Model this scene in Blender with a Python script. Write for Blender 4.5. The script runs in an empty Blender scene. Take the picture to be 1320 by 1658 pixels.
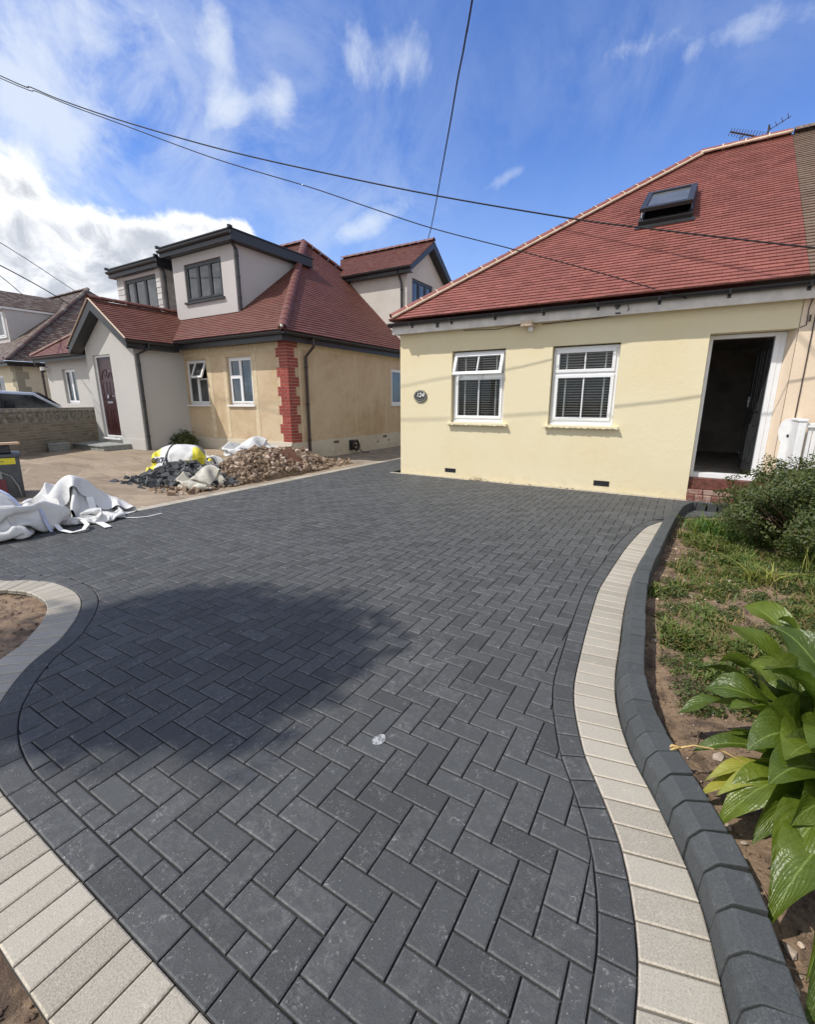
import bpy, bmesh, math, random
from mathutils import Vector, Matrix, noise, Euler
S = bpy.context.scene
COL = S.collection
R = math.radians
random.seed(7)
# ---------------------------------------------------------------- camera
CAMH = 1.45; PITCH = R(13.8); YAW = R(31.1); FPX = 729.0
cd = bpy.data.cameras.new('camera'); cam = bpy.data.objects.new('camera', cd); COL.objects.link(cam)
cam.location = (0, 0, CAMH)
cam.rotation_euler = (math.pi/2 - PITCH, 0, YAW)
cd.sensor_fit = 'HORIZONTAL'; cd.sensor_width = 36; cd.lens = FPX/1320*36
cd.clip_start = 0.05; cd.clip_end = 2000
S.camera = cam
# ---------------------------------------------------------------- light
SUN_D = Vector((0.5, 0.57, -1.0)).normalized()
sl = bpy.data.lights.new('sun', 'SUN'); sl.energy = 3.4; sl.angle = R(0.6); sl.color = (1.0, 0.95, 0.87)
so = bpy.data.objects.new('sun', sl); COL.objects.link(so)
so.rotation_euler = SUN_D.to_track_quat('-Z', 'Y').to_euler(); so.location = (-10, -10, 20)
S.view_settings.view_transform = 'Standard'; S.view_settings.look = 'None'
S.view_settings.exposure = 0.35; S.view_settings.gamma = 1
try: S.view_settings.use_curve_mapping = False
except Exception: pass

class NT:
    """small node building helper"""
    def __init__(s, tree): s.t = tree; s.n = tree.nodes; s.l = tree.links
    def node(s, typ, **kw):
        nd = s.n.new(typ)
        for k, v in kw.items(): setattr(nd, k, v)
        return nd
    def put(s, sock, v):
        if isinstance(v, bpy.types.NodeSocket): s.l.new(v, sock)
        elif v is not None:
            try: sock.default_value = v
            except Exception: sock.default_value = (*v, 1)
    def m(s, op, a, b=None, c=None, clamp=False):
        nd = s.node('ShaderNodeMath', operation=op, use_clamp=clamp)
        for i, v in enumerate((a, b, c)):
            if v is not None: s.put(nd.inputs[i], v)
        return nd.outputs[0]
    def mix(s, f, a, b, typ='MIX'):
        nd = s.node('ShaderNodeMix', data_type='RGBA', blend_type=typ)
        s.put(nd.inputs[0], f)
        for i, v in ((6, a), (7, b)):
            if isinstance(v, tuple) and len(v) == 3: v = (*v, 1)
            s.put(nd.inputs[i], v)
        return nd.outputs[2]
    def noise(s, vec, scale, detail=4, rough=0.6, dist=0.0):
        nd = s.node('ShaderNodeTexNoise')
        if vec is not None: s.l.new(vec, nd.inputs['Vector'])
        nd.inputs['Scale'].default_value = scale; nd.inputs['Detail'].default_value = detail
        nd.inputs['Roughness'].default_value = rough; nd.inputs['Distortion'].default_value = dist
        return nd.outputs['Fac']
    def ramp(s, v, lo, hi, a=0.0, b=1.0, smooth=True):
        nd = s.node('ShaderNodeMapRange', interpolation_type='SMOOTHSTEP' if smooth else 'LINEAR')
        s.put(nd.inputs[0], v); nd.inputs[1].default_value = lo; nd.inputs[2].default_value = hi
        nd.inputs[3].default_value = a; nd.inputs[4].default_value = b
        return nd.outputs[0]

# ---------------------------------------------------------------- world: nishita sky with clouds
W = bpy.data.worlds.new('World'); S.world = W; W.use_nodes = True
W.node_tree.nodes.clear(); nt = NT(W.node_tree)
sky = nt.node('ShaderNodeTexSky', sky_type='NISHITA'); sky.sun_disc = False
sky.sun_elevation = R(52.8); sky.sun_rotation = R(221.3); sky.air_density = 1.0; sky.dust_density = 0.6; sky.ozone_density = 2.5
tc = nt.node('ShaderNodeTexCoord'); sp = nt.node('ShaderNodeSeparateXYZ'); nt.l.new(tc.outputs['Generated'], sp.inputs[0])
# azimuth / elevation in degrees
az = nt.m('MULTIPLY', nt.m('ARCTAN2', sp.outputs[0], sp.outputs[1]), 57.2958)
el = nt.m('MULTIPLY', nt.m('ARCSINE', sp.outputs[2]), 57.2958)
cv = nt.node('ShaderNodeCombineXYZ'); nt.put(cv.inputs[0], nt.m('MULTIPLY', az, 0.1)); nt.put(cv.inputs[1], nt.m('MULTIPLY', el, 0.1))
def azel(px, py):
    F = Vector((-math.sin(YAW)*math.cos(PITCH), math.cos(YAW)*math.cos(PITCH), -math.sin(PITCH)))
    Rt = Vector((math.cos(YAW), math.sin(YAW), 0)); U = Rt.cross(F)
    d = (F + Rt*((px-660)/FPX) + U*((829-py)/FPX)).normalized()
    return math.degrees(math.atan2(d.x, d.y)), math.degrees(math.asin(d.z))
def spots(lst):
    tot = None
    for (a0, e0, ra, re, rot, st) in lst:
        c, s_ = math.cos(R(rot)), math.sin(R(rot))
        u = nt.m('SUBTRACT', az, a0); v = nt.m('SUBTRACT', el, e0)
        uu = nt.m('ADD', nt.m('MULTIPLY', u, c/ra), nt.m('MULTIPLY', v, s_/ra))
        vv = nt.m('ADD', nt.m('MULTIPLY', u, -s_/re), nt.m('MULTIPLY', v, c/re))
        r2 = nt.m('ADD', nt.m('MULTIPLY', uu, uu), nt.m('MULTIPLY', vv, vv))
        val = nt.m('MULTIPLY', nt.m('EXPONENT', nt.m('MULTIPLY', r2, -1.0)), st)
        tot = val if tot is None else nt.m('ADD', tot, val)
    return tot
def sp_(px, py, ra, re, rot, st): a, e = azel(px, py); return (a, e, ra, re, rot, st)
n_f = nt.noise(cv.outputs[0], 1.6, 9, 0.62, 0.35)
n_w = nt.noise(cv.outputs[0], 0.75, 8, 0.66, 1.6)
# wisps
wisp = spots([sp_(357, 75, 1.9, 3.4, 0, 0.80), sp_(458, 170, 2.0, 2.8, 10, 0.70), sp_(650, 95, 4.2, 3.2, 8, 0.72), sp_(570, 90, 2.0, 2.6, 8, 0.5),
              sp_(385, 180, 4.5, 1.6, 22, 0.60), sp_(600, 362, 5.4, 1.6, 24, 1.05), sp_(820, 288, 3.2, 0.9, 20, 0.72), sp_(1020, 80, 3.6, 1.3, 4, 0.60),
              sp_(1230, 42, 6.0, 1.6, 0, 0.55), sp_(1110, 95, 1.5, 1.2, 30, 0.4), sp_(40, 60, 7, 5, 0, 0.50), sp_(190, 30, 7, 3.4, 0, 0.42), sp_(470, 20, 6, 2.4, 0, 0.35),
              sp_(90, 190, 8, 3.2, 0, 0.45), sp_(60, 320, 6, 3, 0, 0.35), sp_(-400, 200, 30, 20, 0, 0.5)])
wsum = nt.m('ADD', wisp, nt.m('MULTIPLY', nt.m('SUBTRACT', n_f, 0.5), 1.3))
wsum = nt.m('ADD', wsum, nt.m('MULTIPLY', nt.m('SUBTRACT', n_w, 0.5), 1.2))
wd = nt.m('MULTIPLY', nt.ramp(wsum, 0.25, 1.15), nt.ramp(wisp, 0.02, 0.3))
veil = nt.m('MULTIPLY', spots([sp_(110, 120, 19, 13, 0, 1.0), sp_(560, 380, 9, 4, 20, .6), sp_(420, 130, 24, 14, 0, .38), sp_(1150, 60, 16, 6, 0, .35)]), 0.50)
wd = nt.m('MAXIMUM', wd, nt.m('MULTIPLY', veil, nt.ramp(nt.m('ADD', n_w, nt.m('MULTIPLY', n_f, 0.4)), 0.45, 0.9)))
# cumulus bank low on the left, plus unseen bright clouds added as fill
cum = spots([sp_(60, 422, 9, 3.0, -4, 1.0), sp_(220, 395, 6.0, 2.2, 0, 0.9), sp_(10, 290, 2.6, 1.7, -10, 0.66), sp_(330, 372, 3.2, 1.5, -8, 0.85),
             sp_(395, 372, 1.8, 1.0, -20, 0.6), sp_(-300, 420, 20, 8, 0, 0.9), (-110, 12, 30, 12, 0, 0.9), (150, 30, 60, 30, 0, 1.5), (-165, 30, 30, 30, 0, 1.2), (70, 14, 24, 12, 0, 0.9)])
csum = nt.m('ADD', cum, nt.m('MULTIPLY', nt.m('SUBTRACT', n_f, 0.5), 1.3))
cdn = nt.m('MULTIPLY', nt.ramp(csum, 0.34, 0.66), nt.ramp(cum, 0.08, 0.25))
under = nt.ramp(nt.noise(cv.outputs[0], 2.2, 7, 0.62, 0.6), 0.36, 0.62)
core = nt.m('MULTIPLY', nt.ramp(csum, 0.62, 1.0), nt.m('ADD', nt.m('MULTIPLY', under, 0.7), 0.15))
blue = nt.mix(1.0, sky.outputs[0], (0.80, 1.07, 1.62), 'MULTIPLY')
c1 = nt.mix(nt.m('MULTIPLY', wd, 0.85), blue, (6.4, 7.0, 7.9))
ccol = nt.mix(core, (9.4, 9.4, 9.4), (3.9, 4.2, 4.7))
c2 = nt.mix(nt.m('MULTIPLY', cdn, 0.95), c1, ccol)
c2 = nt.mix(nt.m('MULTIPLY', nt.ramp(el, 26, 8), nt.m('SUBTRACT', 0.40, nt.m('MULTIPLY', cdn, 0.40))), c2, (4.4, 6.0, 8.3))
c2 = nt.mix(nt.m('MULTIPLY', nt.ramp(el, 44, 60), nt.ramp(n_f, 0.3, 0.6, 0.35, 0.75)), c2, (4.3, 4.5, 4.8))  # unseen veil high overhead, added to make the ambient light more neutral
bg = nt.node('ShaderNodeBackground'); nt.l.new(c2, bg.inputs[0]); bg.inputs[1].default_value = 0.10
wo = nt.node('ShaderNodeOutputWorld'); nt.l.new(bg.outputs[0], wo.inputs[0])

# ---------------------------------------------------------------- pixel to world helpers
_F = Vector((-math.sin(YAW)*math.cos(PITCH), math.cos(YAW)*math.cos(PITCH), -math.sin(PITCH)))
_R = Vector((math.cos(YAW), math.sin(YAW), 0)); _U = _R.cross(_F); _C = Vector((0, 0, CAMH))
def ray(px, py): return _F + _R*((px-660)/FPX) + _U*((829-py)/FPX)
def G(px, py, z=0.0): d = ray(px, py); return _C + d*((z-CAMH)/d.z)
def PYp(px, py, Y): d = ray(px, py); return _C + d*(Y/d.y)
def on_plane(px, py, p0, n): d = ray(px, py); return _C + d*((p0-_C).dot(n)/d.dot(n))

# ---------------------------------------------------------------- mesh helpers
def tag(o, label=None, cat=None, group=None, kind=None):
    if label: o['label'] = label
    if cat: o['category'] = cat
    if group: o['group'] = group
    if kind: o['kind'] = kind
    return o
def thing(name, loc, label, cat, group=None):
    o = bpy.data.objects.new(name, None); COL.objects.link(o); o.location = loc; o.empty_display_size = 0.2
    return tag(o, label, cat, group)
class MB:
    def __init__(s): s.v = []; s.f = []; s.mi = []; s.uv = {}
    def add(s, vs, fs, mi=0):
        b = len(s.v); s.v += [tuple(x) for x in vs]
        for f in fs: s.f.append([b+i for i in f]); s.mi.append(mi)
        return b
    def box(s, x0, x1, y0, y1, z0, z1, mi=0, M=None):
        vs = [Vector((x, y, z)) for z in (z0, z1) for x, y in ((x0, y0), (x1, y0), (x1, y1), (x0, y1))]
        if M: vs = [M @ v for v in vs]
        s.add(vs, [(3, 2, 1, 0), (4, 5, 6, 7), (0, 1, 5, 4), (1, 2, 6, 5), (2, 3, 7, 6), (3, 0, 4, 7)], mi)
    def prism(s, poly, off, mi=0):
        """poly: list of 3d points, extruded by the vector off"""
        n = len(poly); off = Vector(off); a = [Vector(p) for p in poly]; b = [p+off for p in a]
        s.add(a+b, [tuple(range(n))[::-1], tuple(range(n, 2*n))] + [(i, (i+1) % n, n+(i+1) % n, n+i) for i in range(n)], mi)
    def tube(s, pts, r, n=8, mi=0, cap=True):
        pts = [Vector(p) for p in pts]; rings = []; up = Vector((0, 0, 1)); last = None
        for i, p in enumerate(pts):
            t = (pts[min(i+1, len(pts)-1)] - pts[max(i-1, 0)]).normalized()
            if last is None:
                a = t.cross(up if abs(t.z) < 0.9 else Vector((1, 0, 0))).normalized()
            else: a = (last - t*last.dot(t)).normalized()
            last = a; b = t.cross(a)
            rr = r[i] if isinstance(r, (list, tuple)) else r
            rings.append([p + (a*math.cos(2*math.pi*k/n) + b*math.sin(2*math.pi*k/n))*rr for k in range(n)])
        fs = []
        for i in range(len(rings)-1):
            for k in range(n): fs.append((i*n+k, i*n+(k+1) % n, (i+1)*n+(k+1) % n, (i+1)*n+k))
        if cap: fs.append(tuple(range(n))[::-1]); fs.append(tuple((len(rings)-1)*n+k for k in range(n)))
        s.add([v for rg in rings for v in rg], fs, mi)
    def build(s, name, mats, parent=None, smooth=False, bevel=0, label=None, cat=None, group=None, kind=None, recalc=True, seg=2):
        me = bpy.data.meshes.new(name)
        off = Vector((0, 0, 0))
        if parent is None and kind is None and s.v:
            xs, ys, zs = zip(*s.v); off = Vector(((min(xs)+max(xs))/2, (min(ys)+max(ys))/2, min(zs)))
        me.from_pydata([tuple(Vector(v)-off) for v in s.v] if off.length else s.v, [], s.f)
        if not isinstance(mats, (list, tuple)): mats = [mats]
        for m_ in mats: me.materials.append(m_)
        if len(mats) > 1:
            for p, i in zip(me.polygons, s.mi): p.material_index = i
        if recalc:
            bm = bmesh.new(); bm.from_mesh(me); bmesh.ops.recalc_face_normals(bm, faces=bm.faces); bm.to_mesh(me); bm.free()
        if smooth:
            for p in me.polygons: p.use_smooth = True
        o = bpy.data.objects.new(name, me); COL.objects.link(o); o.location = off
        if parent is not None:
            o.parent = parent
            if parent.type == 'EMPTY': o.matrix_parent_inverse = Matrix.Translation(-parent.location)
        if bevel:
            bv = o.modifiers.new('bevel', 'BEVEL'); bv.width = bevel; bv.segments = seg; bv.limit_method = 'ANGLE'; bv.angle_limit = R(40)
        return tag(o, label, cat, group, kind)
def copy_tree(o, parent=None):
    c = o.copy(); COL.objects.link(c)
    if parent is not None: c.parent = parent
    for ch in [x for x in list(COL.objects) if x.parent == o]: copy_tree(ch, c)
    return c

# ---------------------------------------------------------------- materials
MATS = {}
def mat(name, fn):
    if name in MATS: return MATS[name]
    m_ = bpy.data.materials.new(name); m_.use_nodes = True; m_.node_tree.nodes.clear()
    n = NT(m_.node_tree); out = n.node('ShaderNodeOutputMaterial'); b = n.node('ShaderNodeBsdfPrincipled'); n.l.new(b.outputs[0], out.inputs[0])
    fn(n, b, out); MATS[name] = m_; return m_
def obj_co(n): return n.node('ShaderNodeTexCoord').outputs['Object']
def pos(n): return n.node('ShaderNodeNewGeometry').outputs['Position']
def isl(n): return n.node('ShaderNodeNewGeometry').outputs['Random Per Island']
def bump(n, b, h, dist=0.01, st=1.0):
    bp = n.node('ShaderNodeBump'); bp.inputs['Strength'].default_value = st; bp.inputs['Distance'].default_value = dist
    n.l.new(h, bp.inputs['Height']); n.l.new(bp.outputs[0], b.inputs['Normal'])
def plain(name, col, rough=0.5, var=0.12, scale=6, bmp=0.0, metal=0.0, spec=0.5, bscale=60):
    def fn(n, b, out):
        c = tuple(col); nz = n.noise(pos(n), scale, 6, 0.65)
        v = n.ramp(nz, 0.3, 0.7, 1-var, 1+var)
        cc = n.node('ShaderNodeCombineXYZ')
        for i in range(3): n.put(cc.inputs[i], n.m('MULTIPLY', v, c[i]))
        n.l.new(cc.outputs[0], b.inputs['Base Color']); b.inputs['Roughness'].default_value = rough
        b.inputs['Metallic'].default_value = metal; b.inputs['Specular IOR Level'].default_value = spec
        if bmp: bump(n, b, n.noise(pos(n), bscale, 5, 0.7), bmp)
    return mat(name, fn)
def render_mat(name, col, stain=(0.5, 0.42, 0.3), amt=0.25, bmp=0.004, coarse=55, low=0.5, amtlow=0.35):
    """painted or dashed render with faint blotches and a dirty foot"""
    def fn(n, b, out):
        p = pos(n)
        n1 = n.noise(p, 0.9, 6, 0.65, 0.4); n2 = n.noise(p, 7, 6, 0.7); n3 = n.noise(p, coarse, 4, 0.7)
        c = n.mix(n.ramp(n1, 0.35, 0.75, 0, amt), tuple(col), tuple(col[i]*stain[i]*1.6 for i in range(3)))
        c = n.mix(n.ramp(n2, 0.45, 0.8, 0, amt*0.5), c, tuple(min(1, x*1.12) for x in col))
        sx = n.node('ShaderNodeSeparateXYZ'); n.l.new(p, sx.inputs[0])
        foot = n.m('MULTIPLY', n.ramp(sx.outputs[2], 0.0, low, 1, 0), n.ramp(n2, 0.38, 0.7, 0, 1))
        c = n.mix(n.m('MULTIPLY', foot, amtlow), c, stain)
        mp = n.node('ShaderNodeMapping'); n.l.new(p, mp.inputs[0]); mp.inputs['Scale'].default_value = (9, 9, 0.55)
        stk = n.m('MULTIPLY', n.ramp(n.noise(mp.outputs[0], 1.0, 5, 0.7), 0.55, 0.75), n.ramp(n1, 0.40, 0.60)); c = n.mix(n.m('MULTIPLY', stk, amt*0.9), c, stain)
        vr = n.node('ShaderNodeTexVoronoi', feature='DISTANCE_TO_EDGE'); wp = n.node('ShaderNodeVectorMath', operation='ADD'); n.l.new(p, wp.inputs[0]); cw = n.node('ShaderNodeCombineXYZ'); n.put(cw.inputs[0], n.m('MULTIPLY', n2, 0.35)); n.put(cw.inputs[2], n.m('MULTIPLY', n1, 0.8)); n.l.new(cw.outputs[0], wp.inputs[1]); n.l.new(wp.outputs[0], vr.inputs['Vector']); vr.inputs['Scale'].default_value = 0.75
        ck = n.m('MULTIPLY', n.ramp(vr.outputs['Distance'], 0.0012, 0.004, 1, 0), n.ramp(n.noise(p, 1.7, 3, 0.5), 0.56, 0.64)); c = n.mix(n.m('MULTIPLY', ck, 0.35), c, stain)
        n.put(b.inputs['Base Color'], c); b.inputs['Roughness'].default_value = 0.9; b.inputs['Specular IOR Level'].default_value = 0.25
        h = n.m('ADD', n.m('MULTIPLY', n3, 0.7), n.m('MULTIPLY', n2, 0.7)); bump(n, b, h, bmp)
    return mat(name, fn)
def tile_mat(name, a, b_, moss=None, mossamt=0.0):
    def fn(n, b, out):
        p = pos(n); r = isl(n)
        c = n.mix(r, a, b_); nz = n.noise(p, 30, 5, 0.7); n1 = n.noise(p, 1.3, 5, 0.6)
        c = n.mix(n.ramp(nz, 0.35, 0.75, 0, 0.35), c, tuple(x*0.6 for x in a))
        c = n.mix(n.ramp(n1, 0.3, 0.8, 0, 0.25), c, tuple(x*1.25 for x in b_))
        if moss: c = n.mix(n.m('MULTIPLY', n.ramp(n.m('ADD', nz, n.m('MULTIPLY', r, 0.35)), 0.62, 0.85), mossamt), c, moss)
        n.put(b.inputs['Base Color'], c); b.inputs['Roughness'].default_value = 0.62; bump(n, b, nz, 0.002)
    return mat(name, fn)
def paver_mat(name, a, b_, dust, dustamt=0.5, speck=(0.5, 0.5, 0.48), spamt=0.6):
    def fn(n, b, out):
        p = pos(n); r = isl(n)
        c = n.mix(r, a, b_)
        fine = n.noise(p, 190, 3, 0.75); mid = n.noise(p, 22, 6, 0.7, 0.5); big = n.noise(p, 1.1, 4, 0.6)
        sh = n.node('ShaderNodeVectorMath', operation='ADD'); n.l.new(p, sh.inputs[0])
        cb = n.node('ShaderNodeCombineXYZ'); n.put(cb.inputs[0], n.m('MULTIPLY', r, 37.0)); n.put(cb.inputs[1], n.m('MULTIPLY', r, 91.0)); n.l.new(cb.outputs[0], sh.inputs[1])
        own = n.noise(sh.outputs[0], 26, 9, 0.8, 0.25); mp = n.node('ShaderNodeMapping'); n.l.new(sh.outputs[0], mp.inputs[0]); mp.inputs['Rotation'].default_value = (0, 0, 0.9); mp.inputs['Scale'].default_value = (14, 120, 1); scr = n.noise(mp.outputs[0], 1.0, 5, 0.75, 0.9)
        c = n.mix(n.ramp(fine, 0.38, 0.68, 0, 0.6), c, tuple(x*1.9 for x in a)); c = n.mix(n.ramp(fine, 0.42, 0.30, 0, 0.5), c, tuple(x*0.55 for x in a))
        rr = n.m('FRACT', n.m('MULTIPLY', r, 17.31))
        haze_ = n.m('MULTIPLY', n.ramp(n.m('ADD', own, n.m('MULTIPLY', n.m('SUBTRACT', rr, 0.5), 0.16)), 0.46, 0.80), n.ramp(big, 0.3, 0.7, 0.25, 0.75))
        c = n.mix(n.m('MULTIPLY', haze_, dustamt*0.55), c, dust)
        scuf = n.m('MULTIPLY', n.ramp(n.noise(sh.outputs[0], 55, 8, 0.78, 1.1), 0.52, 0.68), n.ramp(n.noise(sh.outputs[0], 9, 3, 0.6), 0.48, 0.64))
        lines = n.m('MULTIPLY', n.ramp(scr, 0.60, 0.76), rr)
        c = n.mix(n.m('MULTIPLY', n.m('MAXIMUM', scuf, n.m('MULTIPLY', lines, 0.6)), dustamt), c, tuple(min(1, x*1.25) for x in dust))
        vor = n.node('ShaderNodeTexVoronoi'); n.l.new(p, vor.inputs['Vector']); vor.inputs['Scale'].default_value = 85
        spk = n.m('MULTIPLY', n.ramp(vor.outputs['Distance'], 0.06, 0.19, 1, 0), n.ramp(mid, 0.47, 0.60))
        c = n.mix(n.m('MULTIPLY', spk, spamt), c, speck)
        n.put(b.inputs['Base Color'], c); n.put(b.inputs['Roughness'], n.ramp(mid, 0.3, 0.7, 0.62, 0.82)); b.inputs['Specular IOR Level'].default_value = 0.4
        bump(n, b, n.m('ADD', fine, n.m('MULTIPLY', own, 0.7)), 0.0016)
    return mat(name, fn)
def glass_mat():
    def fn(n, b, out):
        tr = n.node('ShaderNodeBsdfTransparent'); gl = n.node('ShaderNodeBsdfGlossy'); gl.inputs['Roughness'].default_value = 0.01
        fr = n.node('ShaderNodeFresnel'); fr.inputs[0].default_value = 1.55
        tr.inputs[0].default_value = (0.86, 0.9, 0.9, 1)
        mx = n.node('ShaderNodeMixShader'); n.put(mx.inputs[0], n.m('MULTIPLY', fr.outputs[0], 0.75, clamp=True)); n.l.new(tr.outputs[0], mx.inputs[1]); n.l.new(gl.outputs[0], mx.inputs[2])
        n.l.new(mx.outputs[0], out.inputs[0])
    return mat('window glass', fn)
M_pav = paver_mat('charcoal block paving', (0.042, 0.044, 0.0445), (0.066, 0.0695, 0.070), (0.27, 0.27, 0.265), 0.75)
M_beige = paver_mat('buff block paving', (0.26, 0.235, 0.19), (0.38, 0.35, 0.29), (0.54, 0.50, 0.43), 0.55, (0.66, 0.64, 0.58))
M_kerb = paver_mat('charcoal kerb stone', (0.045, 0.050, 0.050), (0.060, 0.065, 0.066), (0.2, 0.2, 0.2), 0.45, spamt=0.15)
M_pave = paver_mat('worn charcoal arris', (0.060, 0.062, 0.064), (0.085, 0.088, 0.09), (0.34, 0.34, 0.335), 0.85)
M_beigee = paver_mat('worn buff arris', (0.34, 0.30, 0.24), (0.42, 0.38, 0.31), (0.62, 0.59, 0.52), 0.6, (0.66, 0.64, 0.58))
M_sand = plain('jointing sand', (0.035, 0.033, 0.030), 0.95, 0.8, 5)
M_yel = render_mat('cream painted render', (0.74, 0.66, 0.455), (0.60, 0.50, 0.31), 0.22, 0.006, 60, 0.28, 0.45)
M_peach = render_mat('peach painted render', (0.76, 0.63, 0.48), (0.5, 0.38, 0.26), 0.2, 0.005, 60)
M_dash = render_mat('tan pebbledash', (0.62, 0.50, 0.345), (0.34, 0.25, 0.14), 0.55, 0.014, 90, 2.6, 0.30)
M_grey = render_mat('pale grey render', (0.50, 0.485, 0.46), (0.42, 0.40, 0.37), 0.15, 0.005, 60)
M_cheek = render_mat('dormer grey render', (0.50, 0.48, 0.47), (0.42, 0.40, 0.37), 0.18, 0.005, 60)
M_plinth = render_mat('off white plinth', (0.60, 0.55, 0.45), (0.3, 0.25, 0.19), 0.4, 0.005, 60)
M_cream2 = render_mat('pale cream render', (0.60, 0.55, 0.42), (0.4, 0.35, 0.25), 0.3, 0.005, 60)
M_offw = render_mat('off white render', (0.57, 0.54, 0.50), (0.4, 0.37, 0.32), 0.3, 0.005, 60)
M_quoin = render_mat('stone grey quoin', (0.30, 0.28, 0.22), (0.3, 0.27, 0.2), 0.3, 0.005, 60)
M_red = tile_mat('new red roof tile', (0.195, 0.064, 0.048), (0.285, 0.098, 0.076))
M_brn = tile_mat('brown red roof tile', (0.135, 0.045, 0.034), (0.20, 0.066, 0.048), (0.10, 0.08, 0.06), 0.4)
M_old = tile_mat('weathered roof tile', (0.12, 0.065, 0.048), (0.085, 0.055, 0.045), (0.34, 0.32, 0.26), 0.5)
M_old2 = tile_mat('lichen brown roof tile', (0.16, 0.105, 0.075), (0.22, 0.15, 0.105), (0.14, 0.11, 0.08), 0.6)
M_mort = plain('pale mortar', (0.62, 0.50, 0.38), 0.9, 0.2, 30, 0.004)
M_mortw = plain('white mortar', (0.72, 0.66, 0.6), 0.9, 0.15, 30, 0.004)
M_upvc = plain('white plastic frame', (0.78, 0.79, 0.80), 0.35, 0.03, 3)
M_fascia = plain('light grey fascia', (0.68, 0.65, 0.61), 0.5, 0.12, 5)
M_gut = plain('black plastic gutter', (0.022, 0.022, 0.026), 0.35, 0.2, 8)
M_anth = plain('anthracite trim', (0.024, 0.025, 0.027), 0.4, 0.15, 8)
M_pipe = plain('dark brown pipe', (0.045, 0.028, 0.022), 0.35, 0.2, 8)
M_glass = glass_mat()
def _dg(n, b, out):
    n.put(b.inputs['Base Color'], n.mix(n.ramp(n.noise(pos(n), 1.7, 3, 0.6), 0.4, 0.6), (0.018, 0.022, 0.026), (0.06, 0.065, 0.068)))
    b.inputs['Roughness'].default_value = 0.04; b.inputs['Specular IOR Level'].default_value = 1.0
M_dglass = mat('dark glass', _dg)
M_dark = plain('unlit room', (0.42, 0.38, 0.34), 0.9, 0.2, 3)
M_blind = plain('slatted blind', (0.78, 0.76, 0.72), 0.6, 0.08, 5)
M_door = plain('dark maroon door', (0.040, 0.012, 0.013), 0.35, 0.2, 12)
M_door2 = plain('charcoal door', (0.03, 0.032, 0.034), 0.35, 0.2, 12)
M_metal = plain('dull metal', (0.45, 0.45, 0.46), 0.35, 0.1, 20, metal=0.8)
M_slate = plain('grey stone slab', (0.26, 0.27, 0.26), 0.8, 0.2, 8, 0.003)
M_wood = plain('raw timber', (0.50, 0.36, 0.24), 0.8, 0.25, 25)
M_black = plain('black rubber', (0.015, 0.015, 0.016), 0.55, 0.2, 20)
M_bin = plain('grey green plastic', (0.06, 0.068, 0.075), 0.5, 0.2, 6)
M_yelst = plain('yellow sticker', (0.62, 0.55, 0.03), 0.5, 0.15, 12)
M_mar = plain('maroon label', (0.13, 0.025, 0.035), 0.5, 0.15, 12)
M_wht = plain('white paint', (0.78, 0.78, 0.77), 0.5, 0.06, 8)
def _bag(n, b, out):
    p = pos(n); w = n.noise(p, 30, 5, 0.7, 1.5); nz = n.noise(p, 5, 6, 0.65)
    n.put(b.inputs['Base Color'], n.mix(n.ramp(nz, 0.4, 0.75, 0, 0.4), (0.72, 0.72, 0.71), (0.58, 0.575, 0.56)))
    b.inputs['Roughness'].default_value = 0.5; wv1 = n.node('ShaderNodeTexWave'); n.l.new(p, wv1.inputs[0]); wv1.inputs['Scale'].default_value = 90; bump(n, b, n.m('ADD', w, n.m('MULTIPLY', wv1.outputs['Fac'], 0.06)), 0.012)
    b.inputs['Subsurface Weight'].default_value = 0.0
M_bag = mat('white woven sack', _bag)
def _sheet(n, b, out):
    p = pos(n); w = n.noise(p, 22, 5, 0.7, 2.0)
    n.put(b.inputs['Base Color'], n.mix(n.ramp(n.noise(p, 6, 5, 0.6), 0.4, 0.7), (0.60, 0.57, 0.49), (0.42, 0.39, 0.32)))
    b.inputs['Roughness'].default_value = 0.4; bump(n, b, w, 0.02)
M_sheet = mat('dirty plastic sheet', _sheet)
def _soil(n, b, out):
    p = pos(n); f = n.noise(p, 45, 8, 0.75, 0.6); g = n.noise(p, 4.5, 6, 0.7, 0.5); k = n.noise(p, 160, 3, 0.7)
    c = n.mix(n.ramp(g, 0.42, 0.6), (0.42, 0.29, 0.185), (0.17, 0.115, 0.078))
    c = n.mix(n.ramp(f, 0.5, 0.75, 0, 0.7), c, (0.09, 0.055, 0.036)); c = n.mix(n.ramp(k, 0.6, 0.8, 0, 0.5), c, (0.46, 0.36, 0.27))
    n.put(b.inputs['Base Color'], c); b.inputs['Roughness'].default_value = 0.95; bump(n, b, n.m('ADD', f, n.m('MULTIPLY', k, 0.3)), 0.03)
M_soil = mat('dry garden soil', _soil)
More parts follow.
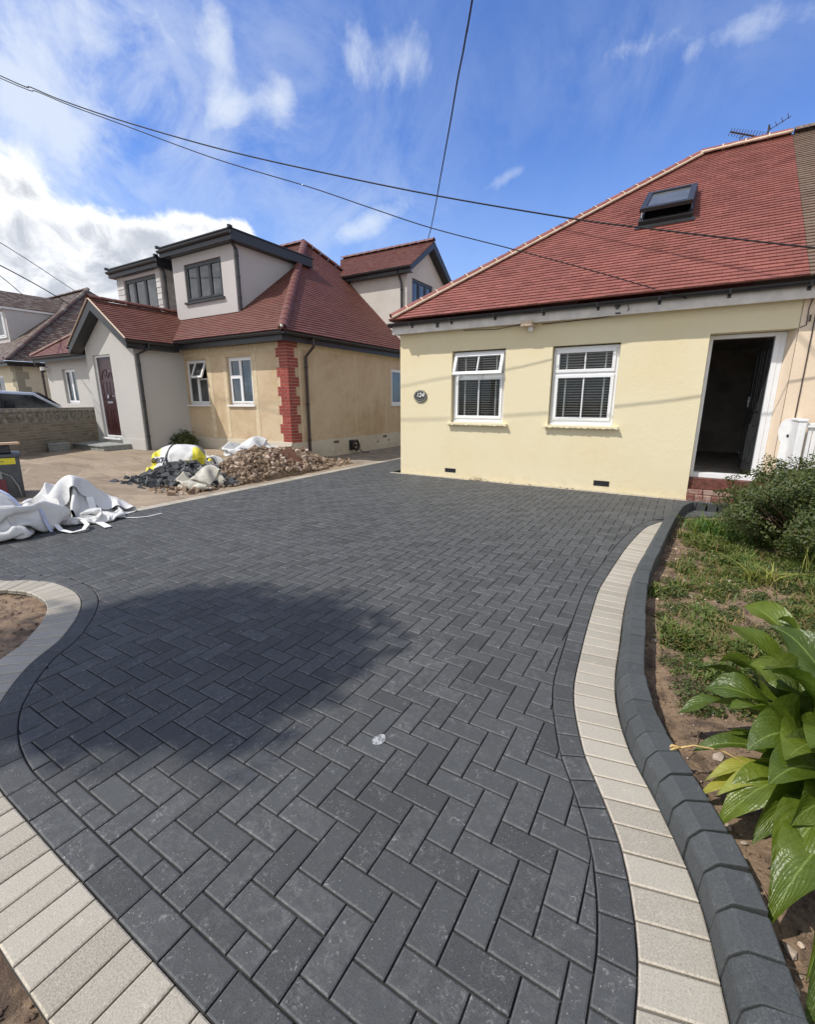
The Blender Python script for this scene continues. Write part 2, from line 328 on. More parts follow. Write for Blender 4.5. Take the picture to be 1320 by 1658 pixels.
def _fore(n, b, out):
    p = pos(n)
    vor = n.node('ShaderNodeTexVoronoi', feature='DISTANCE_TO_EDGE'); n.l.new(p, vor.inputs['Vector']); vor.inputs['Scale'].default_value = 1.25
    vc = n.node('ShaderNodeTexVoronoi'); n.l.new(p, vc.inputs['Vector']); vc.inputs['Scale'].default_value = 1.25
    f = n.noise(p, 3.5, 8, 0.7, 0.6); k = n.noise(p, 40, 5, 0.7)
    r = n.node('ShaderNodeSeparateColor'); n.l.new(vc.outputs['Color'], r.inputs[0])
    c = n.mix(r.outputs[0], (0.34, 0.265, 0.185), (0.255, 0.195, 0.135)); c = n.mix(n.ramp(f, 0.4, 0.7, 0, 0.7), c, (0.20, 0.155, 0.11))
    c = n.mix(n.ramp(k, 0.5, 0.8, 0, 0.4), c, (0.46, 0.38, 0.28))
    e = n.ramp(vor.outputs['Distance'], 0.012, 0.04, 1, 0)
    g2_ = n.noise(p, 0.45, 3, 0.5)
    c = n.mix(n.m('MULTIPLY', n.m('MULTIPLY', e, n.ramp(f, 0.45, 0.55)), n.ramp(g2_, 0.50, 0.62, 0.12, 0.8)), c, (0.52, 0.45, 0.36))
    st = n.node('ShaderNodeMapping'); n.l.new(p, st.inputs[0]); st.inputs['Scale'].default_value = (0.5, 1.6, 1); st.inputs['Rotation'].default_value = (0, 0, 0.5)
    s2_ = n.noise(st.outputs[0], 2.2, 7, 0.7, 0.8); c = n.mix(n.ramp(s2_, 0.48, 0.68, 0, 0.75), c, (0.155, 0.115, 0.08)); c = n.mix(n.ramp(s2_, 0.44, 0.30, 0, 0.5), c, (0.42, 0.335, 0.235))
    n.put(b.inputs['Base Color'], c); b.inputs['Roughness'].default_value = 0.9; bump(n, b, n.m('ADD', k, f), 0.008)
M_fore = mat('worn crazy paving', _fore)
M_conc = plain('old concrete path', (0.26, 0.22, 0.17), 0.9, 0.25, 3, 0.006)
def _brick(n, b, out):
    r = isl(n); k = n.noise(pos(n), 40, 4, 0.7)
    c = n.mix(r, (0.25, 0.040, 0.028), (0.34, 0.070, 0.050)); c = n.mix(n.ramp(k, 0.4, 0.8, 0, 0.4), c, (0.20, 0.03, 0.025))
    n.put(b.inputs['Base Color'], c); b.inputs['Roughness'].default_value = 0.6; bump(n, b, k, 0.003)
M_brick = mat('red painted brick', _brick)
M_brm = plain('pink mortar', (0.48, 0.36, 0.30), 0.9, 0.15, 20)
def _wbr(n, b, out):
    r = isl(n); k = n.noise(pos(n), 18, 6, 0.7)
    c = n.mix(r, (0.17, 0.15, 0.115), (0.26, 0.23, 0.18)); c = n.mix(n.ramp(n.m('FRACT', n.m('MULTIPLY', r, 7.7)), 0.8, 0.9, 0, 0.5), c, (0.22, 0.165, 0.145))
    c = n.mix(n.ramp(k, 0.45, 0.75, 0, 0.6), c, (0.12, 0.105, 0.08))
    n.put(b.inputs['Base Color'], c); b.inputs['Roughness'].default_value = 0.95; bump(n, b, k, 0.006)
M_wbr = mat('weathered buff brick', _wbr)
M_scr = plain('grey screen block', (0.25, 0.23, 0.19), 0.95, 0.35, 12, 0.006)
def leaf_mat(name, a, b_, c3=None, rough=0.5, veins=False, trans=0.3):
    def fn(n, b, out):
        r = isl(n); p = pos(n)
        c = n.mix(r, a, b_)
        if c3: c = n.mix(n.ramp(n.m('FRACT', n.m('MULTIPLY', r, 13.7)), 0.78, 0.95), c, c3)
        c = n.mix(n.ramp(n.noise(p, 9, 5, 0.65), 0.35, 0.7, 0, 0.45), c, tuple(x*0.65 for x in a))
        b.inputs['Roughness'].default_value = rough
        if veins:
            uv = n.node('ShaderNodeUVMap'); uv.uv_map = 'UVMap'; sx = n.node('ShaderNodeSeparateXYZ'); n.l.new(uv.outputs[0], sx.inputs[0])
            # lateral veins sweep forward from the midrib
            ph = n.m('SUBTRACT', n.m('MULTIPLY', sx.outputs[0], 95.0), n.m('MULTIPLY', n.m('ABSOLUTE', n.m('SUBTRACT', sx.outputs[1], 0.5)), 62.0))
            w = n.m('SINE', ph); mid = n.ramp(n.m('ABSOLUTE', n.m('SUBTRACT', sx.outputs[1], 0.5)), 0.0, 0.035, 1, 0)
            c = n.mix(n.m('MULTIPLY', n.ramp(w, 0.8, 1.0), 0.10), c, tuple(min(1, x*1.8) for x in b_))
            c = n.mix(n.m('MULTIPLY', mid, 0.5), c, (0.28, 0.36, 0.10))
            bump(n, b, n.m('ADD', n.m('MULTIPLY', w, 0.045), n.noise(p, 22, 4, 0.65)), 0.008)
        n.put(b.inputs['Base Color'], c)
        tl = n.node('ShaderNodeBsdfTranslucent'); n.put(tl.inputs[0], n.mix(1.0, c, (1.2, 1.5, 0.5), 'MULTIPLY'))
        mx = n.node('ShaderNodeMixShader'); mx.inputs[0].default_value = trans; n.l.new(b.outputs[0], mx.inputs[1]); n.l.new(tl.outputs[0], mx.inputs[2]); n.l.new(mx.outputs[0], out.inputs[0])
    return mat(name, fn)
M_bush = leaf_mat('dark shrub leaf', (0.040, 0.062, 0.012), (0.100, 0.130, 0.024), (0.11, 0.10, 0.03))
M_weed = leaf_mat('low weed leaf', (0.085, 0.135, 0.028), (0.18, 0.22, 0.05), (0.27, 0.20, 0.08), 0.6)
M_strap = leaf_mat('strap leaf', (0.07, 0.15, 0.03), (0.13, 0.24, 0.05), (0.30, 0.30, 0.06), 0.45)
M_ystrap = leaf_mat('yellowing strap leaf', (0.28, 0.30, 0.06), (0.42, 0.38, 0.10), None, 0.5)
M_big = leaf_mat('broad glossy leaf', (0.050, 0.085, 0.010), (0.130, 0.172, 0.018), None, 0.34, True, 0.22)
M_bigy = leaf_mat('yellowed broad leaf', (0.42, 0.38, 0.06), (0.26, 0.30, 0.05), None, 0.35, True, 0.25)
M_twig = plain('dry stem', (0.22, 0.15, 0.09), 0.8, 0.3, 30)
def _car(n, b, out):
    b.inputs['Base Color'].default_value = (0.70, 0.74, 0.80, 1); b.inputs['Metallic'].default_value = 0.4; b.inputs['Roughness'].default_value = 0.25; b.inputs['Coat Weight'].default_value = 0.6
M_car = mat('silver blue car paint', _car)

# ---------------------------------------------------------------- 2d clipping
def clip_half(poly, a, b):
    """keep the part of poly left of a->b"""
    out = []; ex, ey = b[0]-a[0], b[1]-a[1]
    n = len(poly)
    if n == 0: return out
    d = [ex*(p[1]-a[1]) - ey*(p[0]-a[0]) for p in poly]
    for i in range(n):
        j = (i+1) % n; p, q = poly[i], poly[j]
        if d[i] >= 0: out.append(p)
        if (d[i] >= 0) != (d[j] >= 0):
            t = d[i]/(d[i]-d[j]); out.append((p[0]+(q[0]-p[0])*t, p[1]+(q[1]-p[1])*t))
    return out
def clip_to(poly, conv):
    for i in range(len(conv)):
        poly = clip_half(poly, conv[i], conv[(i+1) % len(conv)])
        if len(poly) < 3: return []
    out = []
    for p in poly:
        if not out or (abs(p[0]-out[-1][0]) + abs(p[1]-out[-1][1])) > 1e-4: out.append(p)
    return out if len(out) > 2 else []
def area(p): return 0.5*sum(p[i][0]*p[(i+1) % len(p)][1]-p[(i+1) % len(p)][0]*p[i][1] for i in range(len(p)))
def inset(poly, d):
    n = len(poly); out = []
    for i in range(n):
        a, b, c = poly[i-1], poly[i], poly[(i+1) % n]
        e1 = (b[0]-a[0], b[1]-a[1]); e2 = (c[0]-b[0], c[1]-b[1])
        l1 = math.hypot(*e1) or 1e-9; l2 = math.hypot(*e2) or 1e-9
        n1 = (-e1[1]/l1, e1[0]/l1); n2 = (-e2[1]/l2, e2[0]/l2)
        bx, by = n1[0]+n2[0], n1[1]+n2[1]; L = bx*bx+by*by
        k = min(2/max(L, 1e-6), 2.2)*d
        out.append((b[0]+bx*k, b[1]+by*k))
    return out
def tidy(p, tol=0.005):
    out = [p[0]]
    for q in p[1:]:
        if math.hypot(q[0]-out[-1][0], q[1]-out[-1][1]) > tol: out.append(q)
    if len(out) > 2 and math.hypot(out[0][0]-out[-1][0], out[0][1]-out[-1][1]) < tol: out.pop()
    ch = True
    while ch and len(out) > 3:
        ch = False
        for i in range(len(out)):
            a, b, c = out[i-1], out[i], out[(i+1) % len(out)]
            if abs((b[0]-a[0])*(c[1]-a[1])-(b[1]-a[1])*(c[0]-a[0])) < 0.0009*math.hypot(c[0]-a[0], c[1]-a[1]): out.pop(i); ch = True; break
    return out
def paver(mb, poly, z=0.0, gap=0.0031, cham=0.0046, drop=0.0036, depth=0.03, warp=0.0):
    if len(poly) < 3: return
    poly = tidy(poly)
    if len(poly) < 3 or area(poly) < 0.0004: return
    a = inset(poly, gap); b = inset(a, cham)
    if area(a) < 0.0003 or area(b) < 0.0001: return
    n = len(poly); tx, ty = random.uniform(-1, 1)*warp, random.uniform(-1, 1)*warp; cx = sum(p[0] for p in poly)/n; cy = sum(p[1] for p in poly)/n; dz = random.uniform(-1, 1)*0.0009
    zz = lambda p, o: z+dz+o+(p[0]-cx)*tx+(p[1]-cy)*ty
    vs = [(p[0], p[1], zz(p, 0)) for p in b] + [(p[0], p[1], zz(p, -drop)) for p in a] + [(p[0], p[1], z-depth) for p in a]
    fs = [tuple(range(n))] + [(n+i, n+(i+1) % n, (i+1) % n, i) for i in range(n)] + [(2*n+i, 2*n+(i+1) % n, n+(i+1) % n, n+i) for i in range(n)]
    mb.add(vs, fs); 
    for i in range(n): mb.mi[-len(fs)+1+i] = 1
# ---------------------------------------------------------------- curves on the ground
def catmull(pts, step=0.02):
    out = []; P_ = [pts[0]] + pts + [pts[-1]]
    for i in range(1, len(P_)-2):
        a, b, c, d = P_[i-1], P_[i], P_[i+1], P_[i+2]; n = max(2, int(math.hypot(c[0]-b[0], c[1]-b[1])/step))
        for k in range(n):
            t = k/n; out.append(tuple(0.5*((2*b[j]) + (-a[j]+c[j])*t + (2*a[j]-5*b[j]+4*c[j]-d[j])*t*t + (-a[j]+3*b[j]-3*c[j]+d[j])*t**3) for j in (0, 1)))
    out.append(tuple(pts[-1])); return out
def smooth_curve(pts, it=12):
    for _ in range(it): pts = [pts[0]] + [tuple((pts[i-1][j]+2*pts[i][j]+pts[i+1][j])/4 for j in (0, 1)) for i in range(1, len(pts)-1)] + [pts[-1]]
    return pts
def resample(pts, step):
    L = [0]
    for a, b in zip(pts, pts[1:]): L.append(L[-1]+math.hypot(b[0]-a[0], b[1]-a[1]))
    n = max(1, round(L[-1]/step)); out = []; j = 0
    for k in range(n+1):
        s_ = L[-1]*k/n
        while j < len(L)-2 and L[j+1] < s_: j += 1
        t = (s_-L[j])/max(L[j+1]-L[j], 1e-9); out.append((pts[j][0]+(pts[j+1][0]-pts[j][0])*t, pts[j][1]+(pts[j+1][1]-pts[j][1])*t))
    return out
def offset(pts, d):
    """offset to the left of travel by d"""
    out = []
    for i, p in enumerate(pts):
        a, b = pts[max(i-1, 0)], pts[min(i+1, len(pts)-1)]; e = (b[0]-a[0], b[1]-a[1]); l = math.hypot(*e) or 1e-9
        out.append((p[0]-e[1]/l*d, p[1]+e[0]/l*d))
    return out
def g2(lst): return [tuple(G(*q)[:2]) for q in lst]
# left bed edge (line between buff and charcoal courses), far end first
Lpx_a = [(0, 939), (41, 938.4), (68, 940.5), (87, 942.5), (103.6, 948), (116, 954), (126.8, 962.3), (132.3, 974.5), (129.5, 988), (121.4, 1004.5), (111.8, 1016.8), (99.5, 1033), (81.8, 1048), (60, 1063.9), (42.3, 1081), (27.3, 1098.6), (15, 1114), (0, 1138.6)]
Lpx_b = [(0, 1278), (34.5, 1316), (54.5, 1340), (75.5, 1361.8), (97, 1388), (122.7, 1413.6), (148, 1443.6), (176, 1472.7), (206, 1506.5), (238, 1540), (272.7, 1579), (312, 1620), (347, 1658)]
Dmid = g2([(38, 1134.5), (30.7, 1159), (28.6, 1183.6), (31.4, 1206.8), (41, 1228.6)])
mid = offset(Dmid, -0.104)
a_, b_ = g2(Lpx_a), g2(Lpx_b)
far_ = [(a_[0][0]-1.9, a_[0][1]-0.75), (a_[0][0]-0.9, a_[0][1]-0.25)]
d_ = Vector((b_[-1][0]-b_[-2][0], b_[-1][1]-b_[-2][1])).normalized()
near_ = [(b_[-1][0]+d_.x*q+ox, b_[-1][1]+d_.y*q-oy) for q, ox, oy in ((.18, 0, 0), (.36, .0, .02), (.48, .03, .20), (.52, .05, .60), (.52, .06, 1.3), (.52, .06, 2.6))]
LB = smooth_curve(resample(catmull(far_+a_+mid+b_+near_), 0.02), 10)
# travel from far to near: the drive lies on the left hand side of travel
LD = offset(LB, 0.104); LI = offset(LB, -0.205)
# right: kerb foot (outer buff edge) and inner buff edge, near end first
Rout = [(1183, 1658), (1175, 1617), (1156, 1532), (1137, 1464), (1113, 1400), (1088, 1346), (1065, 1299), (1045, 1262), (1027, 1230), (1012, 1193), (1001.5, 1155), (998, 1135), (996.5, 1110), (998, 1085), (1001, 1065), (1004, 1045), (1008, 1010), (1012, 985), (1020, 950), (1033, 920), (1040.6, 908), (1057, 878), (1070, 855), (1079, 842), (1090, 829), (1110, 822)]
Rin = [(1027, 1658), (1032, 1623), (1033.6, 1556), (1029, 1493), (1021, 1437), (1010, 1384.5), (995.5, 1337), (979.5, 1298.6), (965, 1262), (947.7, 1224), (937, 1180), (931, 1150), (929, 1125), (930, 1105), (933, 1090), (940, 1060), (950, 1020), (968, 960), (978, 941), (1000, 907), (1018, 882), (1043, 856), (1060, 848), (1078, 843)]
ro, ri = g2(Rout), g2(Rin)
def ext(p, k=(2.4, 1.2, 0.5)):
    d = Vector((p[0][0]-p[1][0], p[0][1]-p[1][1])).normalized(); return [(p[0][0]+0.55, p[0][1]-3.2), (p[0][0]+0.30, p[0][1]-1.5), (p[0][0]+d.x*.4+0.06, p[0][1]-0.5)] + p
RO = smooth_curve(resample(catmull(ext(ro)), 0.02), 10)
RI = smooth_curve(resample(catmull(ext(ri)), 0.02), 8)
RD = offset(RI, 0.10)          # the drive side

def pair(A, B, step):
    """sample two edges together so that joints run square across"""
    if len(A) != len(B):
        m_ = 400; A = resample(A, 1e9 if False else plen(A)/m_); B = resample(B, plen(B)/m_)
    L = [0]
    for i in range(len(A)-1): L.append(L[-1]+(math.hypot(A[i+1][0]-A[i][0], A[i+1][1]-A[i][1])+math.hypot(B[i+1][0]-B[i][0], B[i+1][1]-B[i][1]))/2)
    n = max(2, round(L[-1]/step)); oa, ob = [], []; j = 0
    for k in range(n+1):
        s_ = L[-1]*k/n
        while j < len(L)-2 and L[j+1] < s_: j += 1
        t = (s_-L[j])/max(L[j+1]-L[j], 1e-9)
        oa.append((A[j][0]+(A[j+1][0]-A[j][0])*t, A[j][1]+(A[j+1][1]-A[j][1])*t)); ob.append((B[j][0]+(B[j+1][0]-B[j][0])*t, B[j][1]+(B[j+1][1]-B[j][1])*t))
    return oa, ob
def plen(p): return sum(math.hypot(p[i+1][0]-p[i][0], p[i+1][1]-p[i][1]) for i in range(len(p)-1))
def ribbon(mb, A, B, pitch, z=0.0, **kw):
    """pavers between two curves; cut joints every pitch along"""
    m_ = 3; oa, ob = pair(A, B, pitch/m_)
    for k in range((len(oa)-1)//m_):
        poly = oa[k*m_:k*m_+m_+1] + ob[k*m_:k*m_+m_+1][::-1]
        if area(poly) < 0: poly = poly[::-1]
        paver(mb, poly, z, **kw)

YW = 7.95                      # facade plane of the bungalow
XS = -6.22                     # drive side of the buff strip by the neighbour
# field polygon, counter clockwise
rd_f = [p for p in RD if p[1] < 7.3]
region = [(XS, -3.0)]
ld = [p for p in LD]
# the bed is a peninsula: lower edge of field runs along LD reversed (near -> far)
field = [(XS, ld[0][1]+0.4)] if ld[0][0] < XS else []
fld = []
fld += [(ld[-1][0], ld[-1][1])]                       # near end of left bed edge
fld += [(rd_f[0][0], rd_f[0][1])]
fld += rd_f[1::3]
fld += [(0.95, 7.35), (1.0, 7.74), (-5.18, 7.74), (-5.18, 14.5), (XS, 14.5)]
ldr = [p for p in ld if p[0] > XS]
fld += [(XS, ldr[0][1])] + ldr[::3]
def herring(x0, x1, y0, y1, ox, oy, mirror=False):
    u = 0.1
    for i in range(int((x0-ox)/u)-2, int((x1-ox)/u)+2):
        for j in range(int((y0-oy)/u)-2, int((y1-oy)/u)+2):
            k = ((-i if mirror else i) - j) % 4
            x, y = ox+i*u, oy+j*u
            if k == 0:
                if mirror: yield (x-u, y, x+u, y+u)
                else: yield (x, y, x+2*u, y+u)
            elif k == 3: yield (x, y, x+u, y+2*u)
HOX, HOY, HMIR = -0.985, 1.385, False
mb = MB()
import time; _t0 = time.time()
xs = [p[0] for p in fld]; ys = [p[1] for p in fld]
buckets = {}
for i in range(len(fld)):
    a, b = fld[i], fld[(i+1) % len(fld)]
    steps = int(math.hypot(b[0]-a[0], b[1]-a[1])/0.05)+1
    for k in range(steps+1):
        x = a[0]+(b[0]-a[0])*k/steps; y = a[1]+(b[1]-a[1])*k/steps
        for dx in (-1, 0, 1):
            for dy in (-1, 0, 1): buckets[(int(x/0.2)+dx, int(y/0.2)+dy)] = 1
def inside(x, y):
    c = False; n = len(fld)
    for i in range(n):
        a, b = fld[i], fld[i-1]
        if (a[1] > y) != (b[1] > y) and x < (b[0]-a[0])*(y-a[1])/(b[1]-a[1])+a[0]: c = not c
    return c
for (x0, y0, x1, y1) in herring(min(xs), max(xs), min(ys), max(ys), HOX, HOY, HMIR):
    q = [(x0, y0), (x1, y0), (x1, y1), (x0, y1)]; cx, cy = (x0+x1)/2, (y0+y1)/2
    if (int(cx/0.2), int(cy/0.2)) in buckets:
        p = clip_to(fld, q)
        if p: paver(mb, p, warp=0.004)
    elif inside(cx, cy): paver(mb, q, warp=0.006)
# charcoal courses round the edges
ribbon(mb, LB, LD, 0.2, warp=0.003)
ribbon(mb, RD, RI, 0.125, warp=0.003)
for k in range(62):
    x = -5.18+k*0.1; paver(mb, [(x, 7.74), (x+0.1, 7.74), (x+0.1, 7.84), (x, 7.84)])
mb.build('driveway', [M_pav, M_pave], kind='structure', recalc=False)
mb = MB(); ribbon(mb, LB, LI, 0.1, warp=0.004); ribbon(mb, RI, RO[:len([p for p in RO if p[1] < ri[-1][1]])], 0.105, warp=0.004)
for k in range(31):
    x = -5.18+k*0.2; paver(mb, [(x, 7.842), (x+0.2, 7.842), (x+0.2, 7.945), (x, 7.945)])
for k in range(-15, 58):
    y = k*0.2+0.05; paver(mb, [(XS-0.18, y), (XS, y), (XS, y+0.2), (XS-0.18, y+0.2)], 0.003)
mb.build('paving_border', [M_beige, M_beigee], kind='structure', recalc=False)
print('paving', time.time()-_t0)
# bedding under the pavers
mb = MB(); cs = 0.2
for i in range(int(min(xs)/cs)-1, int(max(xs)/cs)+2):
    for j in range(int(min(ys)/cs)-1, int(max(ys)/cs)+2):
        q = [(i*cs, j*cs), (i*cs+cs, j*cs), (i*cs+cs, j*cs+cs), (i*cs, j*cs+cs)]; cx, cy = i*cs+cs/2, j*cs+cs/2
        near = any((int((cx+a)/0.2), int((cy+b)/0.2)) in buckets for a in (-.1, 0, .1) for b in (-.1, 0, .1))
        p = clip_to(fld, q) if near else (q if inside(cx, cy) else None)
        if p: mb.add([(a[0], a[1], -0.012) for a in p], [tuple(range(len(p)))])
def strip(A, B, z):
    A, B = pair(A, B, 0.05); n = len(A)
    mb.add([(p[0], p[1], z) for p in A+B], [(i, i+1, n+i+1, n+i) for i in range(n-1)])
strip(LD, LI, -0.0125); strip(RD, RO, -0.0125)
mb.box(-5.2, 1.0, 7.72, 7.96, -0.03, -0.013); mb.box(XS-0.185, XS+0.01, -3, 14.5, -0.03, -0.013)
mb.build('paving_bed', M_sand, kind='structure')

# kerb: stones follow the RO curve on its right hand side
mb = MB()
kp = resample(RO + [(0.45, 7.30), (0.8, 7.45), (1.25, 7.5)], 0.112)
prof = [(0.0, -0.05), (0.0, 0.0), (0.005, 0.066), (0.009, 0.076), (0.036, 0.108), (0.044, 0.113), (0.120, 0.116), (0.125, 0.112), (0.127, -0.06)]
for a, b in zip(kp, kp[1:]):
    e = Vector((b[0]-a[0], b[1]-a[1], 0)); L = e.length; e.normalize(); nrm = Vector((e.y, -e.x, 0)); g = 0.0036
    j = random.uniform(-0.003, 0.003); s0, s1 = [], []
    for (d, z) in prof:
        s0.append(Vector((a[0], a[1], 0))+e*g+nrm*(d+0.002+j)+Vector((0, 0, z+j))); s1.append(Vector((b[0], b[1], 0))-e*g+nrm*(d+0.002+j)+Vector((0, 0, z+j)))
    n = len(prof)
    mb.add(s0+s1, [(i, i+1, n+i+1, n+i) for i in range(n-1)] + [tuple(range(n)), tuple(range(n, 2*n))[::-1]])
mb.build('kerb', M_kerb, kind='structure', bevel=0.003)

# ---------------------------------------------------------------- ground
def gz(x, y):
    """height of the forecourt next door"""
    t = max(0, min(1, (-x-6.5)/5.5)); return 0.2*t*t*(3-2*t)*(1 if y < 9 else max(0, 1-(y-9)/3))
def sheet(name, x0, x1, y0, y1, nx, ny, fz, m_, **kw):
    mb = MB(); vs = [(x0+(x1-x0)*i/nx, y0+(y1-y0)*j/ny) for j in range(ny+1) for i in range(nx+1)]
    mb.add([(x, y, fz(x, y)) for x, y in vs], [(j*(nx+1)+i, j*(nx+1)+i+1, (j+1)*(nx+1)+i+1, (j+1)*(nx+1)+i) for j in range(ny) for i in range(nx)])
    return mb.build(name, m_, smooth=True, recalc=False, **kw)
mb = MB(); mb.add([(-600, -600, -0.12), (600, -600, -0.12), (600, 600, -0.12), (-600, 600, -0.12)], [(0, 1, 2, 3)])
mb.build('ground', M_conc, kind='structure')
sheet('forecourt', -34, XS-0.185, -6, 8.6, 90, 50, lambda x, y: gz(x, y)-0.006+0.006*noise.noise(Vector((x*2, y*2, 0))), M_fore, kind='structure')
sheet('side_path', -8.3, XS-0.185, 8.6, 18, 6, 20, lambda x, y: 0.0+gz(x, y)*0, M_conc, kind='structure')
def soilz(x, y): return -0.025+0.022*noise.noise(Vector((x*3, y*3, 3)))+0.012*noise.noise(Vector((x*14, y*14, 5)))
# right bed: strip fan from the kerb back outwards
def bed(name, edge, far, rows, fz):
    mb = MB(); n = len(edge); vs = []
    for r in range(rows+1):
        t = (r/rows)**1.6
        for i in range(n):
            x = edge[i][0]+(far[i][0]-edge[i][0])*t; y = edge[i][1]+(far[i][1]-edge[i][1])*t; vs.append((x, y, fz(x, y)))
    mb.add(vs, [(r*n+i, r*n+i+1, (r+1)*n+i+1, (r+1)*n+i) for r in range(rows) for i in range(n-1)])
    return mb.build(name, M_soil, smooth=True, kind='structure')
ke = offset(smooth_curve(kp, 2), -0.122); ke = resample(ke, 0.05)
bed('soil_bed', ke, [(3.6+0.0*p[0], min(p[1], 7.6)) for p in ke], 60, soilz)
le = resample(offset(LB, -0.21), 0.04)
sheet('soil_patch', -6.38, 0.0, -3.0, 1.75, 160, 120, lambda x, y: min(-0.028, soilz(x, y)-0.015), M_soil, kind='structure')
mb = MB()
rnd = random.Random(5)
def clod(mb, x, y, z, s_, rnd, flat=0.7):
    bm = bmesh.new(); bmesh.ops.create_icosphere(bm, subdivisions=1, radius=s_)
    vs = []; o = rnd.random()*50
    E_ = Euler((rnd.random()*6, rnd.random()*6, rnd.random()*6)).to_matrix()
    sc = Vector((rnd.uniform(0.7, 1.3), rnd.uniform(0.6, 1.1), rnd.uniform(0.5, 0.9)))
    for v in bm.verts:
        c = E_ @ Vector((v.co.x*sc.x, v.co.y*sc.y, v.co.z*sc.z)); c *= 1+0.35*noise.noise(c/s_*1.3+Vector((o, 0, 0))); vs.append((x+c.x, y+c.y, z+c.z*flat))
    mb.add(vs, [[v.index for v in f.verts] for f in bm.faces]); bm.free()
for _ in range(5200):
    i = rnd.randrange(len(ke)); t = rnd.random()**1.6*1.2+0.02; p = ke[i]
    if p[1] < 0.2: continue
    x, y = p[0]+t, p[1]+rnd.uniform(-.05, .05); clod(mb, x, y, soilz(x, y)+0.002, rnd.uniform(0.003, 0.013), rnd)
for _ in range(1500):
    i = rnd.randrange(len(le)); p = le[i]; x, y = p[0]-rnd.uniform(0.03, 0.7), p[1]-rnd.uniform(-.1, .3)
    if x > -6.3: clod(mb, x, y, soilz(x, y)-0.012, rnd.uniform(0.004, 0.014), rnd)
mb.build('soil_clods', M_soil, label='loose crumbs and clods of dry brown soil scattered over the beds', cat='soil', kind='stuff')
mb = MB()
for _ in range(420):
    i = rnd.randrange(len(ke)); p = ke[i]
    if not 1 < p[1] < 6: continue
    t = rnd.random()**1.4*0.55+0.05; clod(mb, p[0]+t, p[1]+rnd.uniform(-.03, .03), soilz(p[0]+t, p[1])+0.005, 0.004+0.020*rnd.random()**2.5, rnd)
mb.build('pebbles', plain('pale pebble', (0.42, 0.34, 0.27), 0.85, 0.45, 9), label='pale pebbles and stone chips on the planting bed soil', cat='pebbles', kind='stuff')

# ================================================================ building helpers
def MX(Y, s=1):   # wall facing -Y: (u, d, z) -> (u, Y+d, z)
    return lambda u, d, z: (u, Y+d*s, z)
def MY(X, s=1):   # wall facing +X: u runs along y, depth goes to -X
    return lambda u, d, z: (X-d*s, u, z)
def wall(mb, M, u0, u1, z0, z1, depth, holes=(), top=None, mi=0):
    """front skin with openings, their reveals, and a back skin. top: optional list of (u, z) for a gable"""
    us = sorted({u0, u1} | {h[0] for h in holes} | {h[1] for h in holes}); zs = sorted({z0, z1} | {h[2] for h in holes} | {h[3] for h in holes})
    for i in range(len(us)-1):
        for j in range(len(zs)-1):
            cu, cz = (us[i]+us[i+1])/2, (zs[j]+zs[j+1])/2
            if any(h[0] < cu < h[1] and h[2] < cz < h[3] for h in holes): continue
            for d in (0, depth):
                mb.add([M(us[i], d, zs[j]), M(us[i+1], d, zs[j]), M(us[i+1], d, zs[j+1]), M(us[i], d, zs[j+1])], [(0, 1, 2, 3)], mi)
    for (a, b, c, e) in holes:
        for (p, q) in (((a, c), (b, c)), ((b, c), (b, e)), ((b, e), (a, e)), ((a, e), (a, c))):
            mb.add([M(p[0], 0, p[1]), M(q[0], 0, q[1]), M(q[0], depth, q[1]), M(p[0], depth, p[1])], [(0, 1, 2, 3)], mi)
    if top:
        for d in (0, depth): mb.add([M(u, d, z) for u, z in top], [tuple(range(len(top)))], mi)
def bxm(mb, M, u0, u1, d0, d1, z0, z1, mi=0):
    vs = [M(u, d, z) for z in (z0, z1) for u, d in ((u0, d0), (u1, d0), (u1, d1), (u0, d1))]
    mb.add(vs, [(3, 2, 1, 0), (4, 5, 6, 7), (0, 1, 5, 4), (1, 2, 6, 5), (2, 3, 7, 6), (3, 0, 4, 7)], mi)
def frame_rect(mb, M, u0, u1, z0, z1, d0, d1, w):
    bxm(mb, M, u0, u1, d0, d1, z0, z0+w); bxm(mb, M, u0, u1, d0, d1, z1-w, z1)
    bxm(mb, M, u0, u0+w, d0, d1, z0+w, z1-w); bxm(mb, M, u1-w, u1, d0, d1, z0+w, z1-w)
def window(parent, M, u0, u1, z0, z1, d, mf, mg, lights, w=0.05, sash=0.045, label=None, bars=()):
    """outer frame as a part; panes as sub-parts. lights: (a, b, c, e) fractions of the opening"""
    mb = MB(); frame_rect(mb, M, u0, u1, z0, z1, d, d+0.07, w)
    panes = []
    iu0, iu1, iz0, iz1 = u0+w, u1-w, z0+w, z1-w
    for (a, b, c, e) in lights:
        p = (iu0+(iu1-iu0)*a, iu0+(iu1-iu0)*b, iz0+(iz1-iz0)*c, iz0+(iz1-iz0)*e)
        frame_rect(mb, M, *p, d-0.015, d+0.05, sash); panes.append((p[0]+sash, p[1]-sash, p[2]+sash, p[3]-sash))
    for (a, b, c, e) in bars: bxm(mb, M, iu0+(iu1-iu0)*a, iu0+(iu1-iu0)*b, d-0.004, d+0.03, iz0+(iz1-iz0)*c, iz0+(iz1-iz0)*e)
    fr = mb.build('window', mf, parent, bevel=0.004, label=label)
    for p in panes:
        g = MB(); g.add([M(p[0]-.004, d+0.012, p[2]-.004), M(p[1]+.004, d+0.012, p[2]-.004), M(p[1]+.004, d+0.012, p[3]+.004), M(p[0]-.004, d+0.012, p[3]+.004)], [(0, 1, 2, 3)])
        g.build('pane', mg, fr, recalc=False)
    return fr
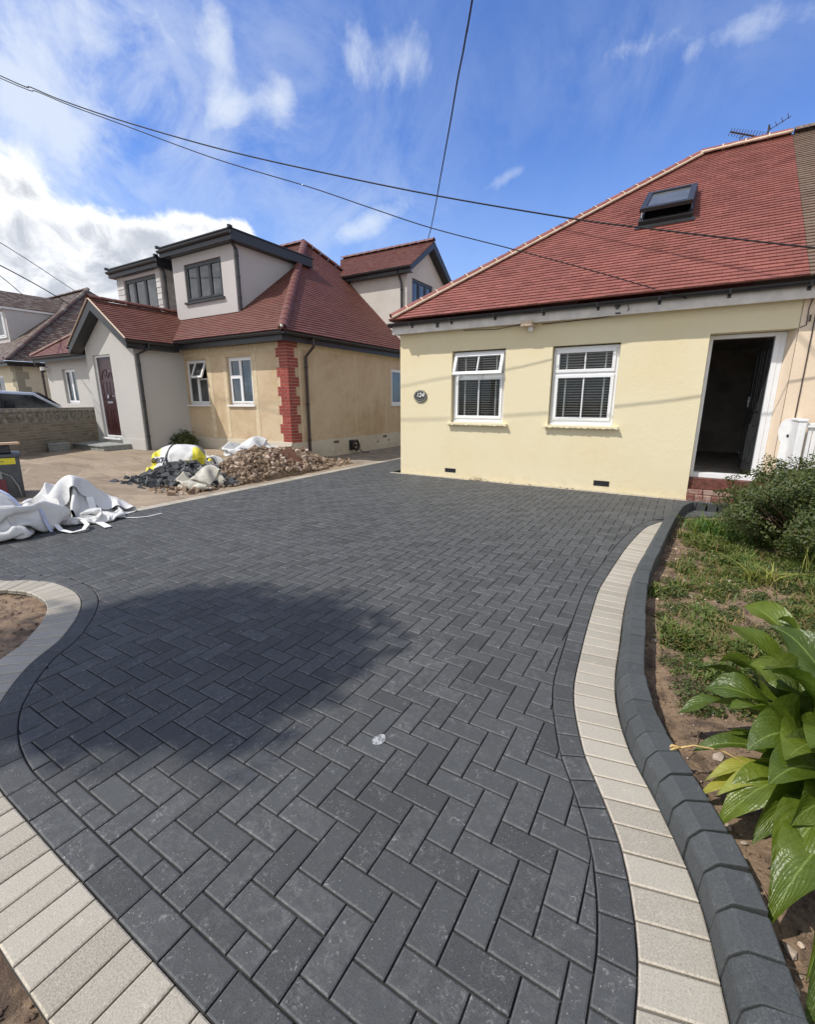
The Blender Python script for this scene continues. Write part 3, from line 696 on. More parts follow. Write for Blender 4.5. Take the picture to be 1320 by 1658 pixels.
def tiles(mb, O, U, V, poly, gauge=0.1, width=0.165, thick=0.0145, seed=1, gap=0.0015):
    rnd = random.Random(seed); O = Vector(O); U = Vector(U).normalized(); V = Vector(V).normalized(); N = U.cross(V)
    if area(poly) < 0: poly = poly[::-1]
    vs_ = [p[1] for p in poly]; us_ = [p[0] for p in poly]
    convex = all(((poly[i][0]-poly[i-1][0])*(poly[(i+1) % len(poly)][1]-poly[i][1])-(poly[i][1]-poly[i-1][1])*(poly[(i+1) % len(poly)][0]-poly[i][0])) >= -1e-9 for i in range(len(poly)))
    def P3(u, v, h): return O+U*u+V*v+N*h
    mb.add([P3(u, v, -0.012) for u, v in poly], [tuple(range(len(poly)))])
    r = 0; v0 = min(vs_)
    while v0 < max(vs_):
        off = (r % 2)*width/2 + rnd.uniform(-.003, .003); k0 = int((min(us_)-off)/width)-1
        for k in range(k0, int((max(us_)-off)/width)+2):
            ua = off+k*width+gap; ub = ua+width-2*gap; jv = rnd.uniform(-.002, .002); th = thick*rnd.uniform(0.85, 1.2)
            q = [(ua, v0+jv), (ub, v0+jv), (ub, v0+gauge+0.004), (ua, v0+gauge+0.004)]
            p = clip_to(q, poly) if convex else clip_to(poly, q)
            if len(p) < 3: continue
            n = len(p); top = [P3(u, v, 0.002+th*max(0, 1-(v-v0)/gauge)) for u, v in p]; bot = [P3(u, v, -0.006) for u, v in p]
            fs = [tuple(range(n))]
            for i in range(n):
                j = (i+1) % n
                if (p[i][1]+p[j][1])/2 < v0+gauge*0.9: fs.append((n+i, n+j, j, i))
            mb.add(top+bot, fs)
        v0 += gauge; r += 1
def capline(mb, a, b, r=0.10, seg=0.33, up=(0, 0, 1), arc=150, mm=None, overlap=0.0):
    """half round hip or ridge tiles from a to b"""
    a, b = Vector(a), Vector(b); t = (b-a).normalized(); L = (b-a).length; side = t.cross(Vector(up)).normalized(); n_ = side.cross(t).normalized()
    k = max(1, round(L/seg)); m_ = 9
    for i in range(k):
        p0 = a+t*(L*i/k+0.004); p1 = a+t*(L*(i+1)/k-0.004)
        vs = []
        for (p, rr) in ((p0, r*1.03), (p1, r*0.97)):
            for q in range(m_):
                an = R(-arc/2+arc*q/(m_-1)); vs.append(p+side*math.sin(an)*rr+n_*(math.cos(an)*rr-r*0.45))
        mb.add(vs, [(q, q+1, m_+q+1, m_+q) for q in range(m_-1)])
        if mm is not None and i:
            vs = []
            for dd in (-0.010, 0.010):
                for q in range(m_):
                    an = R(-arc/2+arc*q/(m_-1)); vs.append(p0+t*dd+side*math.sin(an)*r*1.07+n_*(math.cos(an)*r*1.07-r*0.45))
            mm.add(vs, [(q, q+1, m_+q+1, m_+q) for q in range(m_-1)])
    if mm is not None:
        for sg in (-1, 1):
            off = side*sg*math.sin(R(arc/2))*r*1.02+n_*(math.cos(R(arc/2))*r-r*0.45)
            pts = [a+t*(L*i/(k*3))+off+Vector((0, 0, noise.noise(Vector((i*.7, sg, 1)))*0.006-0.01)) for i in range(k*3+1)]
            mm.tube(pts, [0.024+0.008*noise.noise(Vector((i*1.3, 4, sg))) for i in range(k*3+1)], 6)
def nrm(v): return Vector(v).normalized()

# ================================================================ the cream bungalow
HB = thing('bungalow', (-2, YW, 0), 'cream rendered bungalow with bright red tiled hipped roof and open front door', 'house')
XL, XR = -4.96, 1.12
M0 = MX(YW)
W1 = (-3.83, -2.80, 1.06, 2.345); W2 = (-2.0, -0.975, 1.06, 2.33); DO = (0.165, 1.12, 0.02, 2.37)
AB1 = (-3.93, -3.70, 0.10, 0.175); AB2 = (-1.17, -0.93, 0.09, 0.175)
mb = MB()
wall(mb, M0, XL, XR, -0.05, 2.86, 0.28, [W1, W2, DO])
wall(mb, lambda u, d, z: (XL+d, u, z), YW, 16.6, -0.05, 2.86, 0.28)                     # left flank
mb.add([(XL, 16.6, -.05), (XR, 16.6, -.05), (XR, 16.6, 2.86), (XL, 16.6, 2.86)], [(0, 1, 2, 3)])
# right cheek of the porch recess belongs to the next wall
mb.build('wall', M_yel, HB, recalc=False)
# inside: floor, ceiling, partitions
mb = MB(); yb = YW+0.29
mb.box(XL+.3, 0.10, yb+2.6, yb+2.7, 0.2, 2.6); mb.box(XL+.3, XR, yb, yb+4.4, 2.55, 2.6); mb.box(XL+.3, XR, yb+.001, yb+4.4, 0.28, 0.33)
mb.box(0.0, 0.06, yb+0.02, yb+4.3, 0.33, 2.55); mb.box(1.28, 1.33, yb, yb+4.3, 0.33, 2.55); mb.box(0.0, 1.3, yb+4.3, yb+4.35, 0.33, 2.55)
mb.build('interior', M_dark, HB)
# windows
def sash_window(W_, open_top=False):
    u0, u1, z0, z1 = W_; M = M0; D = 0.085
    u0 += 0.012; u1 -= 0.012; z0 += 0.035; z1 -= 0.02
    zm = z0+(z1-z0)*0.655
    mb = MB(); frame_rect(mb, M, u0, u1, z0, z1, D, D+0.07, 0.05); bxm(mb, M, u0+.05, u1-.05, D, D+.07, zm-0.025, zm+0.03)
    frame_rect(mb, M, u0+.045, u1-.045, z0+.045, zm-.018, D-.018, D+.05, 0.05)
    bxm(mb, M, (u0+u1)/2-.011, (u0+u1)/2+.011, D-.002, D+.022, z0+.09, zm-.06)
    bxm(mb, M, u0-.0, u1+.0, D-0.03, D+.07, z0-.034, z0-.001)
    if not open_top:
        frame_rect(mb, M, u0+.045, u1-.045, zm+.018, z1-.045, D-.018, D+.05, 0.05); bxm(mb, M, (u0+u1)/2-.011, (u0+u1)/2+.011, D-.002, D+.022, zm+.06, z1-.09)
    fr = mb.build('window', M_upvc, HB, bevel=0.005, label='white window with its top light pushed open' if open_top else 'white window with both lights shut')
    def pane(a, b, c, e, MM=None, par=fr):
        g = MB(); vs = [M(a, D+.01, c), M(b, D+.01, c), M(b, D+.01, e), M(a, D+.01, e)]
        if MM: vs = [MM @ Vector(v) for v in vs]
        g.add(vs, [(0, 1, 2, 3)]); g.build('pane', M_glass, par, recalc=False)
    pane(u0+.09, u1-.09, z0+.09, zm-.06)
    if not open_top: pane(u0+.09, u1-.09, zm+.06, z1-.09)
    else:
        hz = z1-0.05; MM = Matrix.Translation((0, YW+D-.02, hz)) @ Matrix.Rotation(R(-19), 4, 'X') @ Matrix.Translation((0, -(YW+D-.02), -hz))
        s_ = MB(); frame_rect(s_, M, u0+.03, u1-.03, zm+.0, z1-.035, D-.045, D+.012, 0.055); bxm(s_, M, (u0+u1)/2-.011, (u0+u1)/2+.011, D-.03, D, zm+.05, z1-.08)
        s_.v = [tuple(MM @ Vector(v)) for v in s_.v]
        so_ = s_.build('top_sash', M_upvc, HB, bevel=0.005)
        g = MB(); g.add([MM @ Vector(M(*q)) for q in ((u0+.08, D-.015, zm+.05), (u1-.08, D-.015, zm+.05), (u1-.08, D-.015, z1-.085), (u0+.08, D-.015, z1-.085))], [(0, 1, 2, 3)]); g.build('pane', M_glass, so_, recalc=False)
        st = MB(); st.tube([(u0+.45, YW+D, zm+.03), (u0+.47, YW+D-.1, zm+.035)], .006, 6); st.build('window_stay', M_metal, HB)
    # blinds
    bl = MB(); k = 0; z = z0+.06
    while z < z1-.05:
        for (a, b) in ((u0+.06, (u0+u1)/2-.01), ((u0+u1)/2+.01, u1-.06)):
            vs = [(a, YW+.168, z+.009), (b, YW+.168, z+.009), (b, YW+.198, z-.007), (a, YW+.198, z-.007)]; bl.add(vs, [(0, 1, 2, 3)])
        z += 0.042
    for u in (u0+.2, u1-.2): bl.box(u-.012, u+.012, YW+.160, YW+.1615, z0+.05, z1-.05)
    bl.build('blind', M_blind, HB, recalc=False)
    # sill with its ragged drip edge
    sl_ = MB(); a, b = W_[0]-.05, W_[1]+.09; n = 40
    sl_.box(a, b, YW-.075, YW+.08, W_[2]-.035, W_[2]-.002)
    for i in range(13):
        x = a+.02+(b-a-.04)*i/12; sl_.tube([(x-.035, YW-.066, W_[2]-.036), (x+.03, YW-.066, W_[2]-.038)], .011+.003*math.sin(i*2.1), 7)
    sl_.build('window_sill', M_yel, HB, bevel=0.006)
sash_window(W1, True); sash_window(W2, False)
# air bricks
for (a, b, c, e) in (AB1, AB2):
    mb = MB(); frame_rect(mb, M0, a, b, c, e, -.006, .01, .010); mb.box(a+.009, b-.009, YW-.0015, YW+.01, c+.009, e-.009)
    for i in range(1, 9): bxm(mb, M0, a+(b-a)*i/9-.003, a+(b-a)*i/9+.003, -.005, .0, c+.009, e-.009)
    mb.build('air_brick', M_gut, HB)
# door frame, leaf, threshold
mb = MB(); D = 0.20; M = M0
for (a, b, c, e) in ((0.172, 0.215, .40, 2.362), (0.925, 0.985, .40, 2.362)): bxm(mb, M, a, b, D, D+.09, c, e)
bxm(mb, M, .215, .925, D, D+.09, 2.31, 2.362); bxm(mb, M, .172, .985, D-.06, D+.09, .33, .40); bxm(mb, M, .985, 1.045, D+.005, D+.085, .36, 2.362)
mb.build('door_frame', M_upvc, HB, bevel=0.004)
mb = MB(); hx, hy = 0.915, YW+D+.075
T = Matrix.Translation((hx, hy, 0)) @ Matrix.Rotation(R(-82), 4, 'Z')
def lb(m_, x0, x1, y0, y1, z0, z1): m_.box(x0, x1, y0, y1, z0, z1, M=T)
lb(mb, -.71, 0, 0, .045, .42, 2.30)
for (a, b) in ((-.60, -.40), (-.31, -.11)):
    for (c, e) in ((.56, 1.12), (1.30, 2.16)):
        for q in ((a, b, c, c+.018), (a, b, e-.018, e), (a, a+.018, c, e), (b-.018, b, c, e)): lb(mb, q[0], q[1], -.010, .0, q[2], q[3]); lb(mb, q[0], q[1], .045, .055, q[2], q[3])
dl = mb.build('door', M_door2, HB, bevel=0.003, label='charcoal panelled front door standing open inward')
mb = MB(); lb(mb, -.66, -.63, -.02, .065, 1.36, 1.52); lb(mb, -.66, -.53, -.045, -.02, 1.44, 1.46); lb(mb, -.66, -.53, .065, .09, 1.44, 1.46); mb.build('handle', M_metal, dl, bevel=.003)
mb = MB(); mb.box(0.10, 0.16, yb+2.1, yb+2.9, .50, 1.05)
for i in range(9): mb.box(0.16, 0.172, yb+2.15+i*.085, yb+2.19+i*.085, .53, 1.02)
mb.build('radiator', M_blind, HB)
# brick step under the threshold
mb = MB(); mb.box(.168, 1.14, YW+.06, YW+.26, 0.16, .327); ds = mb.build('threshold_step', plain('red brown step', (.13, .045, .032), .6, .4, 18, .004), HB, bevel=.006)
mb = MB()
for i in range(9): mb.box(.170+i*.105, .170+i*.105+.098, YW-.10+random.uniform(-.004, .004), YW+.056, -.02, 0.085+random.uniform(-.004, .004))
for i in range(5): mb.box(.170+i*.205, .170+i*.205+.196, YW-.005, YW+.055, 0.092, .158)
mb.build('brick_step', tile_mat('worn red step brick', (.15, .055, .04), (.22, .085, .065), (.42, .34, .28), .6), HB, bevel=.005)
# roof
EY, EZ, SL = 7.60, 2.93, 0.73
AP = Vector((-0.38, 12.25, EZ+SL*(12.25-EY))); sl_len = math.hypot(1, SL)
EL = Vector((-5.0, EY, EZ)); VX = 1.08
mb = MB(); vmax = (AP.y-EY)*sl_len
poly = [(0, 0), (VX-EL.x, 0), (VX-EL.x, vmax), (AP.x-EL.x, vmax)]
tiles(mb, EL, (1, 0, 0), (0, 1, SL), poly, seed=3)
back = Vector((-5.0, 2*AP.y-EY, EZ))
mb.add([EL+Vector((0, 0, -.02)), back, AP+Vector((0, 0, -.02))], [(0, 1, 2)]); mb.add([back, (VX, back.y, EZ), (VX, AP.y, AP.z-.02), AP+Vector((0, 0, -.02))], [(0, 1, 2, 3)])
mb.box(EL.x+.3, VX, EY+.3, 16.6, EZ-.06, EZ-.03)
rf = mb.build('roof', M_red, HB, recalc=False)
mc, mm = MB(), MB()
hipdir = (AP-EL)
capline(mc, EL+Vector((.03, .03, .06)), AP+Vector((0, 0, .05)), .095, .34, mm=mm); capline(mc, AP+Vector((0, 0, .05)), (VX, AP.y, AP.z+.05), .105, .36, mm=mm)
mc.build('ridge_tiles', M_red, rf, smooth=True); mm.build('mortar', M_mort, rf, smooth=True)
# fascia, gutter and brackets
mb = MB(); mb.box(XL-.10, XR+.15, YW-.13, YW-.10, 2.70, 2.87); mb.box(XL-.10, XR+.15, YW-.10, YW-.001, 2.77, 2.80); mb.box(XL-.10, XL-.07, YW-.10, 16.7, 2.71, 2.87); mb.box(XL-.07, XL-.001, YW-.10, 16.7, 2.77, 2.80)
mb.build('fascia', M_fascia, HB, bevel=.003)
def gutter(mb, a, b, outd, r=.055):
    a, b = Vector(a), Vector(b); o = Vector(outd).normalized(); n = 9; vs = []
    for p in (a, b):
        for k in range(n):
            an = math.pi*k/(n-1); vs.append(p+o*(math.cos(an)*r)+Vector((0, 0, -math.sin(an)*r)))
    mb.add(vs, [(k, k+1, n+k+1, n+k) for k in range(n-1)])
    vs = []
    for p in (a, b):
        for k in range(n):
            an = math.pi*k/(n-1); vs.append(p+o*(math.cos(an)*(r-.004))+Vector((0, 0, -math.sin(an)*(r-.004))))
    mb.add(vs, [(k, k+1, n+k+1, n+k) for k in range(n-1)]); mb.add([vs[0], vs[n], vs[n]+Vector((0, 0, .006)), vs[0]+Vector((0, 0, .006))], [(0, 1, 2, 3)])
mb = MB(); gy = YW-.19; gutter(mb, (XL-.14, gy, 2.885), (XR+.15, gy, 2.885), (0, -1, 0))
gutter(mb, (XL-.15, YW-.15, 2.885), (XL-.15, 16.7, 2.885), (-1, 0, 0))
for i in range(8):
    x = XL+.35+i*.82; mb.box(x-.015, x+.015, gy-.062, gy-.056, 2.83, 2.89); mb.box(x-.02, x+.02, YW-.14, YW-.131, 2.79, 2.85)
mb.box(-4.1, -4.05, YW-.15, YW-.13, 2.76, 2.83)
mb.build('gutter', M_gut, HB, smooth=False)
# roof window, hung open
P0 = Vector((-1.10, 0, 0)); y0 = 9.56; y1 = 10.55
def rp(x, y, h=0.0):
    n_ = Vector((0, -SL, 1)).normalized(); return Vector((x, y, EZ+SL*(y-EY)))+n_*h
def roofbox(mb, x0, x1, ya, yb_, h0, h1, M_=None):
    vs = [rp(x, y, h) for h in (h0, h1) for x, y in ((x0, ya), (x1, ya), (x1, yb_), (x0, yb_))]
    if M_: vs = [M_ @ v for v in vs]
    mb.add(vs, [(3, 2, 1, 0), (4, 5, 6, 7), (0, 1, 5, 4), (1, 2, 6, 5), (2, 3, 7, 6), (3, 0, 4, 7)])
mb = MB(); xa, xb = -1.10, -0.30
for q in ((xa, xb, y0, y0+.07), (xa, xb, y1-.07, y1), (xa, xa+.07, y0+.07, y1-.07), (xb-.07, xb, y0+.07, y1-.07)): roofbox(mb, *q, 0.0, .10)
roofbox(mb, xa-.04, xb+.04, y0-.10, y0, 0.012, .035)
sk = mb.build('roof_window', M_anth, HB, bevel=.004)
mb = MB(); mb.add([rp(xa+.06, y0+.06, .02), rp(xb-.06, y0+.06, .02), rp(xb-.06, y1-.06, .02), rp(xa+.06, y1-.06, .02)], [(0, 1, 2, 3)]); mb.build('opening', M_black, sk)
hp = rp(0, y1-.02, .12); RM = Matrix.Translation(hp) @ Matrix.Rotation(R(-6), 4, 'X') @ Matrix.Translation(-hp)
mb = MB()
for q in ((xa+.01, xb-.01, y0+.02, y0+.11), (xa+.01, xb-.01, y1-.11, y1-.02), (xa+.01, xa+.10, y0+.11, y1-.11), (xb-.10, xb-.01, y0+.11, y1-.11)): roofbox(mb, *q, .10, .16, RM)
sa = mb.build('roof_window_sash', M_anth, HB, bevel=.004)
mb = MB(); mb.add([RM @ rp(x, y, .135) for x, y in ((xa+.09, y0+.10), (xb-.09, y0+.10), (xb-.09, y1-.10), (xa+.09, y1-.10))], [(0, 1, 2, 3)]); mb.build('pane', plain('grey blackout glass', (.10, .105, .10), .25, .15, 4), sa, recalc=False)
for x in (xa+.03, xb-.03):
    mb = MB(); mb.tube([rp(x, y0+.12, .10), RM @ rp(x, y0+.3, .11)], .012, 6); mb.build('window_stay', M_metal, HB)

# number plaque: oval with raised digits
OB = Vector((-4.495, YW-.012, 1.545))
pq = MB(); n = 32
pts = [Vector((OB.x+.145*math.cos(2*math.pi*k/n), YW-.022, OB.z+.118*math.sin(2*math.pi*k/n))) for k in range(n)]
pq.prism(pts, (0, .021, 0))
po = pq.build('house_sign', plain('black slate plaque', (.035, .04, .035), .5, .3, 20), bevel=.004, label='small dark oval house number plaque on the cream wall', cat='sign')
tmp = MB(); pts = [Vector((OB.x+.128*math.cos(2*math.pi*k/n), YW-.0245, OB.z+.102*math.sin(2*math.pi*k/n))) for k in range(n+1)]; tmp.tube(pts, .0035, 6)
def child_of(o, mb_, name, m_, **kw):
    c = mb_.build(name, m_, o, **kw); c.matrix_parent_inverse = Matrix.Translation(-o.location); return c
child_of(po, tmp, 'rim', M_mortw)
def text_mesh(txt, size, M_, m_, name, parent, ext_=.002, shear=0.0, bold=0.0):
    cu = bpy.data.curves.new('lettering', 'FONT'); cu.body = txt; cu.size = size; cu.extrude = ext_; cu.align_x = 'CENTER'; cu.align_y = 'CENTER'; cu.shear = shear; cu.offset = bold
    ob = bpy.data.objects.new('lettering', cu); COL.objects.link(ob); dg = bpy.context.evaluated_depsgraph_get(); me = bpy.data.meshes.new_from_object(ob.evaluated_get(dg))
    bpy.data.objects.remove(ob); me.transform(M_); me.materials.clear(); me.materials.append(m_)
    o = bpy.data.objects.new(name, me); COL.objects.link(o)
    if parent is not None: o.parent = parent; o.matrix_parent_inverse = Matrix.Translation(-parent.location) if parent.location.length else Matrix()
    return o
text_mesh('124', .115, Matrix.Translation((OB.x, YW-.0245, OB.z+.022)) @ Matrix.Rotation(R(90), 4, 'X'), M_wht, 'numerals', po, shear=.25, bold=.002)
tmp = MB(); tmp.tube([(OB.x+.07*math.cos(t), YW-.024, OB.z-.035+.035*math.sin(t)) for t in [math.pi+math.pi*k/12 for k in range(13)]], .005, 6); child_of(po, tmp, 'scroll', M_slate)

# security light under the eaves
LT = thing('security_light', (-2.38, YW, 2.68), 'small cream security light under the eaves of the cream bungalow', 'light')
mb = MB(); mb.box(-2.44, -2.30, YW-.055, YW, 2.64, 2.765); mb.build('housing', M_mort, LT, bevel=.01)
mb = MB(); mb.box(-2.50, -2.32, YW-.20, YW-.055, 2.65, 2.73); mb.box(-2.49, -2.33, YW-.203, YW-.2, 2.66, 2.72); mb.build('lamp_head', M_mort, LT, bevel=.008)
mb = MB(); mb.tube([(-2.37, YW-.05, 2.66), (-2.37, YW-.07, 2.62), (-2.37, YW-.07, 2.57)], [.03, .045, .03], 10); mb.build('sensor', M_wht, LT, smooth=True)

# ---------------------------------------------------------------- adjoining half on the right
HA = thing('adjoining_bungalow', (4, YW, 0), 'peach rendered bungalow joined to the right, with old brown tiles', 'house')
mb = MB(); XA = 1.125
wall(mb, MX(YW-.006), XA, 9.0, -0.05, 2.86, .28, [(1.62, 2.45, 0.35, 2.3)])
mb.add([(XA, YW-.006, -.05), (XA, YW-.006, 2.38), (XA+.0, YW+.29, 2.38), (XA, YW+.29, -.05)], [(0, 1, 2, 3)])
mb.prism([(1.119, YW-.005, -.02), (1.119, YW+.285, -.02), (1.02, YW+.285, -.02)], (0, 0, 2.387))
mb.build('wall', M_peach, HA, recalc=False)
mb = MB(); mb.box(1.62, 2.45, YW+.12, YW+.17, .35, 2.3); frame_rect(mb, MX(YW), 1.66, 2.41, .4, 1.2, .105, .12, .06); mb.build('door', M_door, HA, bevel=.004)
mb = MB(); mb.tube([(1.262, YW-.013, 2.55), (1.262, YW-.013, 1.23)], .007, 6); mb.box(1.205, 1.225, YW-.02, YW, 2.44, 2.52)
mb.tube([(1.21, YW-.012, 2.76), (1.185, YW-.012, 2.6), (1.19, YW-.012, 2.40), (1.13, YW-.012, 2.375)], .006, 6); mb.build('wall_cable', M_pipe, HA)
# old painted patch where a gate pier stood
def blob(cx, cz, rx, rz, n=26, seed=0): return [(cx+rx*math.cos(2*math.pi*k/n)*(1+.25*noise.noise(Vector((k*.5, seed, 0)))), cz+rz*math.sin(2*math.pi*k/n)*(1+.25*noise.noise(Vector((k*.5, seed, 5))))) for k in range(n)]
mb = MB(); mb.prism([(x, YW-.0085, z) for x, z in blob(1.20, 1.06, .085, .17, seed=1)], (0, .002, 0)); mb.prism([(x, YW-.0095, z) for x, z in blob(1.215, .72, .06, .30, seed=4)], (0, .002, 0))
mb.build('paint_patch', M_wht, HA)
mb = MB(); mb.prism([(1.225+.016*math.cos(t), YW-.013, .995+.022*math.sin(t)) for t in [k*.6 for k in range(10)]], (0, .004, 0)); mb.build('hole', M_black, HA)
mb = MB(); O2 = Vector((VX+.004, EY, EZ-.004)); tiles(mb, O2, (1, 0, 0), (0, 1, SL), [(0, 0), (8, 0), (8, vmax), (0, vmax)], seed=8, thick=.015)
mb.add([(VX, AP.y, AP.z-.02), (9.1, AP.y, AP.z-.02), (9.1, back.y, EZ), (VX, back.y, EZ)], [(0, 1, 2, 3)])
ro_ = mb.build('roof', M_old2, HA, recalc=False)
mc = MB(); capline(mc, (VX+.02, AP.y, AP.z+.05), (9.1, AP.y, AP.z+.05), .11, .4); mc.build('ridge_tiles', M_old, ro_, smooth=True)
mb = MB(); mb.box(2.2, 5.4, 10.4, 12.2, EZ+SL*(10.6-EY), 6.15); mb.box(2.1, 5.5, 10.3, 12.3, 6.15, 6.3); mb.build('dormer', M_old, HA)
mb = MB(); mb.box(XR+.16, 9.1, YW-.13, YW-.10, 2.70, 2.87); mb.build('fascia', M_fascia, HA); mb = MB(); gutter(mb, (XR+.16, gy, 2.885), (9.1, gy, 2.885), (0, -1, 0)); mb.build('gutter', M_gut, HA)
# white balustrade in front of the neighbour's door
BL = thing('balustrade', (1.9, 7.5, 0), 'white painted balustrade with ridged boards beside the peach wall', 'railing')
mb = MB(); mb.box(1.31, 3.2, 7.46, 7.54, 1.13, 1.185); mb.build('handrail', M_wht, BL, bevel=.006)
mb = MB(); mb.box(1.235, 1.315, 7.44, 7.935, -.05, 1.20); mb.box(1.225, 1.325, 7.43, 7.93, 1.20, 1.235); mb.build('post', M_wht, BL, bevel=.01)
for i in range(26):
    mb = MB(); x = 1.34+i*.052; mb.box(x, x+.045, 7.485, 7.515, .12, 1.13); mb.build('baluster', M_wht, BL, bevel=.005)
mb = MB(); mb.box(1.31, 3.2, 7.47, 7.53, .05, .12); mb.build('bottom_rail', M_wht, BL)

# television aerial behind the ridge
TA = thing('tv_aerial', (.7, 13.2, 5.6), 'dark rake style television aerial standing above the red roof ridge', 'aerial')
A0 = PYp(1183, 214, 13.2); A1 = PYp(1237, 224, 13.2)
mb = MB(); mb.tube([A0, A1], .016, 6); mb.build('boom', M_pipe, TA)
mb = MB(); d_ = (A1-A0).normalized(); cr = Vector((0.25, .5, .83)).normalized()
for i in range(13):
    p = A0+d_*((A1-A0).length*i/12); h = .10+.06*(i/12); mb.tube([p-cr*h, p+cr*h], .007, 5)
mb.build('elements', M_pipe, TA)
mb = MB(); p = A1; mb.tube([(p.x+.06, p.y, p.z+.22), (p.x+.06, p.y, p.z-1.3)], .018, 8); mb.tube([p, (p.x+.06, p.y, p.z)], .012, 6); mb.build('mast', M_pipe, TA)
mb = MB(); q = A0+d_*.28; mb.tube([q+Vector((.09*math.cos(t)+.02, 0, -.08+.07*math.sin(t))) for t in [math.pi*.5+math.pi*1.2*k/10 for k in range(11)]], .009, 6); mb.build('cable', M_pipe, TA)
mb = MB(); bq = p+Vector((.06, 0, .12))
mb.tube([bq, bq+Vector((.34, 0, .16))], .008, 5)
for i in range(4): mb.tube([bq+Vector((.09*i, -.1, .05*i+.03)), bq+Vector((.09*i+.05, .12, .04*i+.05))], .006, 5)
mb.build('reflector', M_pipe, TA)

# ================================================================ semi-detached pair next door
NB = thing('semi_detached_bungalow', (-12, 8, 0), 'pair of bungalows with brown red tiles, anthracite dormers, gabled grey porch and red brick corner', 'house')
NY, NX = 8.0, -8.1
NE = 3.0; NSL = 0.73; EYN = 7.65; EXN = -7.85
APX, APY = -11.55, 12.5; APZ = NE+NSL*(APY-EYN)
LXE, LAP = -20.65, -16.9
mf = MX(NY); ms_ = MY(NX)
wn = [(-12.03, -11.10, 1.36, 2.54), (-10.27, -9.34, 1.36, 2.54)]
mb = MB(); wall(mb, mf, -12.2, NX, -.05, 2.95, .25, wn)
wall(mb, ms_, NY, 17.0, -.05, 2.95, .25, [(12.42, 13.35, 1.34, 2.44)])
mb.add([(NX, 17, -.05), (-20.4, 17, -.05), (-20.4, 17, 2.95), (NX, 17, 2.95)], [(0, 1, 2, 3)])
w1_ = mb.build('wall', M_dash, NB, recalc=False, label='tan pebbledash wall of the right hand half')
mb = MB()                                                # smooth bands between the dashed panels
for (a, b) in ((-12.19, -12.06), (-11.07, -10.90), (-10.42, -10.30), (-9.31, -9.17), (-8.42, -8.36)): bxm(mb, mf, a, b, -.006, .001, .50, 2.62)
bxm(mb, mf, -12.19, -8.34, -.006, .001, 2.62, 2.80)
for u in (8.36, 10.55, 12.1, 14.5): bxm(mb, ms_, u, u+.05, -.006, .001, .5, 2.66)
bxm(mb, ms_, 8.36, 17, -.006, .001, 2.66, 2.80)
mb.build('render_band', plain('smooth tan band', (.60, .50, .34), .9, .12, 9, .003), NB, bevel=.002)
mb = MB(); bxm(mb, mf, -12.2, NX+.02, -.022, 0, -.05, .48); bxm(mb, ms_, NY-.022, 17, -.02, 0, -.05, .46); mb.build('plinth', M_plinth, NB, bevel=.006)
mb = MB()
M_vent = plain('vent grey', (.12, .10, .08), .8, .3, 30)
for (u, z, w, h) in ((9.52, .34, .22, .07), (11.9, .34, .22, .07)):
    mb = MB(); bxm(mb, ms_, u, u+w, -.023, -.015, z, z+h); mb.build('air_brick', M_vent, NB)
for (u, z) in ((11.6, .24), (12.22, .25)):
    mb = MB(); mb.prism([(NX+.0235, u+.035*math.cos(t), z+.035*math.sin(t)) for t in [2*math.pi*k/12 for k in range(12)]], (-.006, 0, 0)); mb.build('pipe_hole', M_vent, NB)
# brick corner, toothed
mb = MB(); mo = MB(); bh = .0735; z = .47; k = 0
while z < 2.82:
    grp = (k//3) % 2; wf = .36 if grp else .27; ws = .22 if grp else .33
    mo.box(NX-wf+.0, NX+.006, NY-.008, NY+.001, z, z+bh); mo.box(NX-.001, NX+.008, NY-.006, NY+ws, z, z+bh)
    x = NX+.014
    lens = (.19, .19, .19) if k % 2 else (.10, .19, .19)
    first = True
    for L in lens:
        a = max(x-L+.012, NX-wf+.006); 
        if a < x-.03: mb.box(a, x, NY-.016, NY-.002 if not first else NY+.0, z+.007, z+bh-.005)
        first = False; x -= L
        if x < NX-wf+.03: break
    y = NY-.016
    for L in ((.10, .19, .19) if k % 2 else (.19, .19, .19)):
        b = min(y+L-.012, NY+ws-.006)
        if b > y+.03: mb.box(NX+.0, NX+.016, y+.0005, b, z+.0072, z+bh-.0052)
        y += L
        if y > NY+ws-.03: break
    z += bh; k += 1
mo.build('quoin_mortar', M_brm, NB); mb.build('brick_quoin', M_brick, NB, recalc=True, label='red painted brick corner of the right hand half')
# windows
for i, (a, b, c, e) in enumerate(wn):
    if i == 0: window(NB, mf, a, b, c, e, .07, M_upvc, M_dglass, [(0, .48, 0, 1), (.48, 1, 0, .60)], .05, .042)
    else: window(NB, mf, a, b, c, e, .07, M_upvc, M_dglass, [(0, .48, 0, .60), (0, .48, .60, 1), (.48, 1, 0, 1)], .05, .042)
    mb = MB(); mb.box(a-.05, b+.05, NY-.05, NY+.08, c-.045, c-.002); mb.build('window_sill', M_upvc, NB, bevel=.006)
MMs = Matrix.Translation((0, NY+.06, 2.49)) @ Matrix.Rotation(R(-24), 4, 'X') @ Matrix.Translation((0, -(NY+.06), -2.49))
s_ = MB(); frame_rect(s_, mf, -11.60, -11.15, 2.02, 2.49, .03, .075, .05); s_.v = [tuple(MMs @ Vector(v)) for v in s_.v]; so_ = s_.build('top_sash', M_upvc, NB, bevel=.004)
g = MB(); g.add([MMs @ Vector(mf(*q)) for q in ((-11.56, .05, 2.06), (-11.19, .05, 2.06), (-11.19, .05, 2.45), (-11.56, .05, 2.45))], [(0, 1, 2, 3)]); g.build('pane', M_dglass, so_, recalc=False)
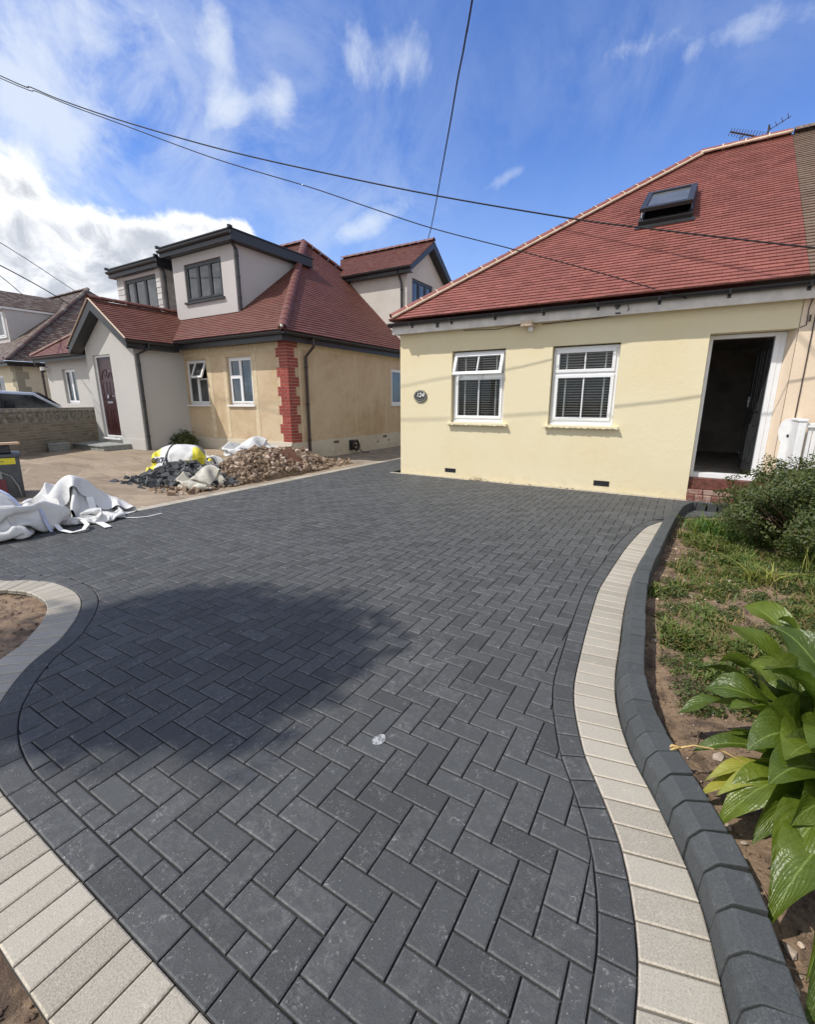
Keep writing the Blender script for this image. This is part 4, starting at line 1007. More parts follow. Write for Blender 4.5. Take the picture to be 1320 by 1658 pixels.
window(NB, ms_, 12.42, 13.35, 1.34, 2.44, .03, M_upvc, M_dglass, [(0, 1, 0, 1)], .06, .03)
mb = MB(); bxm(mb, ms_, 12.37, 13.4, -.05, .05, 1.30, 1.338); mb.build('window_sill', M_upvc, NB, bevel=.005)
# left half wall, grey
mb = MB(); wall(mb, mf, -20.4, -14.3, -.05, 2.95, .25, [(-19.22, -18.28, 1.38, 2.55)]); wall(mb, lambda u, d, z: (-20.4+d, u, z), NY, 17, -.05, 2.95, .25)
mb.build('wall', M_grey, NB, recalc=False, label='pale grey wall of the left hand half')
window(NB, mf, -19.22, -18.28, 1.38, 2.55, .09, M_upvc, M_dglass, [(0, .5, 0, 1), (.5, 1, 0, 1)], .04, .055)
# porch
PX0, PX1, PY0 = -14.42, -12.04, 6.65; PMX = (PX0+PX1)/2; PEZ = 2.92; PAZ = 3.95; PSL = (PAZ-PEZ)/(1.24+.20)
mp = MX(PY0)
mb = MB(); dw = (-14.08, -13.18, .47, 2.66)
wt = PAZ-.10-PSL*(PMX-PX0)
wall(mb, mp, PX0, PX1, .0, wt, .2, [dw], top=[(PX0, wt), (PX1, wt), (PMX, PAZ-.10)])
wall(mb, MY(PX1), PY0, NY+.01, .0, 2.93, .2); wall(mb, lambda u, d, z: (PX0+d, u, z), PY0, NY+.01, .0, 2.93, .2)
mb.build('porch_wall', M_grey, NB, recalc=False)
mb = MB(); mb.box(PX1-.001, PX1+.012, PY0-.012, NY, 0, .48); mb.box(-13.15, PX1-.001, PY0-.012, PY0+.001, 0, .48); mb.build('porch_plinth', M_grey, NB, bevel=.004); mb = MB(); mb.box(PX0-.01, -14.1, PY0-.012, PY0+.001, 0, .48); mb.build('porch_plinth', M_grey, NB, bevel=.004)
mb = MB(); frame_rect(mb, mp, *dw, .05, .12, .055); mb.box(dw[0]-.02, dw[1]+.02, PY0-.06, PY0+.1, dw[2]-.05, dw[2]+.0); mb.build('door_frame', M_upvc, NB, bevel=.004)
mb = MB(); a, b, c, e = dw; mb.box(a+.055, b-.055, PY0+.075, PY0+.11, c+.055, e-.055)
def panel(u0, u1, z0, z1): frame_rect(mb, mp, u0, u1, z0, z1, .066, .076, .018)
panel(a+.16, a+.40, c+.2, c+.78); panel(b-.40, b-.16, c+.2, c+.78)
arc = [(PYc, zz) for PYc, zz in [((a+b)/2+.27*math.cos(t), c+1.55+.27*math.sin(t)) for t in [math.pi*k/12 for k in range(13)]]]
mb.tube([(u, PY0+.07, z_) for u, z_ in arc], .010, 6)
for t in (45, 90, 135): mb.tube([((a+b)/2+.08*math.cos(R(t)), PY0+.07, c+1.55+.08*math.sin(R(t))), ((a+b)/2+.26*math.cos(R(t)), PY0+.07, c+1.55+.26*math.sin(R(t)))], .008, 5)
panel(a+.17, a+.38, c+1.0, c+1.5); panel(b-.38, b-.17, c+1.0, c+1.5)
pd = mb.build('door', M_door, NB, bevel=.002, label='dark maroon panelled front door of the porch')
mb = MB(); mb.box((a+b)/2-.13, (a+b)/2+.13, PY0+.058, PY0+.076, c+.92, c+.98); mb.build('letterbox', M_metal, pd, bevel=.003)
mb = MB(); mb.tube([(b-.12, PY0+.06, c+1.02), (b-.12, PY0+.06, c+1.22)], .012, 6); mb.tube([(b-.12, PY0+.04, c+1.12), (b-.24, PY0+.04, c+1.12)], .011, 6); mb.build('handle', M_metal, pd)
mb = MB(); mb.tube([((a+b)/2-.03, PY0+.06, c+1.16), ((a+b)/2-.03, PY0+.05, c+1.06)], [.022, .03], 8); mb.build('knocker', M_metal, pd)
mb = MB(); mb.box(-14.8, -12.75, 5.95, PY0-.012, .02, .30); mb.box(-14.82, -12.72, 5.92, PY0-.012, .30, .335); mb.build('doorstep', M_slate, NB, bevel=.005)
# porch roof
mb = MB(); c_ = math.hypot(1, PSL); pfy = PY0-.30
run = 1.24+.2; L = run*c_
def yv(z): return EYN+(z-NE)/NSL            # where the main slope reaches height z
poly = [(0, 0), (yv(PEZ)-pfy+.05, 0), (yv(PAZ)-pfy+.03, L), (0, L)]
tiles(mb, (PMX+run, pfy, PEZ), (0, 1, 0), (-1, 0, PSL), poly, seed=11)
W_ = yv(PAZ)-pfy+.03
poly = [(0, L), (0, L)]
tiles(mb, (PMX-run, yv(PAZ)+.03, PEZ), (0, -1, 0), (1, 0, PSL), [(yv(PAZ)+.03-yv(PEZ)-.05, 0), (W_, 0), (W_, L), (0, L)], seed=12)
pr = mb.build('porch_roof', M_brn, NB, recalc=False)
mb = MB(); capline(mb, (PMX, pfy, PAZ+.05), (PMX, yv(PAZ)+.02, PAZ+.05), .10, .33); mb.build('ridge_tiles', M_brn, pr, smooth=True)
mb = MB()                                               # barge boards and soffit
for sg in (-1, 1):
    xe = PMX+sg*(run+.02); ze = PEZ-.02
    A_, B_ = Vector((PMX, pfy+.01, PAZ-.02)), Vector((xe, pfy+.01, ze))
    mb.prism([A_, B_, B_+Vector((0, 0, -.20)), A_+Vector((0, 0, -.24))], (0, .035, 0)); mb.prism([A_+Vector((0, .036, -.22)), B_+Vector((0, .036, -.18)), B_+Vector((0, .036, -.20)), A_+Vector((0, .036, -.24))], (0, PY0-pfy-.04, 0))
mb.build('barge_board', M_anth, NB)
mb = MB(); capl = []
for sg in (-1, 1): mb.tube([(PMX+sg*.03, pfy-.005, PAZ+.01), (PMX+sg*(run+.02), pfy-.005, PEZ+.01)], .018, 6)
mb.build('verge_mortar', M_mort, pr)
# main roof
mb = MB(); vm = (APY-EYN)*math.hypot(1, NSL)
tiles(mb, (LXE, EYN, NE), (1, 0, 0), (0, 1, NSL), [(0, 0), (EXN-LXE, 0), (APX-LXE, vm), (LAP-LXE, vm)], seed=21)
sN = (APZ-NE)/(EXN-APX); vs_ = (EXN-APX)*math.hypot(1, sN); bY = 2*APY-EYN
tiles(mb, (EXN, EYN, NE), (0, 1, 0), (-1, 0, sN), [(0, 0), (bY-EYN, 0), (APY-EYN, vs_)], seed=22)
mb.add([(EXN, bY, NE), (LXE, bY, NE), (LAP, APY, APZ-.02), (APX, APY, APZ-.02)], [(0, 1, 2, 3)]); mb.add([(LXE, EYN, NE), (LXE, bY, NE), (LAP, APY, APZ-.02)], [(0, 1, 2)])
nr = mb.build('roof', M_brn, NB, recalc=False)
mc = MB(); capline(mc, (EXN-.03, EYN+.03, NE+.05), (APX, APY, APZ+.05), .12, .30); capline(mc, (EXN-.03, bY-.03, NE+.05), (APX, APY, APZ+.05), .12, .30); capline(mc, (APX, APY, APZ+.06), (LAP, APY, APZ+.06), .12, .33); capline(mc, (LXE+.03, EYN+.03, NE+.05), (LAP, APY, APZ+.05), .11, .30)
mc.build('ridge_tiles', M_brn, nr, smooth=True)
mb = MB(); mb.tube([(EXN+.02, EYN-.02, NE+.06), (EXN-.10, EYN+.06, NE+.10), (EXN-.2, EYN+.15, NE+.1)], [.035, .03, .02], 8); mb.build('mortar', M_mortw, nr, smooth=True)
# eaves: soffit, fascia, gutters
mb = MB(); mb.box(-12.2+.17, EXN-.06, EYN+.04, EYN+.07, 2.78, 2.97); mb.box(EXN-.09, EXN-.06, EYN+.07, 17.2, 2.78, 2.97); mb.box(-12.0, EXN-.09, EYN+.07, NY-.001, 2.80, 2.82); mb.box(NX+.001, EXN-.09, NY, 17.2, 2.80, 2.82)
mb.box(LXE+.06, PX0-.17, EYN+.04, EYN+.07, 2.80, 2.97)
mb.box(PMX+run-.05, PMX+run-.02, pfy+.04, EYN+.1, PEZ-.20, PEZ-.02); mb.box(PX1+.001, PMX+run-.05, PY0, EYN+.1, PEZ-.2, PEZ-.18); mb.box(PMX-run+.02, PMX-run+.05, pfy+.04, EYN+.1, PEZ-.20, PEZ-.02)
mb.build('fascia', M_anth, NB)
mb = MB(); gutter(mb, (PMX+run, EYN-.03, 2.955), (EXN+.05, EYN-.03, 2.955), (0, -1, 0)); gutter(mb, (EXN+.03, EYN-.03, 2.955), (EXN+.03, 17.2, 2.955), (1, 0, 0)); gutter(mb, (LXE, EYN-.03, 2.955), (PX0-.2, EYN-.03, 2.955), (0, -1, 0))
gutter(mb, (PMX+run+.04, pfy, PEZ-.03), (PMX+run+.04, EYN-.1, PEZ-.03), (1, 0, 0)); gutter(mb, (PMX-run-.04, pfy, PEZ-.03), (PMX-run-.04, EYN-.1, PEZ-.03), (-1, 0, 0))
mb.build('gutter', M_gut, NB)
def pipe(pts, r, m_, name='downpipe', par=NB, brk=None, along='y'):
    mb = MB(); mb.tube(pts, r, 10); a, b = Vector(pts[-2]), Vector(pts[-1])
    for t in (.1, .45, .8):
        p = a.lerp(b, t); mb.tube([p+Vector((0, 0, -.025)), p+Vector((0, 0, .025))], r*1.25, 10)
        mb.box(p.x-.05, p.x+.05, p.y-.012, p.y+.012, p.z-.012, p.z+.012)
    mb.build(name, m_, par, smooth=False)
pipe([(PMX+run+.03, 6.9, 2.84), (PMX+run+.03, 6.9, 2.74), (PX1+.05, 6.72, 2.6), (PX1+.05, 6.72, .05)], .036, M_anth)
pipe([(EXN+.02, 8.62, 2.9), (EXN+.02, 8.62, 2.72), (NX+.06, 8.56, 2.5), (NX+.06, 8.55, .0)], .036, M_pipe)
pipe([(-20.5, 7.72, 2.93), (-20.5, 7.72, 2.75), (-20.6, 7.93, 2.6), (-20.6, 7.93, .1)], .04, M_pipe)
# front dormers
def dormer(x0, x1, yf, zb, zt, win, wl, clad, label, roofover=.22):
    mb = MB(); M_ = MX(yf); wall(mb, M_, x0, x1, zb, zt, .15, [win])
    yb_ = yv(zt)+.1
    for X, s in ((x1, 1), (x0, -1)):
        mb.add([(X, yf, zb-.1), (X, yf, zt), (X, yb_, zt), (X, yv(zb)+.0, zb-.1)], [(0, 1, 2, 3)])
    d = mb.build('dormer', clad, NB, recalc=False, label=label)
    mb = MB(); mb.box(x0-roofover, x1+roofover, yf-roofover, yb_+.35, zt+.005, zt+.235); mb.box(x0-roofover-.03, x1+roofover+.03, yf-roofover-.03, yb_+.4, zt+.235, zt+.262)
    mb.box(x0-roofover-.06, x0-roofover+.0, yf-roofover-.06, yf-roofover+.05, zt+.24, zt+.31); mb.box(x1+roofover-.04, x1+roofover+.03, yf-roofover-.06, yf-roofover+.05, zt+.24, zt+.31)
    gutter(mb, (x0-roofover-.02, yf-roofover-.02, zt+.17), (x1+roofover+.02, yf-roofover-.02, zt+.17), (0, -1, 0), .06)
    mb.build('roof', M_anth, d)
    fr = window(d, M_, *win, .04, M_anth, M_dglass, wl, .05, .055)
    mb = MB(); mb.box(win[0]-.06, win[1]+.06, yf-.06, yf+.04, win[2]-.05, win[2]-.001); mb.build('window_sill', M_anth, d)
    return d
d1 = dormer(-13.02, -10.4, 8.62, 3.74, 5.36, (-12.50, -10.92, 4.16, 5.13), [(0, .33, 0, 1), (.33, .68, 0, 1), (.68, 1, 0, 1)], M_cheek, 'grey rendered front dormer with black framed window')
pipe([(-10.28, 8.44, 5.5), (-10.33, 8.5, 5.36), (-10.345, 8.68, 5.22), (-10.345, 8.68, 3.8)], .035, M_anth)
def _shing(n, b, out):
    n.put(b.inputs['Base Color'], n.mix(isl(n), (.40, .39, .375), (.53, .515, .50))); b.inputs['Roughness'].default_value = .8
M_shing = mat('grey hung slate', _shing)
d2 = dormer(-15.95, -13.62, 8.6, 3.74, 5.20, (-15.55, -13.85, 4.10, 5.10), [(0, .28, 0, 1), (.28, .64, 0, 1), (.64, 1, 0, 1)], M_cheek, 'left front dormer hung with grey slates', .16)
mb = MB(); tiles(mb, (-13.612, 8.6, 3.75), (0, 1, 0), (0, 0, 1), [(0, 0), (2.2, 1.46), (0, 1.46)], .16, .26, .012, 31)
mb.build('slate_cladding', M_shing, d2, recalc=False); mb = MB()
tiles(mb, (-15.95, 8.596, 3.75), (1, 0, 0), (0, 0, 1), [(0, 0), (.38, 0), (.38, 1.46), (0, 1.46)], .16, .26, .012, 32); mb.build('slate_cladding', M_shing, d2, recalc=False); mb = MB(); tiles(mb, (-13.84, 8.596, 3.75), (1, 0, 0), (0, 0, 1), [(0, 0), (.22, 0), (.22, 1.46), (0, 1.46)], .16, .26, .012, 33)
mb.build('slate_cladding', M_shing, d2, recalc=False)
pipe([(-13.52, 8.5, 5.3), (-13.52, 8.62, 5.2), (-13.53, 8.68, 5.1), (-13.53, 8.68, 3.9)], .035, M_anth, par=NB)
# side dormer with a gabled roof facing +X
SX = -8.0; g0, g1, gm = 13.22, 15.78, 14.5; gz0, gzA = 5.50, 6.53; ov = .22
gs = (gzA-gz0)/((g1-g0)/2+ov)
mb = MB(); Ms = MY(SX)
wz = gzA-.08-gs*(g1-g0)/2
wall(mb, Ms, g0, g1, 2.95, wz, .15, [(13.55, 14.95, 4.35, 5.28)], top=[(g0, wz), (g1, wz), (gm, gzA-.08)])
def xs_(z): return EXN-(z-NE)/sN
mb.add([(SX, g0, 2.98), (SX, g0, wz), (xs_(wz)-.1, g0, wz)], [(0, 1, 2)]); mb.add([(SX, g1, 2.98), (SX, g1, wz), (xs_(wz)-.1, g1, wz)], [(0, 1, 2)])
sd = mb.build('side_dormer', M_offw, NB, recalc=False, label='gabled side dormer in off white render')
window(sd, Ms, 13.55, 14.95, 4.35, 5.28, .04, M_anth, M_dglass, [(0, .33, 0, 1), (.33, .68, 0, 1), (.68, 1, 0, 1)], .05, .05)
mb = MB(); gc = math.hypot(1, gs); hl = ((g1-g0)/2+ov)*gc; fx = SX+.28
tiles(mb, (xs_(gzA)-.1, g0-ov, gz0), (1, 0, 0), (0, 1, gs), [(-(xs_(gzA)-.1-xs_(gz0))-.05, 0), (fx-(xs_(gzA)-.1), 0), (fx-(xs_(gzA)-.1), hl), (0, hl)], seed=41)
tiles(mb, (fx, g1+ov, gz0), (-1, 0, 0), (0, -1, gs), [(0, 0), (fx-xs_(gz0)+.05, 0), (fx-xs_(gzA)+.1, hl), (0, hl)], seed=42)
sr = mb.build('roof', M_brn, sd, recalc=False)
mb = MB(); capline(mb, (fx, gm, gzA+.05), (xs_(gzA)-.05, gm, gzA+.05), .10, .33); mb.build('ridge_tiles', M_brn, sr, smooth=True)
mb = MB()
for sg in (-1, 1):
    A_ = Vector((fx-.01, gm, gzA-.02)); B_ = Vector((fx-.01, gm+sg*((g1-g0)/2+ov), gz0-.02))
    mb.prism([A_, B_, B_+Vector((0, 0, -.16)), A_+Vector((0, 0, -.20))], (-.035, 0, 0)); mb.prism([A_+Vector((-.036, 0, -.18)), B_+Vector((-.036, 0, -.14)), B_+Vector((-.036, 0, -.16)), A_+Vector((-.036, 0, -.2))], (-.24, 0, 0))
mb.box(xs_(gz0)-.1, fx-.05, g0-ov+.02, g0-ov+.05, gz0-.18, gz0-.02); mb.box(xs_(gz0)-.1, fx-.05, g0-ov+.05, g0-.001, gz0-.18, gz0-.16); mb.build('barge_board', M_anth, sd)
mb = MB(); gutter(mb, (xs_(gz0)-.1, g0-ov-.02, gz0-.03), (fx, g0-ov-.02, gz0-.03), (0, -1, 0)); mb.build('gutter', M_gut, sd)
pipe([(SX-.22, g0-ov, gz0-.1), (SX-.2, g0-.1, gz0-.28), (SX-.16, g0-.06, gz0-.45), (SX-.16, g0-.06, 3.3)], .035, M_anth)
# coiled hose on a stand at the foot of the side wall
DR = thing('coiled_hose', (-8.0, 10.3, 0), 'dark coil of garden hose hung low on the side wall plinth', 'hose')
mb = MB(); c0 = Vector((-7.98, 10.3, .235)); rh = random.Random(3); pts = []
for i in range(110):
    t = i*.42; rr_ = .115+.018*math.sin(i*1.7)+rh.uniform(-.008, .008); pts.append(c0+Vector((.02+.075*(i/110)+rh.uniform(-.012, .012), rr_*math.cos(t), rr_*1.12*math.sin(t)-.01*math.cos(i*.3))))
mb.tube(pts, .0155, 5); mb.tube([c0+Vector((.06, .10, -.05)), c0+Vector((.09, .16, -.16)), c0+Vector((.10, .30, -.225)), c0+Vector((.2, .45, -.226))], .014, 6); mb.build('hose', M_pipe, DR, smooth=True)
mb = MB(); mb.box(-8.08, -7.87, 10.24, 10.36, .21, .26); mb.box(-8.08, -8.04, 10.18, 10.42, .10, .38); mb.build('hanger', M_black, DR, bevel=.008)

# ================================================================ third bungalow on the far left
TB = thing('far_bungalow', (-28, 8, 0), 'cream bungalow beyond the left edge, weathered mossy tiles and grey stone quoins', 'house')
TX = -23.1; ty = 8.0
mb = MB(); wall(mb, MX(ty), -34, TX, -.05, 2.95, .25, [(-25.2, -24.4, 1.3, 2.5), (-28.5, -27, 1.3, 2.5)]); wall(mb, MY(TX), ty, 17.5, -.05, 2.95, .25); mb.build('wall', M_cream2, TB, recalc=False)
for q in ((-25.2, -24.4, 1.3, 2.5), (-28.5, -27, 1.3, 2.5)): window(TB, MX(ty), *q, .05, M_upvc, M_dglass, [(0, 1, 0, 1)], .05, .04)
mb = MB(); z = 0; k = 0
while z < 2.9:
    a = .42 if k % 2 else .25; b = .25 if k % 2 else .42
    mb.box(TX-a, TX+.012, ty-.014, ty, z+.004, z+.286); mb.box(TX, TX+.012, ty, ty+b, z+.004, z+.286); z += .29; k += 1
mb.build('quoins', M_quoin, TB, bevel=.004)
tAP = Vector((-26.3, 12.7, 3.0+.76*(12.7-7.65))); te = -22.8
mb = MB(); ts = .76; s2 = (tAP.z-3.0)/(te-tAP.x)
tiles(mb, (-34, 7.65, 3.0), (1, 0, 0), (0, 1, ts), [(0, 0), (te+34, 0), (tAP.x+34, 5.05*math.hypot(1, ts)), (0, 5.05*math.hypot(1, ts))], .11, .2, .014, 51)
tiles(mb, (te, 7.65, 3.0), (0, 1, 0), (-1, 0, s2), [(0, 0), (10.1, 0), (5.05, (te-tAP.x)*math.hypot(1, s2))], .11, .2, .014, 52)
mb.add([(-34, 12.7, tAP.z-.02), tAP, (te, 17.75, 3), (-34, 17.75, 3)], [(0, 1, 2, 3)])
tr_ = mb.build('roof', M_old, TB, recalc=False)
mc = MB(); capline(mc, (te-.02, 7.67, 3.05), tAP+Vector((0, 0, .04)), .12, .3); capline(mc, tAP+Vector((0, 0, .05)), (-34, 12.7, tAP.z+.05), .12, .33); mc.build('ridge_tiles', M_old, tr_, smooth=True)
mb = MB(); mb.box(-34, te-.03, 7.69, 7.72, 2.80, 2.98); mb.box(te-.06, te-.03, 7.72, 17.7, 2.80, 2.98); gutter(mb, (-34, 7.62, 2.96), (te+.05, 7.62, 2.96), (0, -1, 0)); gutter(mb, (te+.03, 7.62, 2.96), (te+.03, 17.7, 2.96), (1, 0, 0)); mb.build('gutter', M_gut, TB)
mb = MB(); zt = 5.35; ye = 7.65+(zt-3)/ts
mb.add([(-25.6, 8.9, 3.6), (-25.6, 8.9, zt), (-25.6, ye+.1, zt)], [(0, 1, 2)]); mb.add([(-25.6, 8.9, 3.6), (-25.6, 8.9, zt), (-29, 8.9, zt), (-29, 8.9, 3.6)], [(0, 1, 2, 3)]); td = mb.build('dormer', M_cheek, TB, recalc=False)
window(td, MX(8.9), -27.6, -25.75, 4.15, 5.2, -.05, M_upvc, M_dglass, [(0, .5, 0, 1), (.5, 1, 0, 1)], .07, .05)
mb = MB(); mb.box(-29, -25.5, 8.7, 8.75, zt-.04, zt+.06); mb.box(-25.6, -25.52, 8.7, ye+.2, zt-.04, zt+.06); mb.build('fascia', M_upvc, td)
mb = MB(); ez = zt+.06; rz = 6.32; rx = -27.3; ev = -25.48; k_ = math.hypot(rx-ev, rz-ez)
ya = 8.62; yb1 = 7.65+(ez-3)/ts+.1; yb2 = 7.65+(rz-3)/ts+.1
tiles(mb, (ev, ya, ez), (0, 1, 0), nrm((rx-ev, 0, rz-ez)), [(0, 0), (yb1-ya, 0), (yb2-ya, k_), (.35, k_)], .11, .2, .014, 53)
tiles(mb, (-29.2, ya, ez), (1, 0, 0), nrm((0, .9, rz-ez)), [(0, 0), (-ev*-1+29.2, 0), (rx+29.2, math.hypot(.9, rz-ez)), (rx+29.0, math.hypot(.9, rz-ez))], .11, .2, .014, 54)
mb.build('roof', M_old, td, recalc=False)
CM = thing('security_camera', (-20.3, 7.9, 2.6), 'small white dome security camera on the grey wall by the brown downpipe', 'camera')
mb = MB(); mb.tube([(-20.25, 8.0, 2.62), (-20.25, 7.85, 2.62)], .05, 10); mb.tube([(-20.25, 7.84, 2.66), (-20.25, 7.84, 2.54)], [.09, .085], 12); mb.build('housing', M_wht, CM)
mb = MB(); mb.tube([(-20.25, 7.84, 2.54), (-20.25, 7.84, 2.49), (-20.25, 7.84, 2.465)], [.07, .055, .01], 12); mb.build('lens', M_black, CM, smooth=True)
# ================================================================ boundary wall with pierced blocks
WA, WB_ = Vector((-14.95, 6.95, 0)), Vector((-12.9, 3.6, 0)); wd_ = (WB_-WA).normalized(); wn_ = Vector((wd_.y, -wd_.x, 0))*-1
wn_ = Vector((-wd_.y, wd_.x, 0))
if wn_.dot(Vector((0, 0, 0))-WA) < 0: wn_ = -wn_
WL = (WB_-WA).length
def MW(u, d, z): p = WA+wd_*u-wn_*d; return (p.x, p.y, z)
BW = thing('screen_wall', tuple(WA), 'low buff brick boundary wall topped with pierced concrete blocks', 'wall')
mb = MB(); rw = random.Random(4); z = .0; k = 0
while z < .92:
    u = -(k % 2)*.11
    while u < WL:
        a, b = max(0, u), min(WL, u+.213)
        if b-a > .03: bxm(mb, MW, a+.004, b-.004, rw.uniform(-.003, .003), .10, z+.005, z+.066)
        u += .221
    z += .073; k += 1
mb.build('brickwork', M_wbr, BW)
mb = MB(); bxm(mb, MW, 0, WL, .006, .094, -.05, .93); mb.build('mortar', plain('wall mortar', (.30, .27, .22), .95, .2, 20), BW)
bz0, bz1 = .935, 1.225; bw_ = .29; first = None; nblk = int(WL/bw_)
for i in range(nblk):
    u0 = .0+i*bw_
    if first is None:
        mb = MB(); frame_rect(mb, MW, u0+.004, u0+bw_-.004, bz0+.003, bz1-.003, .005, .09, .026)
        cu_, cz_ = u0+bw_/2, (bz0+bz1)/2
        for q in range(4):
            an = R(45+90*q)
            for s in (-1, 1):          # a pointed petal, two curved ribs
                pts = []
                for t in range(7):
                    tt = t/6; r_ = .015+.155*tt; w_ = s*.034*math.sin(math.pi*tt); pts.append((cu_+math.cos(an)*r_-math.sin(an)*w_, cz_+math.sin(an)*r_+math.cos(an)*w_))
                for (p, q2) in zip(pts, pts[1:]):
                    nx, nz = -(q2[1]-p[1]), q2[0]-p[0]; l = math.hypot(nx, nz); nx, nz = nx/l*.008, nz/l*.008
                    vs = [MW(p[0]+nx, .012, p[1]+nz), MW(q2[0]+nx, .012, q2[1]+nz), MW(q2[0]-nx, .012, q2[1]-nz), MW(p[0]-nx, .012, p[1]-nz)]; off = Vector(MW(0, .083, 0))-Vector(MW(0, .012, 0)); mb.prism(vs, off)
        for q in range(4):
            an = R(90*q); vs = [(cu_+math.cos(an)*r_-math.sin(an)*w_, cz_+math.sin(an)*r_+math.cos(an)*w_) for r_, w_ in ((.0, -.008), (.125, -.008), (.125, .008), (.0, .008))]
            mb.prism([MW(u, .02, z_) for u, z_ in vs], Vector(MW(0, .07, 0))-Vector(MW(0, .02, 0)))
        first = mb.build('screen_block', M_scr, BW)
    else:
        c = first.copy(); COL.objects.link(c); c.parent = BW; c.matrix_parent_inverse = Matrix.Translation(-BW.location); c.location = wd_*(i*bw_)
mb = MB(); bxm(mb, MW, -.02, WL+.02, -.02, .12, 1.228, 1.285); mb.build('coping', M_scr, BW, bevel=.006)
# slabs stacked by the wall foot
SS = thing('slab_stack', tuple(WA+wd_*2.2+wn_*.25), 'short stack of grey concrete slabs at the foot of the screen wall', 'slabs')
for i in range(4):
    p = WA+wd_*2.0+wn_*.22; T = Matrix.Translation((p.x, p.y, .18+i*.062)) @ Matrix.Rotation(math.atan2(wd_.y, wd_.x)+R(random.uniform(-3, 3)), 4, 'Z')
    mb = MB(); mb.box(-.22, .22, -.12, .12, 0, .055, M=T); mb.build('slab', M_slate, SS, bevel=.004)
# ================================================================ car behind the wall
CR = thing('parked_car', (-16.9, 4.6, .15), 'silver blue car parked behind the screen wall, only its roof in view', 'car')
cx0, cz0 = -16.9, .15
prof = [(-2.05, .35), (-2.1, .75), (-1.95, .98), (-1.2, 1.08), (-.55, 1.50), (.2, 1.60), (1.2, 1.54), (1.85, 1.10), (2.08, 1.0), (2.1, .4)]
CT = Matrix.Translation((cx0, 4.75, cz0)) @ Matrix.Rotation(R(-90), 4, 'Z') @ Matrix.Rotation(math.pi, 4, 'Z')
mb = MB(); secs = [(-.86, .0), (-.84, 1.0), (-.6, 1.0), (.6, 1.0), (.84, 1.0), (.86, 0)]
def cpt(x, y, z):      # tumblehome above the waist
    f = 1-max(0, (z-1.0))*.36; return CT @ Vector((x, y*f, z))
n = len(prof); ys_ = (-.87, -.82, -.45, 0, .45, .82, .87); vs = []
for yy in ys_:
    for (x, z) in prof: vs.append(cpt(x*(1 if abs(yy) < .85 else .985), yy, z+(.03*(1-(yy/.87)**2) if z > 1.2 else 0)))
fs = [(i*n+k, i*n+k+1, (i+1)*n+k+1, (i+1)*n+k) for i in range(len(ys_)-1) for k in range(n-1)]+[(i*n+n-1, i*n, (i+1)*n, (i+1)*n+n-1) for i in range(len(ys_)-1)]+[tuple(range(n)), tuple(range((len(ys_)-1)*n, len(ys_)*n))[::-1]]
mb.add(vs, fs); mb.build('body', M_car, CR, smooth=True, bevel=.03)
mb = MB()
for s in (-1, 1):
    mb.add([CT @ Vector((x, s*(.885-max(0, z-1)*.34), z)) for x, z in ((-1.1, 1.06), (-.5, 1.44), (.2, 1.53), (1.15, 1.47), (1.7, 1.1))], [(0, 1, 2, 3, 4)])
for (xa_, za, xb_, zb) in ((-1.22, 1.10, -.60, 1.50), (1.28, 1.55, 1.84, 1.15)):
    o_ = -.012 if xa_ < 0 else .012
    mb.add([CT @ Vector((xa_+o_, -.72, za+.02)), CT @ Vector((xa_+o_, .72, za+.02)), CT @ Vector((xb_+o_, .66, zb+.02)), CT @ Vector((xb_+o_, -.66, zb+.02))], [(0, 1, 2, 3)])
mb.build('windows', M_dglass, CR, recalc=False)
for (x, s) in ((-1.3, -1), (-1.3, 1), (1.35, -1), (1.35, 1)):
    mb = MB(); mb.tube([CT @ Vector((x, s*.70, .31)), CT @ Vector((x, s*.89, .31))], .31, 20); wh = mb.build('wheel', M_black, CR, bevel=.02)
    mb = MB(); mb.tube([CT @ Vector((x, s*.88, .31)), CT @ Vector((x, s*.90, .31))], [.2, .19], 16); mb.build('rim', M_metal, wh)
for s in (-1, 1):
    mb = MB(); mb.box(-2.09, -1.97, s*.7-.13, s*.7+.13, .68, .82, M=CT); mb.build('headlight', M_metal, CR, bevel=.03)

